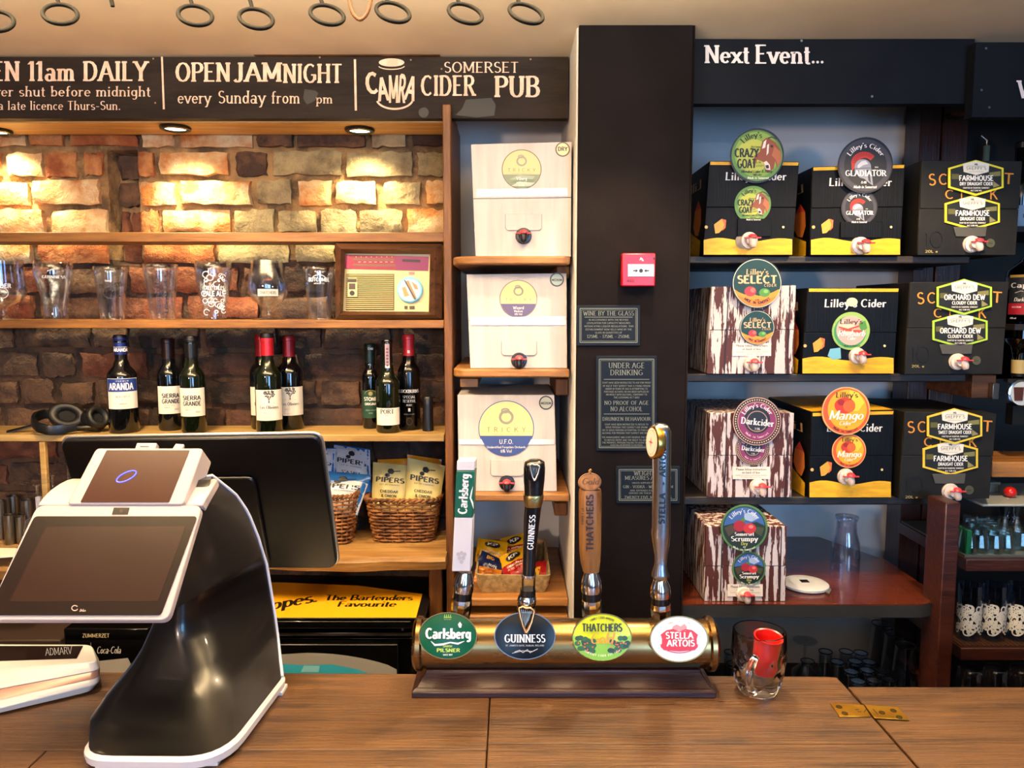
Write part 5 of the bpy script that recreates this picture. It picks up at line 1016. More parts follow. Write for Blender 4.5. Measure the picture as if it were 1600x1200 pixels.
def sheppy(label, q, seam, lift, b1, b2, col, n1, n2, n3, sp, ten, num=True):
    t, f, pl, cs = carton('cider_carton', label, 'carton', q, YR - .02, .3, m_cardg, GB, seam=seam, lift=lift); a = Art(f); ch = M('orange_chalk', '#d08a34', .8, bump=.3)
    x0, y0 = q[0]; dx = b1[0] - x0; 
    a.text('S', b1[0] - 66, b1[1] + 11, 18, 'sans', ch, .0005, w=12); a.text('C', b1[0] - 49, b1[1] + 10, 17, 'sans', ch, .0005, w=14); a.text('T', b1[0] + 53, b1[1] + 9, 17, 'sans', ch, .0005, w=16, rot=-4)
    a.text('C', b1[0] - 39, b1[1] + 32, 14, 'sans', ch, .0005, w=14); a.text('I', b1[0] - 20, b1[1] + 32, 13, 'sans', ch, .0005); a.text('K', b1[0] + 30, b1[1] + 33, 16, 'sans', ch, .0005, w=13)
    a.text('1', ten[0] - 9, ten[1] + 10, 22, 'fine', '#0c0c0c', .0006, w=5); a.ring(ten[0] + 6, ten[1] - 1, 10, 13, 1.3, .0006, '#0c0c0c', 24); a.text('20L e', ten[0] - 2, ten[1] + 20, 4, 'sans', '#b0a060', .0006, w=20, align='c')
    a.build('print', t); hexb(t, pl, b1[0], b1[1], 43, 28, col, n1, n2, .008); hexb(t, pl, b2[0], b2[1], 43, 27, col, n1, n3, .0036)
    fx, fy = sp[0], sp[1]; b = B(); b.ext([f(fx - 28, fy - 27, .0), f(fx + 24, fy - 28, .0), f(fx + 22, fy - 12, .0), f(fx - 24, fy - 12, .0)], (0, -.0025, 0)); b.build('tear_flap', M('grey_flap', '#4a4a45', .45), t, bev=.001)
    spout(t, pl, sp[0], sp[1], 13, False, .6)
    a = Art(f); a.disc(sp[0] + 30, sp[1] - 2, 7, 7, .0008, '#4c4d3a', 18); a.text('DRY', sp[0] + 30, sp[1], 2.6, 'sans', '#1c1c18', .0012); a.build('strength_badge', t)
    return t, f, pl, cs
sheppy('charcoal cider carton on the top shelf with yellow hexagon badges', [(1440, 251), (1596, 252), (1586, 398), (1433, 397)], 325, L1, (1521, 279), (1517, 333), '#ddd62c', 'FARMHOUSE', 'DRY DRAUGHT CIDER', 'DRAUGHT CIDER', (1516, 382), (1456, 375))
sheppy('charcoal cider carton on the second shelf with lime hexagon badges', [(1422, 441), (1575, 440), (1565, 581), (1413, 582)], 511, L2, (1503, 464), (1498, 516), '#a4c83c', 'ORCHARD DEW', 'CLOUDY CIDER', 'CLOUDY CIDER', (1494, 565), (1435, 554))
t, f, pl, cs = sheppy('charcoal cider carton on the third shelf with yellow hexagon badges', [(1414, 643), (1556, 646), (1545, 778), (1404, 777)], 710, L3, (1488, 665), (1483, 715), '#e0c238', 'FARMHOUSE', 'SWEET DRAUGHT CIDER', 'DRAUGHT CIDER', (1483, 767), (1425, 758))
# ================================================================== BEER FONT
pb = PZ(880, 1091, ZT); TR = .0385; TY = pb.y + .047; tzc = P(880, 1005, TY).z
xa, xb = P(647, 1005, TY).x, P(1117, 1005, TY).x
t = thing('beer_font', 'brass tube beer font on a dark wooden plinth, carrying four taps', 'beer font', ((xa + xb) / 2, TY, ZT))
b = B(); b.lathe([(TR, xa + .006), (TR, xb - .006)], (0, TY, tzc), 48, ax=(1, 0, 0)); b.build('tube', m_brass, t)
for s0, s1 in ((xa, 1), (xb, -1)):
    b = B(); b.lathe([(.001, 0), (TR * .9, .0), (TR + .001, .003), (TR + .004, .006), (TR + .004, .013), (TR + .001, .016)], (s0, TY, tzc), 48, ax=(s1, 0, 0)); b.build('end_cap', m_brass, t)
b = B(); xm0, xm1 = PZ(643, 1091, ZT).x, PZ(1119, 1091, ZT).x; ztop = tzc - TR + .006
def sec(x0, x1, y0, y1, z): return [Vector((x0, y0, z)), Vector((x1, y0, z)), Vector((x1, y1, z)), Vector((x0, y1, z))]
y0, y1 = pb.y, TY + .045
b.loft([sec(xm0, xm1, y0, y1, ZT), sec(xm0, xm1, y0, y1, ZT + .009), sec(xm0 + .003, xm1 - .003, y0 + .003, y1, ZT + .012), sec(xm0 + .008, xm1 - .008, y0 + .007, y1, ZT + .014), sec(xm0 + .02, xm1 - .02, y0 + .022, y1 - .005, ztop - .003), sec(xm0 + .02, xm1 - .02, y0 + .022, y1 - .005, ztop)])
b.build('plinth', wood('plinth_wood', '#3a1614', '#220c0e', 0, .42, coat=.08), t, bev=.0012, ang=25)
nb = Vector((0, -math.cos(R(18)), math.sin(R(18)))); pc = Vector((0, TY, tzc)) + nb * (TR + .004)
bpl = plane(pc, nb)
def lens(name, cx, cy, rx, ry, base, rim, draw, label):
    def f(u, v, h=0):
        q = 1 - ((u - cx) / rx) ** 2 - ((v - cy) / ry) ** 2
        return bpl(u, v, .0045 + .0022 * max(q, 0) + h * 1.15)
    b = B(); n = 48; rings = []
    for k, hh in ((1.0, -.006), (1.0, .002), (1.02, .004), (1.015, .0055), (.985, .0055), (.97, .0042)):
        rings.append([bpl(cx + rx * k * math.cos(2 * math.pi * i / n), cy + ry * k * math.sin(2 * math.pi * i / n), hh) for i in range(n)])
    b.loft(rings, rim); o = b.build(name, None, t, label=label)
    a = Art(f); 
    hh = 0; vs = []; fs = []; rr = [.001, .2, .4, .55, .7, .8, .9, .98]
    for k in rr: vs += [f(cx + rx * k * math.cos(2 * math.pi * i / n), cy + ry * k * math.sin(2 * math.pi * i / n)) for i in range(n)]
    for k in range(len(rr) - 1):
        for i in range(n): fs.append([k * n + i, k * n + (i + 1) % n, (k + 1) * n + (i + 1) % n, (k + 1) * n + i])
    a.b.add(vs, fs, M('lens_' + base.lstrip('#'), base, .2, spec=.22)); a.k = 1; draw(a, cx, cy)
    a.b.build('lens_print', None, o, fixn=False, flatshade=False, ang=60)
def band(a, cx, cy, rx, ry, v0, col, h, bumps=0, n=24, seed=0):
    """fills the lower part of the oval below v0(u)"""
    for i in range(n):
        u0 = cx - rx + 2 * rx * i / n; u1 = cx - rx + 2 * rx * (i + 1) / n
        def lo(u): q = 1 - ((u - cx) / rx) ** 2; return cy + ry * math.sqrt(max(q, 0)) * .97
        a0, a1 = v0(u0), v0(u1); l0, l1 = lo(u0), lo(u1)
        if l0 <= a0 and l1 <= a1: continue
        m = 3
        for j in range(m): a.poly([(u0, lerp(min(a0, l0), l0, j / m)), (u1, lerp(min(a1, l1), l1, j / m)), (u1, lerp(min(a1, l1), l1, (j + 1) / m)), (u0, lerp(min(a0, l0), l0, (j + 1) / m))], h, col)
def dc(a, x, y):
    a.text('Carlsberg', x + 1, y + 4, 16, 'heavy', '#f2f4f0', .0008, w=70); 
    a.line([(x - 26, y + 8), (x - 20, y + 14), (x - 8, y + 13), (x + 4, y + 10), (x + 16, y + 12), (x + 26, y + 8)], [.5, 3.2, 3, 2, 3, .5], .0008, '#f2f4f0')
    a.poly([(x + 16, y - 18), (x + 19, y - 22), (x + 22, y - 18), (x + 21, y - 13), (x + 18, y - 13)], .0008, '#f2f4f0'); a.text('DANISH', x, y + 17.5, 3.2, 'bold', '#a8c83c', .0008); a.text('PILSNER', x + 1, y + 25, 5.6, 'bold', '#b4d244', .0008, w=36); a.text('SINCE 1847', x, y + 30.5, 2.4, 'bold', '#dfe8d8', .0008)
    a.line([(x - 6, y - 29), (x + 6, y - 29)], 1.4, .0008, '#7fae3c'); 
    for q in (-5, -2, 1, 4): a.line([(x + q, y - 29), (x + q + .6, y - 33.5)], 1, .0008, '#7fae3c')
    a.text('ESTD 1847', x, y - 25, 2, 'fine', '#a8c890', .0008)
def dg(a, x, y):
    a.text('GUINNESS', x, y + 10, 12.5, 'serif', '#f0f0f2', .0008, w=63); a.text("ST. JAMES'S GATE, DUBLIN, IRELAND", x, y + 16, 2.4, 'sans', '#c0c0c6', .0008, w=60); a.line([(x - 16, y + 25), (x - 8, y + 22), (x - 3, y + 26), (x + 4, y + 21), (x + 8, y + 26), (x + 16, y + 22)], 1, .0008, '#c8c8cc'); a.line([(x - 20, y + 27), (x - 4, y + 23), (x + 12, y + 24), (x + 20, y + 20)], .8, .0008, '#c8c8cc')
def dt(a, x, y):
    band(a, x, y, 46, 38, lambda u: y + 10 + ((u - x) / 46) ** 2 * -14, '#7fb82c', .0008)
    rr = random.Random(4)
    for i in range(60):
        u = rr.uniform(-42, 42); v = 10 + abs(u) * -.3 + rr.uniform(0, 18); 
        if abs(u) > 12 and (u / 46) ** 2 + (v / 38) ** 2 < .8: a.disc(x + u, y + v, 5, 4, .001, rr.choice(['#1c4a26', '#235a2c', '#183c20']), 8)
    for i in range(34):
        u = rr.uniform(-40, 40); v = 12 + abs(u) * -.25 + rr.uniform(0, 16)
        if abs(u) > 14 and (u / 46) ** 2 + (v / 38) ** 2 < .75: a.disc(x + u, y + v, 1.3, 1.3, .0018, '#e0602c', 6)
    a.text('THATCHERS', x, y - 9, 12, 'heavy', '#233018', .001, w=62); a.text('Gold', x - 1, y + 10, 17, 'script', '#c8901c', .0015, w=36); a.arc('FAMILY CIDER MAKERS', x, y + 5, 34, 3.2, 'bold', '#3a3a14', .001, mid=90, span=62)
    arcb(a, 'SOMERSET CIDER EST 1904', x, y - 22, 52, 3, 'bold', '#e8e8c8', 122, 58)
def ds(a, x, y):
    q = lambda pts: [(x + u, y + v) for u, v in pts]
    for sgn in (-1, 1):
        a.poly(q([(0, -12), (sgn * 10, -16), (sgn * 20, -14), (sgn * 24, -11), (sgn * 29, -7), (sgn * 27, -1), (sgn * 27, 6), (sgn * 29, 12), (sgn * 24, 17), (sgn * 14, 18), (0, 19)]), .0008, '#c4202e')
    a.poly(q([(-12, -14), (-10, -20), (-4, -23), (2, -20), (8, -24), (12, -19), (10, -13)]), .0007, '#d88890'); a.ring(x, y + 1, 32, 21, 1.2, .0006, '#c4202e', 28, 20, 160); a.text('STELLA', x, y - 1, 10, 'bold', '#f4f0f0', .0012, w=43); a.text('ARTOIS', x + 2, y + 11, 10, 'bold', '#f4f0f0', .0012, w=43)
    a.text('ANNO', x - 13, y - 24, 2.6, 'sans', '#98706a', .0008, rot=14); a.text('1366', x + 14, y - 24, 2.6, 'sans', '#98706a', .0008, rot=-14); a.text('*', x, y - 26, 3, 'sans', '#c03a3a', .0008)
m_rimb = M('bronze_rim', '#7a6038', .3, 1)
lens('badge', 700, 993, 45, 36, '#0a5034', m_rimb, dc, 'green oval lager badge')
lens('badge', 820, 993, 47, 36.5, '#101318', M('dull_rim', '#77777c', .3, 1), dg, 'black oval stout badge')
lens('badge', 940, 995, 46, 36.5, '#b8c81e', m_rimb, dt, 'green and yellow oval cider badge with orchard')
lens('badge', 1060, 998, 45, 35.5, '#e4e4ea', m_rimb, ds, 'white oval lager badge with red shield')
# harp ornament on the black badge
def harp(par, f, cx, cy, s, matf, name='harp'):
    a = B(); q = lambda u, v, h=.003: f(cx + u * s, cy + v * s, h)
    a.tube([q(-12, -19), q(-9, -4), q(-5, 10), q(0, 20)], [.0028 * s, .0024 * s, .0024 * s, .003 * s], 8); a.tube([q(13, -14), q(9, 2), q(4, 14), q(0, 20)], [.002 * s, .0026 * s, .003 * s, .003 * s], 8)
    a.tube([q(-12, -19), q(-6, -22), q(0, -19), q(6, -20), q(12, -17), q(13, -13)], .0022 * s, 8); o = a.build(name, matf, par, ang=60)
    a = B()
    for i in range(6): u = -8 + i * 3.2; a.tube([q(u, -18 + i * .5, .002), q(u * .35 - .2 + i * .1, 13 - i * 2.5, .002)], .0004 * s, 4)
    a.build('strings', m_steel, o, kind='stuff')
m_gold = M('rose_gold', '#c8986a', .22, 1)
harp(t, lambda u, v, h: bpl(u, v, h + .012), 822, 968, .95, m_gold)
# tap handles
HY = TY + .004
m_ferb = M('ferrule_black', '#0d0d10', .25)
def ferrule(t, xb_, yb_, xt_, yt_, k=1.0):
    p0, p1 = P(xb_, yb_, HY), P(xt_, yt_, HY); ax = p1 - p0; L_ = ax.length; u = F / HY
    r = lambda px: px / u * k
    b = B(); pr_ = [(r(15), 0), (r(15.5), L_ * .1), (r(16.5), L_ * .3), (r(15.5), L_ * .42)]; b.lathe(pr_, p0, 10, ax=ax); b.build('chrome_collar', m_chrome, t, ang=10)
    b = B(); b.lathe([(r(15), L_ * .42), (r(15), L_ * .58)], p0, 24, ax=ax); b.build('black_ring', m_ferb, t)
    b = B(); b.lathe([(r(16), L_ * .58), (r(16.5), L_ * .66), (r(15.5), L_ * .82), (r(11.5), L_ * .96), (r(11), L_)], p0, 24, ax=ax); b.build('chrome_cone', m_chrome, t)
def tapthing(name, label, px, py): return thing(name, label, 'tap handle', P(px, py, HY), 'tap handles on the brass beer font')
def hpl(dy=0): return plane((0, HY - dy, EYE), (0, -1, 0))
# lager box handle
t = tapthing('tap_handle', 'square white and green lager tap handle, leftmost on the brass font', 720, 962); ferrule(t, 719, 966, 727, 893)
m_wht = M('handle_white', '#cfcdd4', .3); m_grn = M('handle_green', '#0f5a44', .3)
def sq(px0, px1, y, dd=.017): a_, c_ = P(px0, y, HY - dd), P(px1, y, HY - dd); return [a_, c_, Vector((c_.x + .002, c_.y + 2 * dd - .004, c_.z)), Vector((a_.x + .002, a_.y + 2 * dd - .004, a_.z))]
def lerpx(y, y0, a0, y1, a1): return lerp(a0, a1, (y - y0) / (y1 - y0))
Lx = lambda y: lerpx(y, 720, 714, 893, 706); Rx = lambda y: lerpx(y, 720, 742, 893, 735)
b = B(); b.loft([sq(Lx(893), Rx(893), 893), sq(Lx(809), Rx(809), 809)]); b.build('shaft', m_wht, t, bev=.0015)
b = B(); b.loft([sq(Lx(808.5) - .3, Rx(808.5) + .3, 808.5, .0174), sq(Lx(736) - .3, Rx(736) + .3, 736, .0174)]); b.build('green_sleeve', m_grn, t, bev=.0012)
b = B(); b.loft([sq(Lx(735.5), Rx(735.5), 735.5), sq(Lx(720), Rx(720), 720)]); b.build('cap', m_wht, t, bev=.0015)
fp = hpl(.0176); a = Art(lambda u, v, h=0: fp(u, v, h)); a.text('Carlsberg', 731, 772, 14, 'heavy', '#dfe2e0', .0006, w=62, rot=87); a.line([(740, 795), (738, 785), (735, 778), (737, 768), (739, 760)], [.5, 3, 2.5, 2, .5], .0006, '#dfe2e0'); a.build('lettering', t)
a = Art(lambda u, v, h=0: fp(u, v, h - .0004)); 
for u, v in ((-5, -6), (5, -6), (0, -8), (-3, 0), (3, 0), (0, 6)): a.disc(721 + u, 872 + v, 3, 3.4, .0006, '#aeacb4', 8)
a.build('leaf_emblem', t)
# stout handle
t = tapthing('tap_handle', 'tall black stout tap handle with gold band and harp', 824, 962); ferrule(t, 821, 966, 824, 926, .95)
def ovs(px0, px1, y, dep=.014, n=16, pw=.7):
    c0, c1 = P(px0, y, HY), P(px1, y, HY); c = (c0 + c1) / 2; rx = (c1.x - c0.x) / 2; out = []
    for i in range(n):
        an = 2 * math.pi * i / n; ca, sa = math.cos(an), math.sin(an); out.append(c + Vector((rx * abs(ca) ** pw * (1 if ca > 0 else -1), dep * abs(sa) ** pw * (1 if sa > 0 else -1), 0)))
    return out
b = B(); b.loft([ovs(812, 837, 930, .013), ovs(813, 837, 920, .013)]); b.build('black_ring', m_ferb, t)
for x0, x1 in ((814.5, 818), (832.5, 836)): b = B(); b.loft([ovs(x0, x1, 920, .009, 8), ovs(x0 + .8, x1 + .8, 900, .009, 8)]); b.build('bracket', m_chrome, t)
b = B(); b.loft([ovs(814, 837, 901, .012), ovs(815, 838, 895, .012)]); b.build('bracket_top', m_chrome, t, bev=.001)
b = B(); b.loft([ovs(816.5, 836, 896), ovs(817, 839, 850), ovs(818.5, 844, 808), ovs(820, 846.5, 788)]); b.build('shaft', M('handle_black', '#0c0c0f', .18, coat=.4), t, ang=50)
b = B(); b.loft([ovs(820, 846, 790, .0155), ovs(818.5, 848, 785, .0165), ovs(817.5, 850, 775, .017), ovs(818, 849, 772, .0165)]); b.build('gold_band', M('brushed_gold', '#a8905a', .35, 1), t, ang=50)
b = B(); b.loft([ovs(819.5, 848.5, 773), ovs(818, 851, 750, .016), ovs(818, 852, 732, .017), ovs(820, 851, 722, .015), ovs(827, 845, 718, .008)]); b.build('head', MATS['handle_black'], t, ang=50)
fp1 = hpl(.0142); a = Art(lambda u, v, h=0: fp1(u, v, h)); a.text('GUINNESS', 835, 832, 9.5, 'serif', '#ececee', .0006, w=54, rot=86); a.build('lettering', t)
fp2 = hpl(.0172); harp(t, lambda u, v, h: fp2(u, v, h), 835, 738, .62, M('silver_harp', '#d8cfc0', .25, 1)); a = Art(lambda u, v, h=0: fp2(u, v, h + .0002)); a.line([(826, 782), (832, 779), (836, 782), (842, 778)], .8, .0004, '#4c3f24'); a.build('signature', t)
# wooden handle
t = tapthing('tap_handle', 'carved wooden cider tap handle with oval gold top', 925, 962); ferrule(t, 925, 968, 923.5, 893)
m_hw = wood('handle_wood', '#9a6a38', '#6e4420', 2, .4, 12)
b = B(); b.loft([ovs(911, 936, 893, .011, 16, .9), ovs(907, 938, 878, .013, 16, .9), ovs(905, 939, 860, .015, 16, .9), ovs(904, 940, 770, .016, 16, .9), ovs(905, 939, 764, .014, 16, .9)]); b.build('shaft', m_hw, t, ang=50)
tp = plane((0, HY - .010, P(922, 755, HY).z), (0, -.9, .35)); b = B(); pts = [tp(922 + 18 * math.cos(2 * math.pi * i / 28), 753 + 14.5 * math.sin(2 * math.pi * i / 28)) for i in range(28)]; b.ext(pts, (0, .012, -.004)); b.build('oval_top', m_hw, t, bev=.001)
b = B(); b.tube([tp(922, 739), tp(921, 736), tp(924, 734)], .0022, 8); b.build('stalk', m_hw, t)
a = Art(lambda u, v, h=0: tp(u, v, h)); a.ring(922, 753, 17, 13.5, .9, .0004, '#5e3c18', 28); a.text('Gold', 922, 757, 10, 'script', '#4e3012', .0006, w=27); a.build('lettering', t)
fp3 = hpl(.0165); a = Art(lambda u, v, h=0: fp3(u, v, h)); a.text('THATCHERS', 927, 817, 11, 'bold', '#2e1a0c', .0006, w=88, rot=90); a.text('FAMILY OF', 912, 806, 3.4, 'bold', '#4e3012', .0006, w=26, rot=90); a.build('lettering', t)
# chrome handle
t = tapthing('tap_handle', 'tall satin chrome tap handle with round star disc at its top', 1033, 962); ferrule(t, 1033, 970, 1031.5, 905)
m_sat = M('satin_chrome', '#b4b8c0', .22, 1)
b = B(); b.loft([ovs(1022, 1042, 906, .010), ovs(1018, 1045, 900, .014), ovs(1018.5, 1045, 896, .014), ovs(1023, 1041.5, 882, .0105), ovs(1023, 1042, 868, .0105), ovs(1019, 1046, 845, .0135), ovs(1017.5, 1047, 832, .0145), ovs(1019, 1047, 822, .0145), ovs(1020, 1047.5, 740, .0145), ovs(1019, 1048, 684, .015), ovs(1018, 1047.5, 672, .0145), ovs(1020, 1044, 665, .012), ovs(1026, 1038, 661.5, .006)]); b.build('shaft', m_sat, t, ang=50)
n1 = Vector((-.975, -.20, .06)).normalized(); c1 = P(1022, 691, HY - .004); b = B(); b.lathe([(.022, -.011), (.0255, -.008), (.0265, 0), (.0255, .003), (.023, .004)], c1, 32, ax=n1); b.build('disc_rim', M('gold_trim', '#c8a050', .25, 1), t)
b = B(); b.lathe([(.001, .0048), (.0225, .0042)], c1, 28, ax=n1, caps=False); b.build('disc_face', M('disc_cream', '#e8ddd4', .3), t)
ux = Vector((0, 0, 1)).cross(n1).normalized(); uy = n1.cross(ux); a = Art(lambda u, v, h=0: c1 + n1 * (.0052 + h) + ux * u + uy * v, sy=1)
for k in range(4): an = R(k * 90); an2 = an + R(45); p_ = lambda r_, q: (r_ * math.cos(q), r_ * math.sin(q)); a.poly([(0, 0), p_(.002, an - R(45)), p_(.009, an), p_(.002, an + R(45))], .0002, '#c02a34'); a.build if 0 else None
a.ring(0, 0, .019, .019, .0008, .0002, '#c8a050', 28); a.build('star_emblem', t)
fp4 = hpl(.0152); a = Art(lambda u, v, h=0: fp4(u, v, h)); a.text('STELLA', 1039, 795, 9.5, 'bold', '#0c1218', .0006, w=48, rot=88.5); a.text('ARTOIS', 1040, 722, 9.5, 'bold', '#0c1218', .0006, w=46, rot=88.5); a.text('*', 1037, 760, 8, 'sans', '#23303c', .0006); a.build('lettering', t)
# ================================================================== COLUMN THINGS
Yc = 1.785; cp = YPL(Yc)
t = thing('call_point', 'red fire alarm call point with white pane on the black column', 'fire alarm', P(1001, 448, Yc))
b = B(); b.box((cp(975, 0).x, Yc - .028, cp(0, 448).z), (cp(1028, 0).x, Yc, cp(0, 397).z)); b.build('housing', M('alarm_red', '#b81a30', .35), t, bev=.003)
cf = plane((0, Yc - .0285, EYE), (0, -1, 0)); b = B(); b.ext([cf(981, 413), cf(1022, 413), cf(1022, 432), cf(981, 432)], (0, -.0012, 0)); b.build('pane', M('pane_white', '#d6d8dc', .25), t, bev=.0005)
a = Art(lambda u, v, h: cf(u, v, h + .0014)); a.disc(1001.5, 423, 3.2, None, .0002, '#1c1e22', 16)
for s_, x in ((1, 993), (-1, 1010)): a.poly([(x - 4 * s_, 422), (x, 422), (x, 420), (x + 4 * s_, 423), (x, 426), (x, 424), (x - 4 * s_, 424)], .0002, '#1c1e22')
a.build('symbol', t); a = Art(lambda u, v, h: cf(u, v, h)); a.text('448', 985, 441, 5, 'sans', '#3a0a14', .0006, w=12); a.disc(1022, 404, 1.6, 2.4, .0006, '#3a0a14', 10); a.poly([(999, 407), (1001, 402), (1004, 404), (1006, 408), (1003, 408), (1002, 405)], .0006, '#e8c8cc'); a.build('marks', t)
m_plq = M('plaque_navy', '#0b121c', .5, spec=.2); m_sil = M('plaque_silver', '#6f746c', .5)
def plaque(label, x0, y0, x1, y1, lines):
    t = thing('plaque', label, 'sign', cp((x0 + x1) / 2, y1), 'navy licensing plaques on the column'); b = B(); b.ext([cp(x0, y0), cp(x1, y0), cp(x1, y1), cp(x0, y1)], (0, -.004, 0)); b.build('plate', m_plq, t, bev=.0008)
    f = lambda u, v, h: cp(u, v, h + .0042); a = Art(f)
    for d_, w_ in ((5.0, 1.1), (7.2, .5)): a.line([(x0 + d_, y0 + d_), (x1 - d_, y0 + d_), ], w_, .0003, m_sil); a.line([(x0 + d_, y1 - d_), (x1 - d_, y1 - d_)], w_, .0003, m_sil); a.line([(x0 + d_, y0 + d_), (x0 + d_, y1 - d_)], w_, .0003, m_sil); a.line([(x1 - d_, y0 + d_), (x1 - d_, y1 - d_)], w_, .0003, m_sil)
    a.build('border', t); a = Art(f)
    for s_, y, sz, w_ in lines:
        if s_ == '-': a.line([(x0 + 12, y), (x1 - 12, y)], .8, .0003, m_sil)
        else: a.text(s_, (x0 + x1) / 2, y, sz, 'sans' if sz < 4 else 'light', m_sil, .0003, w=w_)
    a.build('lettering', t)
plaque('upper navy plaque headed wine by the glass', 901, 477, 1000, 540, [('WINE BY THE GLASS', 493, 7, 79), ('-', 495.5, 0, 0), ('IN ACCORDANCE WITH THE REVISED', 501, 2.6, 62), ('LEGISLATION FOR CAPACITY MEASURES', 506, 2.6, 68), ('(INTOXICATING LIQUOR REGULATIONS) THIS', 511, 2.6, 78), ('ESTABLISHMENT NOW SELLS WINE BY THE', 516, 2.6, 72), ('GLASS IN QUANTITIES OF', 521, 2.6, 42), ('125ML - 175ML - 250ML', 528, 5, 67)])
plaque('tall navy plaque headed under age drinking', 931, 556, 1026, 704, [('UNDER AGE', 575, 8.5, 56), ('DRINKING', 586, 8.5, 51), ('-', 592.5, 0, 0), ('STAFF HAVE BEEN INSTRUCTED TO ASK FOR PROOF', 599, 2.6, 76), ('OF AGE IF THEY SUSPECT THAT A YOUNG PERSON', 604, 2.6, 74), ('UNDER 18 YEARS OF AGE IS ATTEMPTING TO', 608.5, 2.6, 66), ('PURCHASE ALCOHOL OR HAS BEEN SUPPLIED BY', 613, 2.6, 70), ('AN ADULT WITH ALCOHOL, CONTRARY TO', 617.5, 2.6, 64), ('THE LICENSING ACT 2003', 622, 2.6, 40), ('NO PROOF OF AGE', 632, 6, 69), ('NO ALCOHOL', 642, 7, 50), ('-', 646.5, 0, 0), ('DRUNKEN BEHAVIOUR', 657, 5.6, 75), ('STAFF HAVE BEEN INSTRUCTED TO REFUSE TO', 664, 2.6, 68), ('SERVE PERSONS THEY SUSPECT ARE DRUNK', 668.5, 2.6, 66), ('OR TO SERVE PERSONS ATTEMPTING TO PURCHASE', 673, 2.6, 76), ('ALCOHOL FOR PERSONS THEY SUSPECT ARE DRUNK', 677.5, 2.6, 76), ('THE MANAGEMENT AND STAFF RESERVE THE RIGHT', 684, 2.6, 77), ('TO REFUSE ENTRY AND THE RIGHT TO ADMIT', 688.5, 2.6, 70), ('THE PREMISES, PERSONS FAILING TO LEAVE WHEN', 692.5, 2.6, 76), ('ASKED WILL BE REPORTED TO THE POLICE', 696, 2.2, 50)])
plaque('lowest navy plaque on weights and measures, half behind the chrome tap', 962, 728, 1062, 786, [('WEIGHTS &', 742, 6.5, 44), ('MEASURES ACT 1985', 749, 6, 72), ('UNLESS SUPPLIED PRE-PACKED', 755, 2.4, 50), ('GIN - VODKA - WHISKY - RUM', 762, 4.4, 78), ('ARE OFFERED FOR SALE OR', 767, 2.4, 56), ('SERVED ON THESE PREMISES IN', 771, 2.4, 60), ('TWENTY FIVE MILLILITRES', 778, 4, 74), ])
# ================================================================== CEILING RINGS
ri = 0
ringloc = [(-6, 33, 'iron hanging ring cut by the left frame edge'), (94, 22, 'iron hanging ring second from the left'), (305, 24, 'iron hanging ring above the gap between daily and open jam'), (400, 29, 'iron hanging ring above the word jam'), (511, 23, 'iron hanging ring left of the brown leather loop'), (614, 19, 'iron hanging ring right of the brown leather loop'), (727, 21, 'iron hanging ring above the word cider, second from the right'), (822, 21, 'rightmost iron hanging ring, nearest the column')]
proto = None
for px, py, lab in ringloc:
    c = P(px, py, 1.2)
    if proto is None:
        t = thing('hanging_ring', lab, 'ring', c, 'black iron rings hanging over the bar'); U = Vector((1, 0, -.22)).normalized(); V = Vector((-.05, .66, .75)).normalized(); rr_ = .0255
        b = B(); b.tube([c + U * rr_ * math.cos(2 * math.pi * i / 32) + V * rr_ * math.sin(2 * math.pi * i / 32) for i in range(32)], .0032, 8, True); b.build('ring', m_iron, t, ang=80)
        q = c + V * rr_ * .92 - U * rr_ * .35; b = B(); b.tube([q, q + Vector((-.006, .004, .02)), Vector((q.x - .02, q.y + .01, ZC))], .0030, 8); b.build('rod', m_iron, t, ang=80); proto = t
    else: dup(proto, c, lab)
b = B(); c = P(176, 10, 1.2); b.tube([c, Vector((c.x - .03, c.y + .01, ZC))], .0032, 8); tag(b.build('hook_rod', m_iron, ang=80), 'straight iron rod end without a ring, third from the left', 'rod')
b = B(); c = P(562, 33, 1.2); pts = [c + Vector((-.02 + -.006, 0, .09)), c + Vector((-.018, 0, .05)), c + Vector((-.012, 0, .012)), c, c + Vector((.012, 0, .010)), c + Vector((.022, 0, .045)), c + Vector((.028, 0, .09)), Vector((c.x + .03, c.y, ZC))]; pts = [Vector((c.x - .03, c.y, ZC))] + pts
sm = [];
for i in range(len(pts) - 1):
    for k in range(4): sm.append(pts[i].lerp(pts[i + 1], k / 4))
sm.append(pts[-1]); sm = [sm[0]] + [(sm[i - 1] + sm[i] + sm[i + 1]) / 3 for i in range(1, len(sm) - 1)] + [sm[-1]]
b.tube(sm, .0028, 8); tag(b.build('leather_loop', M('brown_leather', '#6a4020', .5), ang=80), 'brown leather loop hanging between two iron rings', 'loop')
# ================================================================== TILL
t = thing('till_terminal', 'black and white touchscreen till terminal standing on the bar', 'till', (-.5, 1.12, ZT))
def zt(px, py, Y): return P(px, py, Y)
ZB = ZT + .022
FL = [PZ(112, 1180, ZB), zt(118, 1135, 1.01), zt(150, 1090, 1.035), zt(184, 1055, 1.06), zt(209, 1018, 1.085), zt(232, 972, 1.11), zt(236, 930, 1.12)]
FLt = [(p.z, p) for p in FL]
BR = [PZ(446, 1052, ZB), zt(440, 1000, 1.245), zt(432, 940, 1.25), zt(420, 870, 1.245), zt(411, 840, 1.24), zt(392, 798, 1.225), zt(372, 772, 1.21), zt(350, 755, 1.195), zt(330, 744, 1.18)]
BRt = sorted([(p.z, p) for p in BR], key=lambda q: q[0])
FR = [PZ(345, 1182, ZB), zt(350, 1135, 1.025), zt(335, 1080, 1.05), zt(310, 1030, 1.07), zt(288, 990, 1.085)]
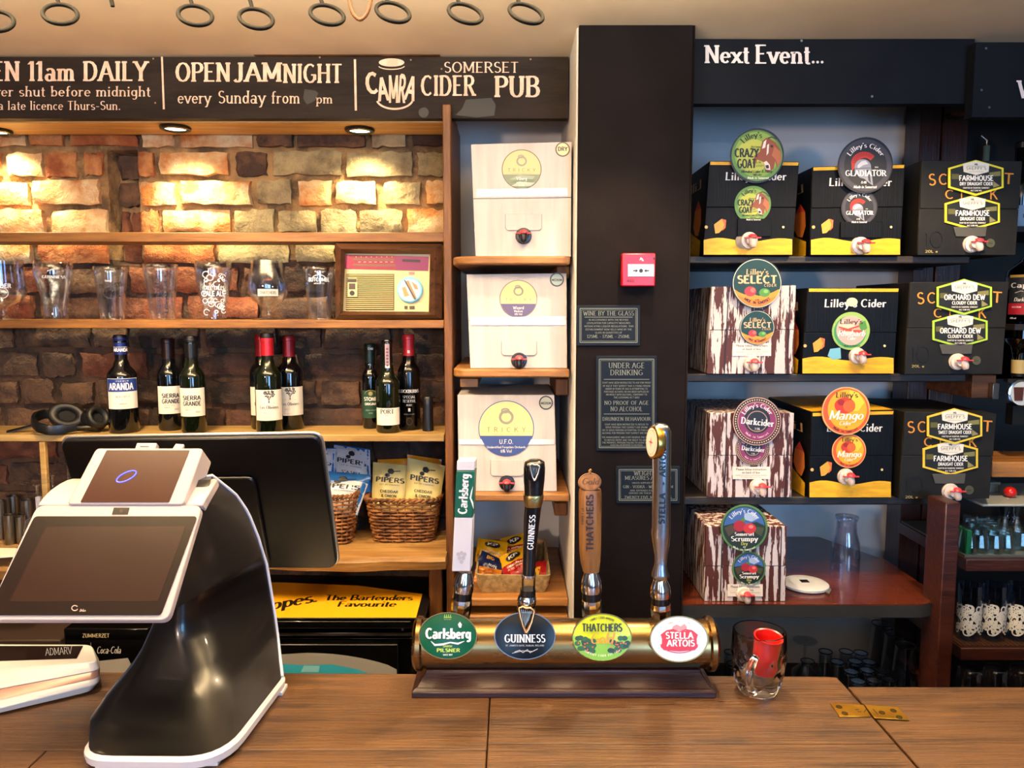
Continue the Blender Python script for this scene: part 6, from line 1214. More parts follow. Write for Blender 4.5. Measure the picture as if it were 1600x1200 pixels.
FRt = sorted([(p.z, p) for p in FR], key=lambda q: q[0]); FLt.sort(key=lambda q: q[0])
Ysb, Yst = .985, 1.10
sBL, sBR, sTR, sTL = P(-26, 969, Ysb), P(262, 969, Ysb), P(316, 789, Yst), P(58, 789, Yst)
spl = plane3(sBL, sBR, sTR); sn = (spl(100, 900, 1) - spl(100, 900, 0))
def ipt(tab, z): return interp(tab, z)
def section(z, n=32):
    zb = sBR.z
    a, c, r = ipt(FLt, z), ipt(BRt, z), ipt(FRt, z)
    if z > zb - .008:
        k = min(1, (z - zb + .008) / .012); q = sBR.lerp(sTR, min(1.3, max(0, (z - zb) / (sTR.z - zb)))); r = r.lerp(Vector((q.x - .004, q.y + .018, z)), k); a = a.lerp(Vector((q.x - .195, q.y + .018, z)), k)
    x0, y0 = a.x, min(a.y, r.y + .05); bl = Vector((c.x - (c.x - a.x) * .92, c.y + .0, z)); pts = [a, r, c, bl]; pts = [Vector((p.x, p.y, z)) for p in pts]
    # rounded quad by a Catmull-like corner cut
    out = []; rad = (.27, .27 if z < zb else .05, .10, .3)
    for i in range(4):
        p, q0, q1 = pts[i], pts[i - 1], pts[(i + 1) % 4]; k = rad[i]
        A_, C_ = p.lerp(q0, k), p.lerp(q1, k)
        for j in range(8): s = j / 7; out.append(A_ * (1 - s) ** 2 + p * 2 * s * (1 - s) + C_ * s * s)
    return out
zlo = ZB; zhi = P(330, 742, 1.18).z
b = B(); zs_ = [zlo, zlo + .004] + [lerp(zlo + .012, sBR.z - .012, i / 9) for i in range(10)] + [sBR.z - .004, sBR.z + .004] + [lerp(sBR.z + .015, zhi, i / 7) for i in range(8)]
b.loft([section(z) for z in zs_]); b.build('body_shell', M('till_black', '#0b0a0b', .30, coat=.25), t, ang=60)
def outset(sec_, k): c = sum(sec_, Vector()) / len(sec_); return [p + (p - c).normalized() * k for p in sec_]
b = B(); s0 = section(zlo); b.loft([[Vector((p.x, p.y, z)) for p in outset(s0, k)] for k, z in ((.000, ZT + .005), (.005, ZT + .007), (.006, ZT + .017), (.000, ZB - .0004))]); b.build('base_plate', m_white, t)
for i_, s_i in ((2, 3), (6, 3), (11, 5), (16, 4), (27, 4)):
    p = outset(s0, -.006)[(i_) % 32]; b = B(); b.box((p.x - .014, p.y - .004, ZT + .0003), (p.x + .010, p.y + .024, ZT + .0065)); b.build('foot', m_white, t, bev=.001)
m_shell = M('till_white', '#b4a8aa', .3)
# main screen slab
bk = -sn
b = B(); rr_ = 16
def rq(f, pts, r, n=5):
    out = []
    for i in range(4):
        p, q0, q1 = Vector(pts[i]), Vector(pts[i - 1]), Vector(pts[(i + 1) % 4]); A_ = p + (q0 - p).normalized() * r; C_ = p + (q1 - p).normalized() * r
        for j in range(n + 1): s = j / n; out.append(f(*(A_ * (1 - s) ** 2 + p * 2 * s * (1 - s) + C_ * s * s)))
    return out
o_ = rq(lambda u, v: spl(u, v), [(-26, 969), (262, 969), (316, 789), (58, 789)], 14); b.ext(o_, bk * .012); b.build('display_bezel', m_shell, t, bev=.0015)
m_scr = M('screen_glass', '#1a0f0d', .07, coat=.3); m_scr2 = M('display_off', '#2a1712', .12, coat=.4)
b = B(); b.ext(rq(lambda u, v: spl(u, v, .0006), [(-20, 962), (252, 962), (309, 807.5), (55, 807.5)], 6), sn * .0012); b.build('touch_screen', m_scr, t)
a = Art(lambda u, v, h: spl(u, v, h + .0019)); a.poly([(16, 941), (248, 940), (291, 823), (74, 824)], .0001, m_scr2); a.ring(118, 951, 5.5, 4.8, 1.6, .0003, '#9a8a84', 16, 20, 330); a.text('iMin', 130, 957, 4.6, 'ital', '#9a8a84', .0003); a.build('screen_area', t)
a = Art(lambda u, v, h: spl(u, v, h)); a.poly([(178, 793.5), (203, 793.5), (200, 804.5), (175, 804.5)], .0006, '#150e0c'); a.disc(190, 799, 3, 3, .0012, '#3a241c', 12); a.build('camera_window', t)
# upper shell and small screen
h0 = [P(107, 790, 1.10), P(288, 790, 1.10), P(318, 703, 1.158), P(153, 703, 1.158)]; hpl2 = plane3(h0[0], h0[1], h0[2]); hn = hpl2(200, 750, 1) - hpl2(200, 750, 0)
b = B(); hq = rq(lambda u, v: hpl2(u, v, .004), [(106, 790), (288, 790), (319, 702), (152, 702)], 7); b.ext(hq, -hn * .042); b.build('head_housing', m_shell, t, bev=.002)
b = B(); b.ext(rq(lambda u, v: hpl2(u, v, .0044), [(128, 787), (266, 787), (298, 706), (169, 706)], 2), hn * .0008); b.build('customer_display', M('display_tint', '#3a160c', .05, coat=.5), t)
c = hpl2(200, 747, .0056); U_ = (hpl2(215, 740, .0056) - c).normalized(); V_ = hn.cross(U_).normalized(); b = B(); b.tube([c + U_ * .0145 * math.cos(2 * math.pi * i / 28) + V_ * .007 * math.sin(2 * math.pi * i / 28) for i in range(28)], .0009, 6, True); b.build('ring_reflection', M('blue_reflection_glow', '#3a40ff', .3, emit=5), t, label='blue ring reflection on the small screen, made to glow')  # blue reflection in the customer display, modelled as a glowing ring
secs = []
for y, Yv, xl_, xr_ in ((790, 1.104, 58, 316), (778, 1.115, 66, 322), (766, 1.128, 78, 329), (756, 1.142, 92, 335), (750, 1.158, 104, 338), (748, 1.175, 112, 338)):
    A_, C_ = P(xl_, y, Yv), P(xr_, y, Yv); secs.append([A_, C_, C_ + Vector((0, .012, -.012)), A_ + Vector((0, .012, -.012))])
b = B(); b.loft(secs); b.build('shoulder_shell', m_shell, t, bev=.002, ang=60)
def proj(p): d = p - CAM; return 800 + F * d.x / (d.y * CP - d.z * SP)
sm = [P(322, 745, 1.165)]
for i in range(26):
    z = lerp(zhi, ZB, i / 25); sc_ = section(z); p = max(sc_, key=proj); sm.append(Vector((p.x + .001, p.y, z)))
b = B(); b.tube(sm, .0026, 8); b.build('side_trim', M('trim_lilac_white', '#c4c4d4', .35), t, ang=80)
for q in ([(204, 700), (236, 700), (240, 686), (209, 686)], [(262, 699), (279, 699), (283, 688), (270, 687)]):
    b = B(); b.ext([hpl2(u, v, -.012) for u, v in q], -hn * (.012 if q[0][0] < 250 else .006)); b.build('card_slot' if q[0][0] < 250 else 'antenna', m_shell, t, bev=.001)
a = Art(lambda u, v, h: hpl2(u, v, h - .012)); a.line([(214, 692), (228, 692)], 1.2, .0004, '#2a2022'); a.build('slot', t)
b = B(); p0 = PZ(175, 1196, ZT + .006); p1 = PZ(200, 1203, ZT + .004); b.tube([PZ(176, 1172, ZT + .016), PZ(178, 1186, ZT + .008), PZ(196, 1196, ZT + .004), PZ(235, 1206, ZT + .004)], .0022, 8); tag(b.build('power_cord', m_blackp, ang=80), 'black cord under the front of the till', 'cord')
b = B(); b.tube([PZ(318, 1168, ZT + .014), PZ(332, 1180, ZT + .006), PZ(350, 1184, ZT + .003), PZ(356, 1176, ZT + .003), PZ(346, 1170, ZT + .003)], .002, 8); tag(b.build('power_cord', m_blackp, ang=80), 'short black cord loop at the right foot of the till', 'cord')
# ================================================================== CARD READER
t = thing('card_reader', 'white handheld card payment terminal lying on the bar beside the till', 'card reader', PZ(60, 1090, ZT))
def cr(px, py, z): return PZ(px, py, z)
zz = ZT + .040; m_crw = M('reader_white', '#b9b8b6', .35)
base = [PZ(-110, 1140, ZT + .003), PZ(145, 1080, ZT + .003), PZ(150, 1050, ZT + .003), PZ(-90, 1068, ZT + .003)]
lo_ = [PZ(-112, 1135, ZT + .010), PZ(156, 1068, ZT + .014), PZ(156, 1040, ZT + .014), PZ(-95, 1062, ZT + .010)]
mid = [PZ(-112, 1098, ZT + .028), PZ(157, 1048, ZT + .030), PZ(154, 1026, ZT + .030), PZ(-95, 1040, ZT + .030)]
top_ = [PZ(-112, 1052, ZT + .046), PZ(153, 1034, ZT + .043), PZ(143, 1007, ZT + .043), PZ(-95, 1006, ZT + .046)]
def rsec(q, k=.14, n=4):
    out = []
    for i in range(4):
        p, q0, q1 = q[i], q[i - 1], q[(i + 1) % 4]; A_, C_ = p.lerp(q0, min(.45, .014 / (p - q0).length)), p.lerp(q1, min(.45, .014 / (p - q1).length))
        for j in range(n + 1): s = j / n; out.append(A_ * (1 - s) ** 2 + p * 2 * s * (1 - s) + C_ * s * s)
    return out
b = B(); b.loft([rsec(base), rsec(lo_), rsec([lerp(a_, c_, .45) for a_, c_ in zip(lo_, mid)])]); b.build('lower_shell', m_crw, t, bev=.001, ang=50)
b = B(); b.loft([rsec([lerp(a_, c_, .47) for a_, c_ in zip(lo_, mid)]), rsec(mid)]); b.build('side_band', M('reader_bronze', '#9a7468', .35, .2), t, ang=50)
b = B(); b.loft([rsec([m_ + Vector((0, 0, .0004)) for m_ in mid]), rsec([lerp(a_, c_, .35) for a_, c_ in zip(mid, top_)]), rsec(top_)]); b.build('upper_shell', m_crw, t, bev=.0015, ang=50)
tpl = plane3(top_[0], top_[1], top_[2]); b = B(); b.ext([tpl(u, v, .0003) for u, v in ((-60, 1035), (120, 1029.5), (130, 1010), (-50, 1010))], (tpl(0, 1020, 1) - tpl(0, 1020, 0)) * .0006); b.build('screen', m_scr, t)
a = Art(lambda u, v, h: tpl(u, v, h + .0011)); a.text('ADMARV', 92, 1024, 11, 'thin', '#8a9098', .0002, w=42, rot=4); a.build('screen_print', t)
# ================================================================== MONITOR
q = [P(92, 690, 1.45), P(497, 683, 1.45), P(526, 887, 1.58), P(152, 887, 1.58)]
t = thing('monitor', 'large black flat monitor seen from behind the till', 'monitor', Vector((q[2].x - .2, 1.5, ZT - .25)))
mp = plane3(q[0], q[1], q[2]); mn = mp(300, 780, 1) - mp(300, 780, 0)
b = B(); mq = rq(lambda u, v: mp(u, v), [(92, 689), (499, 682), (527, 888), (152, 888)], 16); b.ext(mq, -mn * .016); b.build('rear_shell', M('monitor_black', '#0a0a0c', .28), t, bev=.003)
b = B(); pts = rq(lambda u, v: mp(u, v, .0), [(91.0, 688), (500.5, 681), (528.5, 889), (151, 889)], 17)
b.tube([p - mn * .012 for p in pts], .0034, 6, True); b.build('silver_rim', M('rim_silver', '#b8b4b0', .3, .8), t, ang=80)
b = B(); b.ext(rq(lambda u, v: mp(u, v, .0), [(180, 745), (400, 742), (425, 888), (205, 888)], 14), mn * .010); b.build('rear_housing', MATS['monitor_black'], t, bev=.004)
b = B(); cN = (mp(300, 860) + mn * 0); b.box((cN.x - .03, 1.50, ZT - .245), (cN.x + .03, 1.53, cN.z + .02)); b.build('stand_neck', m_blackp, t); b = B(); b.box((cN.x - .12, 1.40, ZT - .2499), (cN.x + .12, 1.62, ZT - .238)); b.build('stand_base', m_blackp, t, bev=.002)
# ================================================================== BACK BAR, LEFT
t0 = None
for px, py, hp, rp, lab in ((3, 842, 62, 9, 'steel cup cut by the left frame edge'), (24, 834, 62, 9, 'tall steel cup in the back row of cups'), (46, 840, 62, 9.5, 'wide steel cup nearest the white card'), (17, 850, 48, 8, 'short steel cup in the front row of cups'), (34, 849, 44, 7, 'narrow steel cup between the short and the wide ones')):
    c = PZ(px, py, zl2 + 0.0005); c = PZ(px, py, zl + .0005); r = rp / F * c.y; h = hp / F * c.y
    t = thing('steel_cup', lab, 'cup', c, 'steel measuring cups behind the till'); b = B(); b.lathe([(.001, 0), (r * .92, 0), (r, h * .1), (r, h), (r + .001, h + .001), (r * .93, h), (r * .92, .006), (.001, .006)], c, 22); b.build('cup_body', m_steel, t)
for px, py, hp, lab in ((64, 867, 120, 'upturned wine glass nearest the wooden upright'), (88, 850, 118, 'upturned wine glass in the middle of three behind the till'), (112, 838, 122, 'tallest upturned wine glass, partly behind the monitor')):
    c = PZ(px, py, zl + .0005); h = hp / F * c.y; t = thing('wine_glass', lab, 'glass', c, 'upturned wine glasses behind the till')
    b = B(); b.lathe([(.026, 0), (.033, .2 * h), (.036, .36 * h), (.028, .5 * h), (.006, .56 * h), (.003, .62 * h), (.003, .93 * h), (.012, .965 * h), (.033, .985 * h), (.033, h), (.001, h)], c, 26, caps=False); b.build('bowl', m_glass, t, ang=60)
b = B()
t = thing('paper_stack', 'stack of white papers and menus on the shelf left of the till', 'papers', PZ(12, 850, zl))
for i in range(9):
    z = zl + .001 + .0032 * i; dx = rs.uniform(-2, 2); b = B(); b.ext([PZ(-60 + dx, 876, z), PZ(26 + dx, 870, z), PZ(38 + dx, 858, z), PZ(-50 + dx, 857, z)], (0, 0, .0024)); b.build('sheet', m_paperw if i % 3 else M('grey_sheet', '#b8b8b8', .7), t)
b = B(); c = PZ(62, 842, zl + .0005); b.box((c.x - .006, c.y, zl + .0005), (c.x + .006, c.y + .012, zl + .12)); tag(b.build('white_card_holder', m_white, bev=.002), 'slim white upright holder between the steel cups and wine glasses', 'holder')
b = B(); b.box((PZ(8, 866, zl).x, PZ(0, 868, zl).y, zl + .0004), (PZ(52, 866, zl).x, PZ(0, 857, zl).y, zl + .003)); tag(b.build('drip_mat', M('mesh_mat', '#2a2a2a', .7, bump=1, bs=200)), 'small dark ribbed mat on the shelf left of the till', 'mat')
# ---- wicker baskets
def wicker(label, cx, ybase, w0, w1, dpt, hpx, ang=0, group='wicker snack baskets'):
    c = PZ(cx, ybase, zl + .001); c.y += dpt / 2; h = hpx / F * c.y; t = thing('wicker_basket', label, 'basket', c, group); ca, sa = math.cos(ang), math.sin(ang)
    def rp(s, z, off=0, k=4.0):
        v = z / h; W = lerp(w0, w1, v) / 2 + off; D = lerp(dpt * .85, dpt, v) / 2 + off; an = 2 * math.pi * s; cx_, sy_ = math.cos(an), math.sin(an); q = (abs(cx_) ** k + abs(sy_) ** k) ** (-1 / k)
        x, y = W * cx_ * q, D * sy_ * q; return c + Vector((x * ca - y * sa, x * sa + y * ca, z))
    nst = 30; rows = 12; b = B(); n = nst * 3
    for r_ in range(rows):
        z = h * (.04 + .88 * r_ / (rows - 1)); b.tube([rp(i / n, z + .0006 * math.sin(i * 1.7 + r_), .0022 * math.cos(math.pi * (i / 3 + r_))) for i in range(n)], .0036, 5, True)
    b.build('weave', M('wicker', '#9a6434', .45, 0, '#5e3518', 30, bump=.3), t, kind='stuff', ang=80)
    b = B()
    for i in range(nst): b.tube([rp(i / nst, z, 0) for z in (0, h * .5, h)], .0022, 5)
    b.build('stakes', MATS['wicker'], t, kind='stuff', ang=80)
    for ph in (0, math.pi):
        b = B(); n = 120; b.tube([rp(i / n, h + .002 + .004 * math.sin(2 * math.pi * 22 * i / n + ph), .004 * math.cos(2 * math.pi * 22 * i / n + ph)) for i in range(n)], .004, 6, True); b.build('rim_braid', MATS['wicker'], t, ang=80)
    b = B(); b.loft([[rp(i / 24, .001, -.002) for i in range(24)], [rp(i / 24, .005, -.002) for i in range(24)]]); b.build('floor_weave', MATS['wicker'], t); return t, c, h
wicker('wicker basket of yellow crisp packets beside the pine post', 628, 849, .165, .205, .118, 66)
wicker('wicker basket of blue crisp packets partly behind the monitor', 512, 853, .11, .145, .125, 76, .05)
def bag(name, label, corners, thick, mats, draw, group, n=None, bulge=1):
    """corners TL, TR, BR, BL as world points; the pack bulges along n towards the eye"""
    TL, TR_, BR_, BL = corners; nn = (TR_ - TL).cross(BL - TL).normalized()
    if nn.y > 0: nn = -nn
    sd = rs.uniform(0, 50)
    def f(u, v, h=0):   # u right 0..1, v down 0..1
        p = TL.lerp(TR_, u).lerp(BL.lerp(BR_, u), v); e = max(0, math.sin(math.pi * min(max(v * 1.06 - .03, 0), 1))) ** .55 * max(0, math.sin(math.pi * min(max(u, 0), 1))) ** .5
        wr = nz_(Vector((u * 4 + sd, v * 5, 1))) * .006 * e + .003 * nz_(Vector((u * 14, v * 3 + sd, 4))) * (1 - e * .6)
        return p + nn * (thick * e + wr + h)
    t = thing(name, label, 'packet', (BL + BR_) / 2, group)
    b = B(); N_, M_ = 18, 22
    b.grid(lambda u, v: f(u, v), N_, M_, mats[0]); 
    b.grid(lambda u, v: TL.lerp(TR_, u).lerp(BL.lerp(BR_, u), v) - nn * .4 * (f(u, v) - TL.lerp(TR_, u).lerp(BL.lerp(BR_, u), v)).dot(nn) , N_, M_, mats[0])
    b.build('pack', None, t, fixn=False, ang=70)
    a = Art(lambda u, v, h=0: f(u, v, .0012 + h)); draw(a); a.build('print', t); return t
def gridpoly(a, u0, v0, u1, v1, col, h=.0, wav=0, n=8):
    mt = pr(col) if isinstance(col, str) else col; a.b.grid(lambda u, v: a.f(lerp(u0, u1, u), lerp(v0 + wav * math.sin(u * 6), v1, v), h), n, n, mt)
mb_y = M('packet_cream', '#e2d088', .28, bump=.2, bs=20); mb_o = M('packet_orange', '#d88a18', .22); mb_b = M('packet_blue', '#2f74c0', .22); mb_w = M('packet_white', '#d8dce4', .28)
def dpip(col, txt2, txt3, top, bot=None, k=1):
    def d(a):
        if bot: gridpoly(a, .02, .06, .98, .62, bot[0], .0002, 0); 
        ink = '#23272e'
        a.poly([(.44, .12), (.52, .10), (.58, .13), (.60, .18), (.56, .22), (.46, .22), (.42, .17)], .0008, ink); a.line([(.5, .17), (.76, .14)], .018, .0008, ink); a.disc(.42, .25, .07, .04, .0008, ink, 10)
        a.text('PIPERS', .5, .40, .10, 'bold', ink, .001, w=.78); a.text('EST. BY FARMERS', .5, .46, .02, 'sans', ink, .001, w=.55)
        a.text(txt2, .5, .62, .055, 'bold', '#4a4a20' if col == 'y' else ink, .001, w=.5); a.text(txt3, .5, .71, .055, 'bold', '#4a4a20' if col == 'y' else ink, .001, w=.42); a.text('CRISPS', .5, .77, .03, 'sans', ink, .001)
    return d
def pq(pts, Y): return [P(x, y, Y + dy) for (x, y), dy in zip(pts, (.03, .03, -.01, -.01))]
GP = 'crisp packets standing in the wicker baskets'
bag('crisp_packet', 'yellow cheddar and onion packet, left of the two in the right basket', pq([(583, 722), (641, 728), (634, 800), (580, 798)], 2.115), .016, [mb_y], dpip('y', 'CHEDDAR', '& ONION', 0), GP)
bag('crisp_packet', 'yellow cheddar and onion packet nearest the pine post', pq([(637, 715), (696, 728), (685, 802), (632, 800)], 2.10), .016, [mb_y], dpip('y', 'CHEDDAR', '& ONION', 0), GP)
bag('crisp_packet', 'orange packet back peeping up behind the cheddar packets', [P(590, 718, 2.16), P(646, 716, 2.16), P(640, 780, 2.145), P(592, 780, 2.145)], .010, [mb_o], lambda a: a.text('PIPERS', .5, .3, .08, 'bold', '#8a5a10', .001), GP)
bag('crisp_packet', 'second orange packet back peeping up at the far right of the basket', [P(636, 710, 2.16), P(690, 718, 2.16), P(688, 780, 2.14), P(640, 780, 2.14)], .010, [mb_o], lambda a: a.text('PIPERS', .5, .3, .08, 'bold', '#8a5a10', .001), GP)
def dblue(a):
    gridpoly(a, .0, .30, 1, .62, mb_w, .0004, .03); gridpoly(a, 0, .0, 1, .12, mb_w, .0004); dpip('b', 'SEA SALT', '', 0)(a)
def dblue2(a): gridpoly(a, .0, .24, 1, .98, mb_w, .0004, .05); dpip('b', 'ANGLESEY', 'SEA SALT', 0)(a)
def dblue3(a): gridpoly(a, .0, .02, 1, .66, mb_w, .0004, 0); dpip('b', 'SEA SALT', '', 0)(a)
bag('crisp_packet', 'blue and white sea salt packet at the front of the left basket', pq([(498, 735), (580, 742), (558, 806), (492, 800)], 2.085), .02, [mb_b], dblue2, GP)
bag('crisp_packet', 'white-topped sea salt packet standing tallest in the left basket', pq([(522, 694), (578, 702), (580, 775), (520, 762)], 2.14), .018, [mb_b], dblue3, GP)
bag('crisp_packet', 'blue packet half hidden behind the monitor corner', pq([(478, 700), (525, 700), (522, 770), (476, 770)], 2.13), .018, [mb_b], dblue3, GP)
# ---- burlap basket with nut packets
zbk = P(0, 935, 1.90).z + .0006; t = thing('burlap_basket', 'small burlap fabric basket of nut packets on the worn plank shelf', 'basket', P(800, 933, 2.0) * 1); t.location.z = zbk
m_bur = M('burlap', '#b59a6c', .9, 0, '#8f764c', 60, bump=.8, bs=220); x0, x1 = P(743, 900, 1.925).x, P(860, 900, 1.925).x
def bsec(z, k, y0_, y1_): return [Vector((x0 + .012 - k, y0_ - k, z)), Vector((x1 - .012 + k, y0_ - k, z)), Vector((x1 - .012 + k, y1_ + k, z)), Vector((x0 + .012 - k, y1_ + k, z))]
bzz = P(0, 900, 1.92).z
b = B(); o1 = rsec(bsec(zbk, 0, 1.94, 2.18)); o2 = rsec(bsec(zbk + .02, .008, 1.94, 2.18)); o3 = rsec(bsec(bzz, .013, 1.94, 2.18)); i3 = rsec(bsec(bzz + .001, .008, 1.94, 2.18)); i1 = rsec(bsec(zbk + .006, .0, 1.94, 2.18))
def wob(s_, k): return [p + Vector((0, .003 * nz_(p * 20), (.012 if p.y > 2.1 and k else 0) + (.004 * nz_(p * 12) if k else 0))) for p in s_]
b.loft([o1, o2, wob(o3, 1), wob(i3, 1), i1]); b.build('fabric_wall', m_bur, t, ang=50)
GK = 'nut packets in the burlap basket'; bz = bzz
mk_y = M('packet_yellow', '#d8a418', .25); mk_r = M('packet_red', '#a01c20', .25); mk_n = M('packet_navy', '#16204a', .25); mk_br = M('packet_brown', '#b0681c', .3)
def dkp(c2, w='KP'):
    def d(a): gridpoly(a, 0, .48, 1, 1, c2, .0004); a.disc(.5, .27, .26, .15, .0016, '#1c1a20', 20); a.text(w, .5, .33, .13, 'bold', '#f0e8d8', .0022, w=.34); a.text('ORIGINAL', .5, .62, .07, 'bold', '#f0e0c0', .0014, w=.6); a.text('SALTED PEANUTS', .5, .72, .06, 'sans', '#f0e0c0', .0014, w=.7)
    return d
def lay(px, py, w_, h_, rot, Y, tiltz=.6, dz=0):
    c = P(px, py, Y); c.z += dz; u = Vector((math.cos(rot), 0, math.sin(rot))); v = Vector((math.sin(rot) * .6, -.7, -tiltz * math.cos(rot))).normalized()
    return [c - u * w_ / 2 - v * h_ / 2, c + u * w_ / 2 - v * h_ / 2, c + u * w_ / 2 + v * h_ / 2, c - u * w_ / 2 + v * h_ / 2]
bag('nut_packet', 'yellow nut packet at the back left of the burlap basket', lay(768, 862, .085, .075, -.15, 2.09), .008, [mk_y], dkp(mk_y), GK)
bag('nut_packet', 'red and yellow nut packet at the back of the burlap basket', lay(806, 855, .08, .08, .25, 2.13), .008, [mk_y], dkp(mk_r), GK)
bag('nut_packet', 'red and yellow nut packet lying in front in the burlap basket', lay(806, 880, .085, .08, .45, 2.02), .008, [mk_y], dkp(mk_r), GK)
bag('nut_packet', 'navy nut packet lying across the left of the burlap basket', lay(768, 886, .08, .07, -.45, 2.02), .009, [mk_n], lambda a: (a.text('BIG', .35, .3, .14, 'bold', '#b8862c', .002), a.text('NUTS', .5, .6, .1, 'bold', '#c8c8d0', .002)), GK)
bag('nut_packet', 'brown picture nut packet at the front left of the burlap basket', lay(762, 900, .07, .05, -.2, 1.98), .008, [mk_br], lambda a: [a.disc(rs.uniform(.15, .85), rs.uniform(.2, .8), .1, .12, .001, rs.choice(['#d88a2c', '#8a4a14']), 8) for _ in range(10)], GK)
bag('nut_packet', 'red nut packet at the right side of the burlap basket', lay(843, 895, .05, .07, .1, 2.02), .008, [mk_r], lambda a: a.poly([(.1, .3), (.6, .3), (.4, .8)], .002, '#d8a418'), GK)
# ================================================================== FRIDGES AND YELLOW MAT
zf = P(0, 967, 1.86).z; xf0, xf1 = P(248, 980, 1.85).x, P(642, 980, 1.85).x
t = thing('bottle_fridge', 'black under-shelf bottle fridge with a yellow bar mat on its top', 'fridge', ((xf0 + xf1) / 2, 2.0, 0))
b = B(); b.box((xf0, 1.852, zf - .022), (xf1, 2.16, zf - .003)); b.box((xf0, 1.86, 0), (xf1, 2.16, zf - .05)); b.box((xf0, 1.875, zf - .05), (xf1, 2.16, zf - .022)); b.build('cabinet', m_gloss, t, bev=.002)
b = B(); b.box((xf0, 1.850, zf - .040), (xf1, 1.862, zf - .036)); b.build('steel_strip', m_steel, t)
dp = YPL(1.856)
b = B(); b.box((xf0 + .01, 1.845, .3), (P(622, 1000, 1.85).x, 1.859, zf - .06)); b.build('door', M('fridge_door', '#08080a', .2), t, bev=.003)
a = Art(YPL(1.8445)); arc_ = [(622, 1100), (620, 1046)] + [(620 - i * 14, 1046 - 26 * math.sin(min(1, i / 10) * math.pi / 2) ** .7 + (0 if i < 10 else (i - 10) * .8)) for i in range(1, 26)] + [(270, 1100)]
a.poly(arc_, .0003, M('fridge_graphic', '#9a9896', .3)); a.poly([(440, 1052), (442, 1037), (470, 1039), (520, 1038), (560, 1046), (575, 1052)], .0008, M('ice_pack_print', '#3ab0d0', .3)); a.poly([(470, 1050), (475, 1040), (500, 1040), (498, 1050)], .0012, '#8ad0e0'); a.build('door_graphic', t)
b = B(); b.lathe([(.0035, 0), (.003, .0015)], YPL(1.852)(629, 984), 10, ax=(0, -1, 0)); b.build('screw', m_steel, t)
ym = lambda u, v, h=0: PZ(u, v, zf + h)
t = thing('bar_mat', 'yellow and black printed bar mat lying on the black fridge', 'bar mat', ym(560, 940))
b = B(); b.ext([ym(300, 968), ym(664, 968), ym(680, 905), ym(320, 900)], (0, 0, .004)); b.build('mat_base', m_blackp, t, bev=.001)
ym2 = lambda u, v, h=0: PZ(u, v, zf + .0042 + h)
a = Art(ym2); a.poly([(306, 965), (650, 965), (660, 928), (560, 915), (440, 910), (330, 908)], .0002, M('mat_yellow', '#e0a410', .5)); a.text('Schweppes.', 496, 940, 16, 'ital', '#16120c', .0006, w=170, rot=10, align='r'); a.text('The Bartenders', 575, 938, 8.5, 'ital', '#16120c', .0006, w=138); a.text('Favourite', 572, 948, 8.5, 'ital', '#16120c', .0006, w=92); a.build('print', t)
xf2, xf3 = P(100, 1000, 1.80).x, P(232, 1000, 1.80).x; zf2 = P(0, 977, 1.82).z
t = thing('drinks_cooler', 'black drinks cooler with white cursive lettering behind the till', 'fridge', ((xf2 + xf3) / 2, 2.0, 0))
b = B(); b.box((xf2, 1.80, 0), (xf3, 2.15, zf2)); b.build('cabinet', m_gloss, t, bev=.003)
b = B(); b.box((xf2 + .006, 1.794, .3), (xf3 - .006, 1.799, zf2 - .028)); b.build('door', MATS['fridge_door'], t)
a = Art(YPL(1.793)); a.text('Coca-Cola', 170, 1021, 11, 'script', '#d8d6d2', .0004, w=38); a.poly([(142, 1034), (200, 1028), (215, 1060), (142, 1060)], .0003, '#b8b4b2'); a.line([(142, 1004), (142, 1026)], .8, .0004, '#b8b4b2'); a.build('door_print', t); a = Art(YPL(1.7995)); a.text('ZUMMERZET', 150, 996, 6, 'bold', '#b8a888', .0004, w=42); a.build('sticker', t)
b = B(); b.box((P(0, 1000, 1.9).x - .3, 1.86, 0), (P(94, 1000, 1.86).x, 2.12, P(0, 1000, 1.86).z)); tag(b.build('storage_crate', M('crate_brown', '#3a2a22', .6), bev=.004), 'dark brown crate below the shelf at far left', 'crate')
# ================================================================== GLASS MUG
zc_ = PZ(1195, 1096, ZT); r0 = 36 / F * 1.32; t = thing('glass_tankard', 'dimpled glass tankard holding a red measure beside the beer font', 'glass', (zc_.x, zc_.y + .035, ZT))
c = Vector(t.location); r0 = .036; H = P(1195, 985, c.y).z - ZT
def tank(u, v):
    an = 2 * math.pi * u; rr = r0 * interp([(0, .80), (.06, .88), (.3, 1.08), (.6, 1.18), (.82, 1.15), (1, 1.12)], v)
    for row, vz in enumerate((.22, .42, .62)):
        k = math.cos(8 * (an + row * math.pi / 8)); g_ = math.exp(-((v - vz) / .075) ** 2); rr -= .0036 * max(0, k) * g_
    return c + Vector((rr * math.sin(an), -rr * math.cos(an), v * H))
b = B(); N_, M_ = 72, 36; b.grid(tank, N_, M_)
k = len(b.v); inn = [(.93, 1.0), (.93, .8), (.92, .6), (.84, .32), (.66, .17), (.001, .15)]
for q_, vz in inn:
    for i in range(N_ + 1): an = 2 * math.pi * i / N_; rr = r0 * (q_ * 1.12 if q_ > .5 else q_) - .0; b.v.append(c + Vector((rr * math.sin(an), -rr * math.cos(an), vz * H)))
off = M_ * (N_ + 1)
for i in range(N_): b.f.append([off + i, off + i + 1, k + i + 1, k + i]); b.mi.append(0)
for j in range(len(inn) - 1):
    for i in range(N_): b.f.append([k + j * (N_ + 1) + i, k + j * (N_ + 1) + i + 1, k + (j + 1) * (N_ + 1) + i + 1, k + (j + 1) * (N_ + 1) + i]); b.mi.append(0)
b.f.append(list(range(N_))[::-1]); b.mi.append(0)
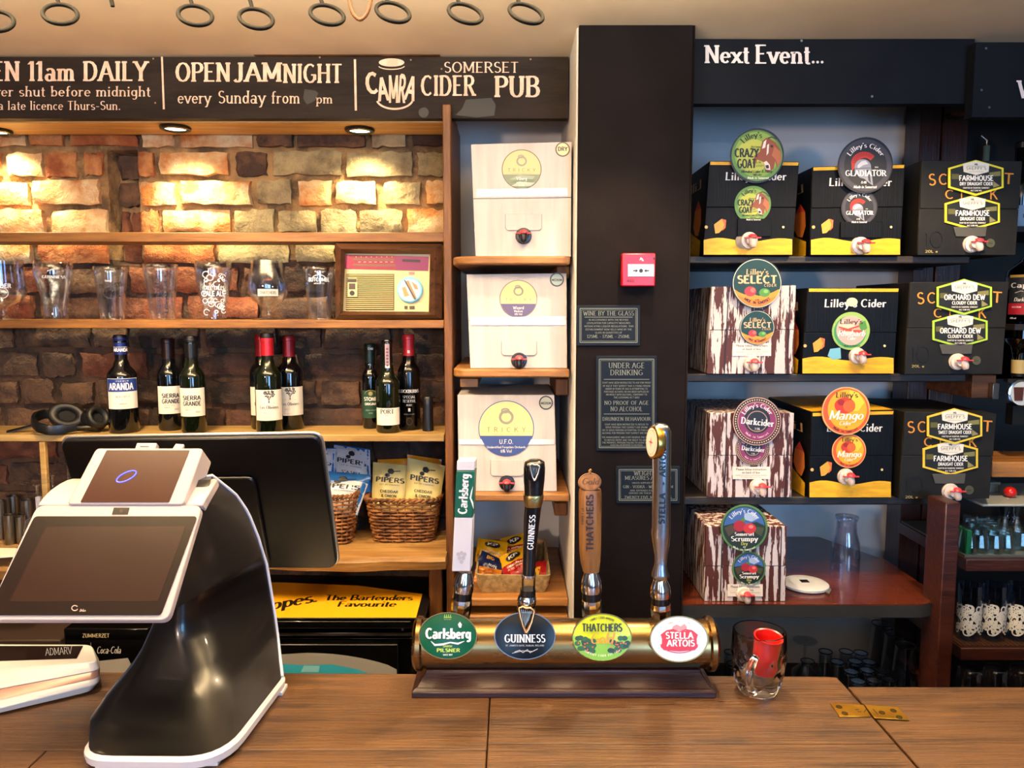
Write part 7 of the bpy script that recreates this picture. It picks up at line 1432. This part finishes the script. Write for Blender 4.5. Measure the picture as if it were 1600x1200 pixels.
m_rg = M('solid_glass', '#ffffff', .0, trans=1); o = b.build('mug_body', m_rg, t, ang=80)
b = B(); h_ = []
for i in range(15):
    a_ = R(-80 + 160 * i / 14); h_.append(c + Vector((-r0 * .42 - .016 * math.cos(a_), -r0 * .93 - .022 * math.cos(a_), H * .45 + H * .28 * math.sin(a_))))
b.tube(h_, .0058, 10); b.build('mug_handle', m_rg, t, ang=80)
t = thing('red_measure', 'red open-topped plastic measure standing in the glass tankard', 'measure', c + Vector((.010, 0, H * .28)))
q_ = c + Vector((.009, .002, H * .26)); ax = Vector((.04, -.16, 1)); b = B(); b.lathe([(.001, 0), (.012, .0), (.0185, .012), (.0205, .045), (.0215, .066), (.0225, .068), (.020, .067), (.019, .045), (.016, .016), (.001, .012)], q_, 26, ax=ax); b.build('cup', M('red_plastic', '#d8221c', .3), t)
b = B(); b.lathe([(.006, -.02), (.011, -.016), (.010, 0), (.001, .002)], q_, 18, ax=ax); b.build('stem', m_chrome, t)
# ================================================================== RIGHT SHELF THINGS
zr4 = P(0, 944, 1.80).z
c = PZ(1320, 886, zr4 + .0005); h = 84 / F * c.y
t = thing('pint_glass', 'upturned tulip pint glass alone on the mahogany shelf', 'glass', c); b = B(); b.lathe([(.038, 0), (.038, .3 * h), (.035, .5 * h), (.027, .7 * h), (.026, .88 * h), (.031, .98 * h), (.030, h), (.001, h), (.001, h * .94), (.026, h * .94), (.023, .86 * h), (.024, .7 * h), (.032, .5 * h), (.0365, .3 * h), (.0365, 0)], c, 30, caps=False); b.build('bowl', m_glass, t, ang=60)
c = PZ(1258, 916, zr4 + .0005); t = thing('tape_measure', 'flat white round tape measure lying on the mahogany shelf', 'tape measure', c); b = B(); b.lathe([(.054, 0), (.058, .003), (.058, .008), (.054, .011), (.03, .0125), (.001, .013)], c, 40); b.build('case', M('white_disc', '#c8ccd4', .35), t)
b = B(); b.box((c.x - .012, c.y - .008, c.z + .0128), (c.x + .008, c.y + .010, c.z + .0142)); b.build('button', m_blackp, t); b = B(); b.ext([PZ(1283, 923, zr4 + .002), PZ(1296, 929, zr4 + .002), PZ(1299, 922, zr4 + .002), PZ(1287, 916, zr4 + .002)], (0, 0, .003)); b.build('tab', M('grey_tab', '#5a5c60', .5), t)
ztop = P(1322, 1018, 2.14).z; zlow = ztop - .13
b = B(); b.box((xcr + .01, 1.84, zlow - .02), (P(1476, 1060, 2.0).x, 2.34, zlow)); tag(b.build('glass_rack_shelf', w_darkh), 'low dark shelf of upturned glasses under the mahogany shelf', 'shelf')
G5 = 'upturned glasses under the mahogany shelf'; pr0 = None
labs = ['upturned pint glass in the dark back row, {}'.format(s) for s in ()]
names_ = ['behind the tankard rim', 'just left of the tankard', 'left of the first back-row glass', 'third in the back row', 'left in the second row', 'middle of the second row', 'right of the second-row middle glass', 'left of the third row', 'middle of the third row', 'right end of the third row', 'front left in the rack', 'front middle in the rack', 'front right in the rack', 'beside the tube of the beer font', 'low beside the brass end cap']
pts_ = [(1290, 1018), (1322, 1018), (1262, 1033), (1345, 1020), (1308, 1034), (1336, 1033), (1358, 1034), (1330, 1049), (1355, 1047), (1379, 1048), (1340, 1064), (1366, 1063), (1390, 1062), (1142, 1019), (1146, 1037)]
for (px, py), nm_ in zip(pts_, names_):
    c = PZ(px, py, ztop); c.z = zlow + .0003
    if pr0 is None:
        t = thing('upturned_glass', 'dim upturned glass ' + nm_, 'glass', c, G5); h = ztop - zlow; b = B(); b.lathe([(.0195, 0), (.0195, .3 * h), (.0192, .9 * h), (.0185, h), (.001, h), (.001, h - .008), (.017, h - .008), (.0178, .3 * h), (.018, 0)], c, 24, caps=False); b.build('bowl', m_dglass, t, ang=60)
        b = B(); b.tube([c + Vector((.0185 * math.cos(2 * math.pi * i / 24), .0185 * math.sin(2 * math.pi * i / 24), h)) for i in range(24)], .0016, 5, True); b.build('base_rim', M('dark_glass_rim', '#141c26', .1, trans=.3), t, ang=80); pr0 = t
    else: dup(pr0, c, 'dim upturned glass ' + nm_)
pr0 = None
for px, py, nm_ in ((1377, 974, 'leftmost'), (1398, 990, 'middle'), (1415, 1008, 'rightmost')):
    zt_ = P(1377, 974, 2.22).z; c = PZ(px, py, zt_); h = zt_ - zlow; c.z = zlow + .0003
    if pr0 is None:
        t = thing('tall_upturned_glass', nm_ + ' of the three tall upturned glasses by the dark post', 'glass', c, 'tall upturned glasses by the dark post'); b = B(); b.lathe([(.037, 0), (.035, .3 * h), (.027, .9 * h), (.026, h), (.001, h), (.001, h - .008), (.023, h - .008), (.033, .3 * h), (.035, 0)], c, 24, caps=False); b.build('bowl', m_dglass, t, ang=60)
        b = B(); b.tube([c + Vector((.026 * math.cos(2 * math.pi * i / 24), .026 * math.sin(2 * math.pi * i / 24), h)) for i in range(24)], .0016, 5, True); b.build('base_rim', MATS['dark_glass_rim'], t, ang=80)
        a = Art(cyl_map(c, .031, tilt=facing(c))); a.sy = 1; a.text('strongbow', .002, h * .35, .008, 'bold', '#0c1016', .004, w=.07, rot=90); a.build('print', t); pr0 = t
    else: dup(pr0, c, nm_ + ' of the three tall upturned glasses by the dark post')
c = PZ(1258, 1000, ztop + .03); hh_ = ztop + .03 - zlow; c.z = zlow + .0003; t = thing('wine_glass', 'dim upturned wine glass right behind the tankard', 'glass', c); b = B(); b.lathe([(.028, 0), (.036, .2 * hh_), (.034, .4 * hh_), (.006, .58 * hh_), (.004, .64 * hh_), (.004, .92 * hh_), (.034, .98 * hh_), (.034, hh_), (.001, hh_)], c, 26, caps=False); b.build('bowl', m_dglass, t, ang=60)
# ---- far right racks
YQ = 1.90
xq0, xq1 = P(1501, 900, 1.88).x, 2.3
b = B(); b.box((P(1478, 600, 2.34).x, 2.45, 0), (2.4, 2.47, P(0, 500, 2.45).z)); b.box((P(1478, 600, 2.34).x, 2.45, P(0, 592, 2.45).z), (2.4, 2.47, ZC - .002)); tag(b.build('back_panel', M('dark_panel', '#120d0c', .6)), 'dark back panel behind the bottle shelves at far right', 'panel')
def rshelf(label, y0, y1, Y=1.86, mat=w_mahog, x0=None, yb=2.2):
    z1_ = P(0, y0, Y).z; z0_ = P(0, y1, Y).z; b = B(); b.box((x0 or xq0, Y, z0_), (xq1, yb, z1_)); tag(b.build('rack_shelf', mat, bev=.002), label, 'shelf'); return z1_
zA = rshelf('mahogany shelf under the shot glasses at far right', 874, 893); zB = rshelf('mahogany shelf under the patterned pint glasses at far right', 1013, 1032)
b = B(); b.box((xq0 + .004, 1.875, zA + .0004), (xq1, 2.19, zA + .006)); tag(b.build('drip_tray', M('grey_tray', '#4a4f4c', .5)), 'grey rubber tray under the shot glasses', 'tray')
b = B(); b.box((xq0 + .004, 1.87, zB + .0004), (xq1, 2.19, zB + .003)); 
for i in range(40): x = xq0 + .01 + i * .012; b.box((x, 1.87, zB + .003), (x + .003, 2.18, zB + .005))
o = b.build('ribbed_mat', M('brown_mat', '#4a3020', .4)); tag(o, 'ribbed dark mat under the patterned pint glasses', 'mat')
pr0 = None; k = 0
rows_ = [(1512, 862, 'front row, first from the green box'), (1538, 866, 'front row, second from the green box'), (1566, 869, 'front row, third from the green box'), (1592, 872, 'front row, at the frame edge'), (1522, 852, 'second row, first'), (1546, 854, 'second row, second'), (1570, 856, 'second row, third'), (1594, 858, 'second row, at the frame edge'), (1514, 841, 'back row, first'), (1532, 842, 'back row, second'), (1551, 843, 'back row, third')]
zT = zA + .0065
for px, py, nm_ in rows_:
    c = PZ(px, py, zT)
    if c.y < 1.9: c.y = 1.9 + (k % 2) * .003
    k += 1
    if pr0 is None:
        t = thing('shot_glass', 'upturned shot glass on the grey tray, ' + nm_, 'glass', c, 'upturned shot glasses on the grey tray'); h = .062; b = B(); b.lathe([(.023, 0), (.021, .4 * h), (.017, .9 * h), (.017, h), (.001, h), (.001, h * .7), (.014, h * .72), (.019, .4 * h), (.0215, 0)], c, 12, caps=False); b.build('bowl', thin_glass('bright_glass', '#eef6f4', .45), t, ang=25); pr0 = t
    else: dup(pr0, c, 'upturned shot glass on the grey tray, ' + nm_)
b = B(); c = PZ(1506, 862, zT); b.box((c.x - .006, c.y - .02, zT), (c.x + .006, c.y + .03, zT + .06)); tag(b.build('green_box', M('green_box_card', '#0f5c34', .4)), 'small green box at the left end of the grey tray', 'box')
pr0 = None
for px, py, lab in ((1567, 836, 'double steel jigger standing left of its twin behind the shot glasses'), (1585, 841, 'double steel jigger standing right of its twin behind the shot glasses')):
    c = PZ(px, 846, zT); c.y += .10; c = P(px, py, c.y); c.z = zT
    if pr0 is None:
        t = thing('jigger', lab, 'jigger', c, 'steel jiggers at far right'); h = P(px, 783, c.y).z - zT; b = B(); b.lathe([(.020, 0), (.021, .002), (.009, h * .42), (.012, h * .45), (.012, h * .48), (.009, h * .5), (.020, h * .98), (.021, h), (.019, h), (.008, h * .55), (.001, h * .54)], c, 22); b.build('jigger_body', m_chrome, t); pr0 = t
    else: dup(pr0, c, lab)
# patterned pints
pr0 = None; zP = zB + .0055
for px, lab in ((1512, 'white-patterned pint glass nearest the mahogany post'), (1550, 'white-patterned pint glass in the middle of the far right shelf'), (1588, 'white-patterned pint glass at the right frame edge')):
    c = PZ(px, 1006, zP); c.y = 1.91; c.x = P(px, 1000, 1.91).x; h = P(px, 912, 1.91).z - zP
    if pr0 is None:
        t = thing('patterned_glass', lab, 'glass', c, 'white-patterned pint glasses at far right'); b = B(); b.lathe([(.001, 0), (.024, 0), (.025, .1 * h), (.027, .5 * h), (.029, .8 * h), (.0285, h), (.027, h), (.0275, .8 * h), (.0255, .5 * h), (.0235, .12 * h), (.001, .1 * h)], c, 26, caps=False); b.build('bowl', thin_glass('blue_glass', '#dce8f8', .4), t, ang=60)
        a = Art(lambda u, v, q=0: c + Vector(((.0285 + q) * math.sin(u / .028), -(.0285 + q) * math.cos(u / .028), v)), sy=1); rz_ = random.Random(8)
        for i in range(110):
            u = rz_.uniform(-.05, .05); v = rz_.uniform(.16, .62) * h; r_ = rz_.uniform(.004, .012); a.ring(u, v, r_ * rz_.uniform(.6, 1.3), r_, .0034, .0003, '#d4d4cc', 12, rz_.uniform(0, 360), rz_.uniform(380, 560))
        a.build('swirl_print', t); pr0 = t
    else: dup(pr0, c, lab)
zC_ = P(0, 1110, 1.86).z
b = B(); b.box((xq0, 1.86, zC_ - .02), (xq1, 2.2, zC_)); tag(b.build('rack_shelf', w_mahog), 'lowest dark shelf at far right, just above the bar top line', 'shelf')
pr0 = None
for px, lab in ((1512, 'dim glass under the patterned shelf nearest the mahogany post'), (1552, 'dim glass under the patterned shelf in the middle'), (1592, 'dim glass under the patterned shelf at the frame edge')):
    c = P(px, 1100, 1.93); c.z = zC_ + .0004
    if pr0 is None:
        t = thing('stacked_glass', lab, 'glass', c, 'dim glasses on the lowest far right shelf'); h = P(px, 1040, 1.93).z - zC_; b = B(); b.lathe([(.03, 0), (.031, .6 * h), (.028, .9 * h), (.02, h), (.001, h)], c, 24, caps=False); b.build('bowl', m_dglass, t, ang=60); pr0 = t
    else: dup(pr0, c, lab)
# upper right things
zD = P(0, 722, 1.98).z; b = B(); b.box((P(1553, 700, 1.98).x, 1.98, P(0, 746, 1.98).z), (2.3, 2.14, zD)); tag(b.build('oak_board', wood('honey_oak', '#b0783c', '#8a5628', 0), bev=.003), 'thick honey oak board right of the lowest charcoal carton', 'board')
zE = P(0, 788, 1.92).z; b = B(); b.box((P(1536, 780, 1.92).x, 1.92, zE - .006), (2.3, 2.16, zE)); tag(b.build('cutting_board', M('pale_grey_board', '#9aa09c', .5), bev=.002), 'pale grey-green board above the steel jiggers', 'board')
c = PZ(1578, 777, zE + .0004); t = thing('red_ball', 'small shiny red ball on the pale grey-green board', 'ball', c); r = .0155; b = B(); b.sphere(c + Vector((0, .0, r * .92)), (r, r, r * .92), 20); b.build('ball_body', M('shiny_red', '#c81c14', .15, coat=.4), t, ang=80); b = B(); b.lathe([(.003, 0), (.001, .004)], c + Vector((0, 0, r * 1.82)), 8); b.build('stalk', m_blackp, t)
c = PZ(1560, 774, zE + .0004); b = B(); b.box((c.x - .03, c.y + .03, zE + .0004), (c.x + .018, c.y + .07, zE + .022)); b.box((c.x - .034, c.y + .026, zE + .0224), (c.x + .022, c.y + .074, zE + .03)); tag(b.build('lidded_tub', M('tub_grey', '#6a6c62', .5), bev=.002), 'grey lidded tub left of the red ball', 'tub')
b = B(); b.box((P(1519, 600, 2.02).x, 2.02, P(0, 622, 2.02).z), (P(1556, 600, 2.02).x, 2.3, P(0, 586, 2.02).z)); tag(b.build('oak_beam', wood('beam_oak', '#8a5020', '#5e3212', 0), bev=.002), 'orange-brown beam end between the second and third charcoal cartons', 'beam')
b = B(); b.box((P(1552, 600, 2.0).x, 2.0, P(0, 624, 2.0).z), (P(1562, 600, 2.0).x, 2.016, P(0, 599, 2.0).z)); tag(b.build('metal_plate', m_steel, bev=.001), 'small steel plate on the orange-brown beam end', 'plate')
Yb_ = 2.06; zS = P(0, 506, Yb_).z
b = B(); b.box((P(1580, 600, 2.0).x, 2.0, zS - .015), (2.4, 2.4, zS)); tag(b.build('bottle_shelf', w_darkh), 'dark shelf under the dark rum bottle at far right', 'shelf')
c = P(1606, 505, Yb_); c.z = zS + .0004; t = thing('rum_bottle', 'dark rum bottle with black and red label at the right frame edge', 'bottle', c); rb = 34 / F * Yb_
b = B(); b.lathe([(.001, 0), (rb, 0), (rb, .12), (rb * .95, .14), (rb * .5, .165), (.016, .18), (.016, .23), (.001, .23)], c, 32); b.build('bottle_body', thin_glass('rum_glass', '#4a5a70', .5), t, ang=50)
b = B(); b.lathe([(rb * .93, .006), (rb * .93, .115), (.001, .12)], c, 28); b.build('rum', M('dark_rum', '#0a0604', .1), t)
a = Art(cyl_map(c, rb + .0004, tilt=facing(c))); a.sy = 1
def YV(y): return P(0, y, Yb_).z - c.z
a.rect(-.052, YV(492), .052, YV(434), .0001, M('rum_label', '#1c2026', .5), 16); a.rect(-.052, YV(491), .052, YV(474), .0004, M('rum_label_red', '#a01828', .5), 16); a.rect(-.052, YV(434), .052, YV(430), .0004, '#b08a40', 16)
a.text('Captain', -.046, YV(450), .013, 'serif', '#d8d4cc', .0008, align='l', w=.085); a.text('Dark', -.036, YV(471), .010, 'script', '#d8d4cc', .0008, align='l'); a.text('RICH RUM', -.04, YV(481), .004, 'bold', '#e8c8c8', .0008, align='l'); a.line([(-.034, YV(458)), (-.02, YV(455)), (0, YV(458))], .001, .0008, '#d8d4cc'); a.text('40% vol', -.044, YV(498), .004, 'bold', '#d8d4cc', .0004, align='l'); a.build('label_print', t)
c = P(1591, 590, 2.04); t = thing('optic_bottle', 'inverted bottle neck with cream collar over the round silver measure', 'bottle', c); b = B(); b.lathe([(.014, 0), (.0155, .004), (.017, .02), (.018, .062), (.024, .085), (.05, .105), (.05, zS - .016 - c.z)], c, 24); b.build('bottle_neck', thin_glass('brown_glass', '#5a4630', .5), t, ang=50)
b = B(); b.lathe([(.0178, .012), (.0185, .03), (.0188, .048)], c, 24, caps=False); b.build('collar_label', M('cream_collar', '#b09a60', .6), t); b = B(); b.lathe([(.0168, .004), (.0176, .010)], c, 24, caps=False); b.build('black_band', m_blackp, t)
c = P(1592, 614, 2.0); t = thing('spirit_measure', 'round silver-rimmed spirit measure at the right frame edge', 'measure', P(1592, 640, 2.0)); b = B(); b.lathe([(.034, 0), (.036, .004), (.036, .012), (.031, .014)], c, 32, ax=(0, -1, 0)); b.build('rim', m_chrome, t); b = B(); b.lathe([(.001, .015), (.031, .0145)], c, 28, ax=(0, -1, 0), caps=False); b.build('dial', M('dial_white', '#b8c0c4', .3), t)
a = Art(YPL(c.y - .016)); a.poly([(1584, 605), (1600, 605), (1598, 626), (1585, 626)], .0002, '#4a2418'); a.build('window', t); b = B(); b.box((c.x - .012, c.y + .001, c.z - .085), (c.x + .03, c.y + .03, c.z - .03)); b.box((c.x - .03, c.y + .001, c.z + .028), (c.x + .05, c.y + .02, c.z + .036)); b.build('bracket', m_blackp, t)
# bottles above
Yu = 2.25; zU = P(0, 362, Yu).z; b = B(); b.box((P(1530, 400, Yu).x, 2.1, zU - .015), (2.4, 2.44, zU)); tag(b.build('bottle_shelf', w_darkh), 'upper dark bottle shelf behind the topmost charcoal carton', 'shelf')
c = P(1590, 360, Yu); c.z = zU + .0004; t = thing('spirit_bottle', 'black-necked bottle rising behind the topmost charcoal carton', 'bottle', c); h = P(0, 222, Yu).z - c.z; b = B(); b.lathe(bprof(.042, h, .018, .55), c, 28); b.build('bottle_body', m_gloss, t, ang=50)
b = B(); b.lathe([(.0195, h * .93), (.02, h * .99), (.001, h + .001)], c, 20, caps=False); b.build('cap', M('dark_cap', '#1c1c1e', .3), t); a = Art(cyl_map(c, .0425, tilt=facing(c))); a.sy = 1; a.rect(-.02, .01, .04, .07, .0002, M('pale_label', '#a8b4c4', .6), 8); a.text('DUS', .022, .035, .010, 'bold', '#2c3644', .0006); a.build('label_print', t)
c = P(1534, 360, Yu + .06); c.z = zU + .0004; t = thing('spirit_bottle', 'slim bottle with pale green neck beside the dark red post', 'bottle', c); h = P(0, 228, Yu + .06).z - c.z; b = B(); b.lathe([(.001, 0), (.03, 0), (.03, h * .5), (.012, h * .68), (.009, h * .72), (.009, h), (.001, h)], c, 22); b.build('bottle_body', M('pale_green_glass', '#5a6a60', .15), t, ang=50)
b = B(); b.tube([c + Vector((0, 0, h)), c + Vector((0, 0, h + .016)), c + Vector((-.02, 0, h + .03))], .005, 8); b.build('pourer', m_steel, t, ang=80)
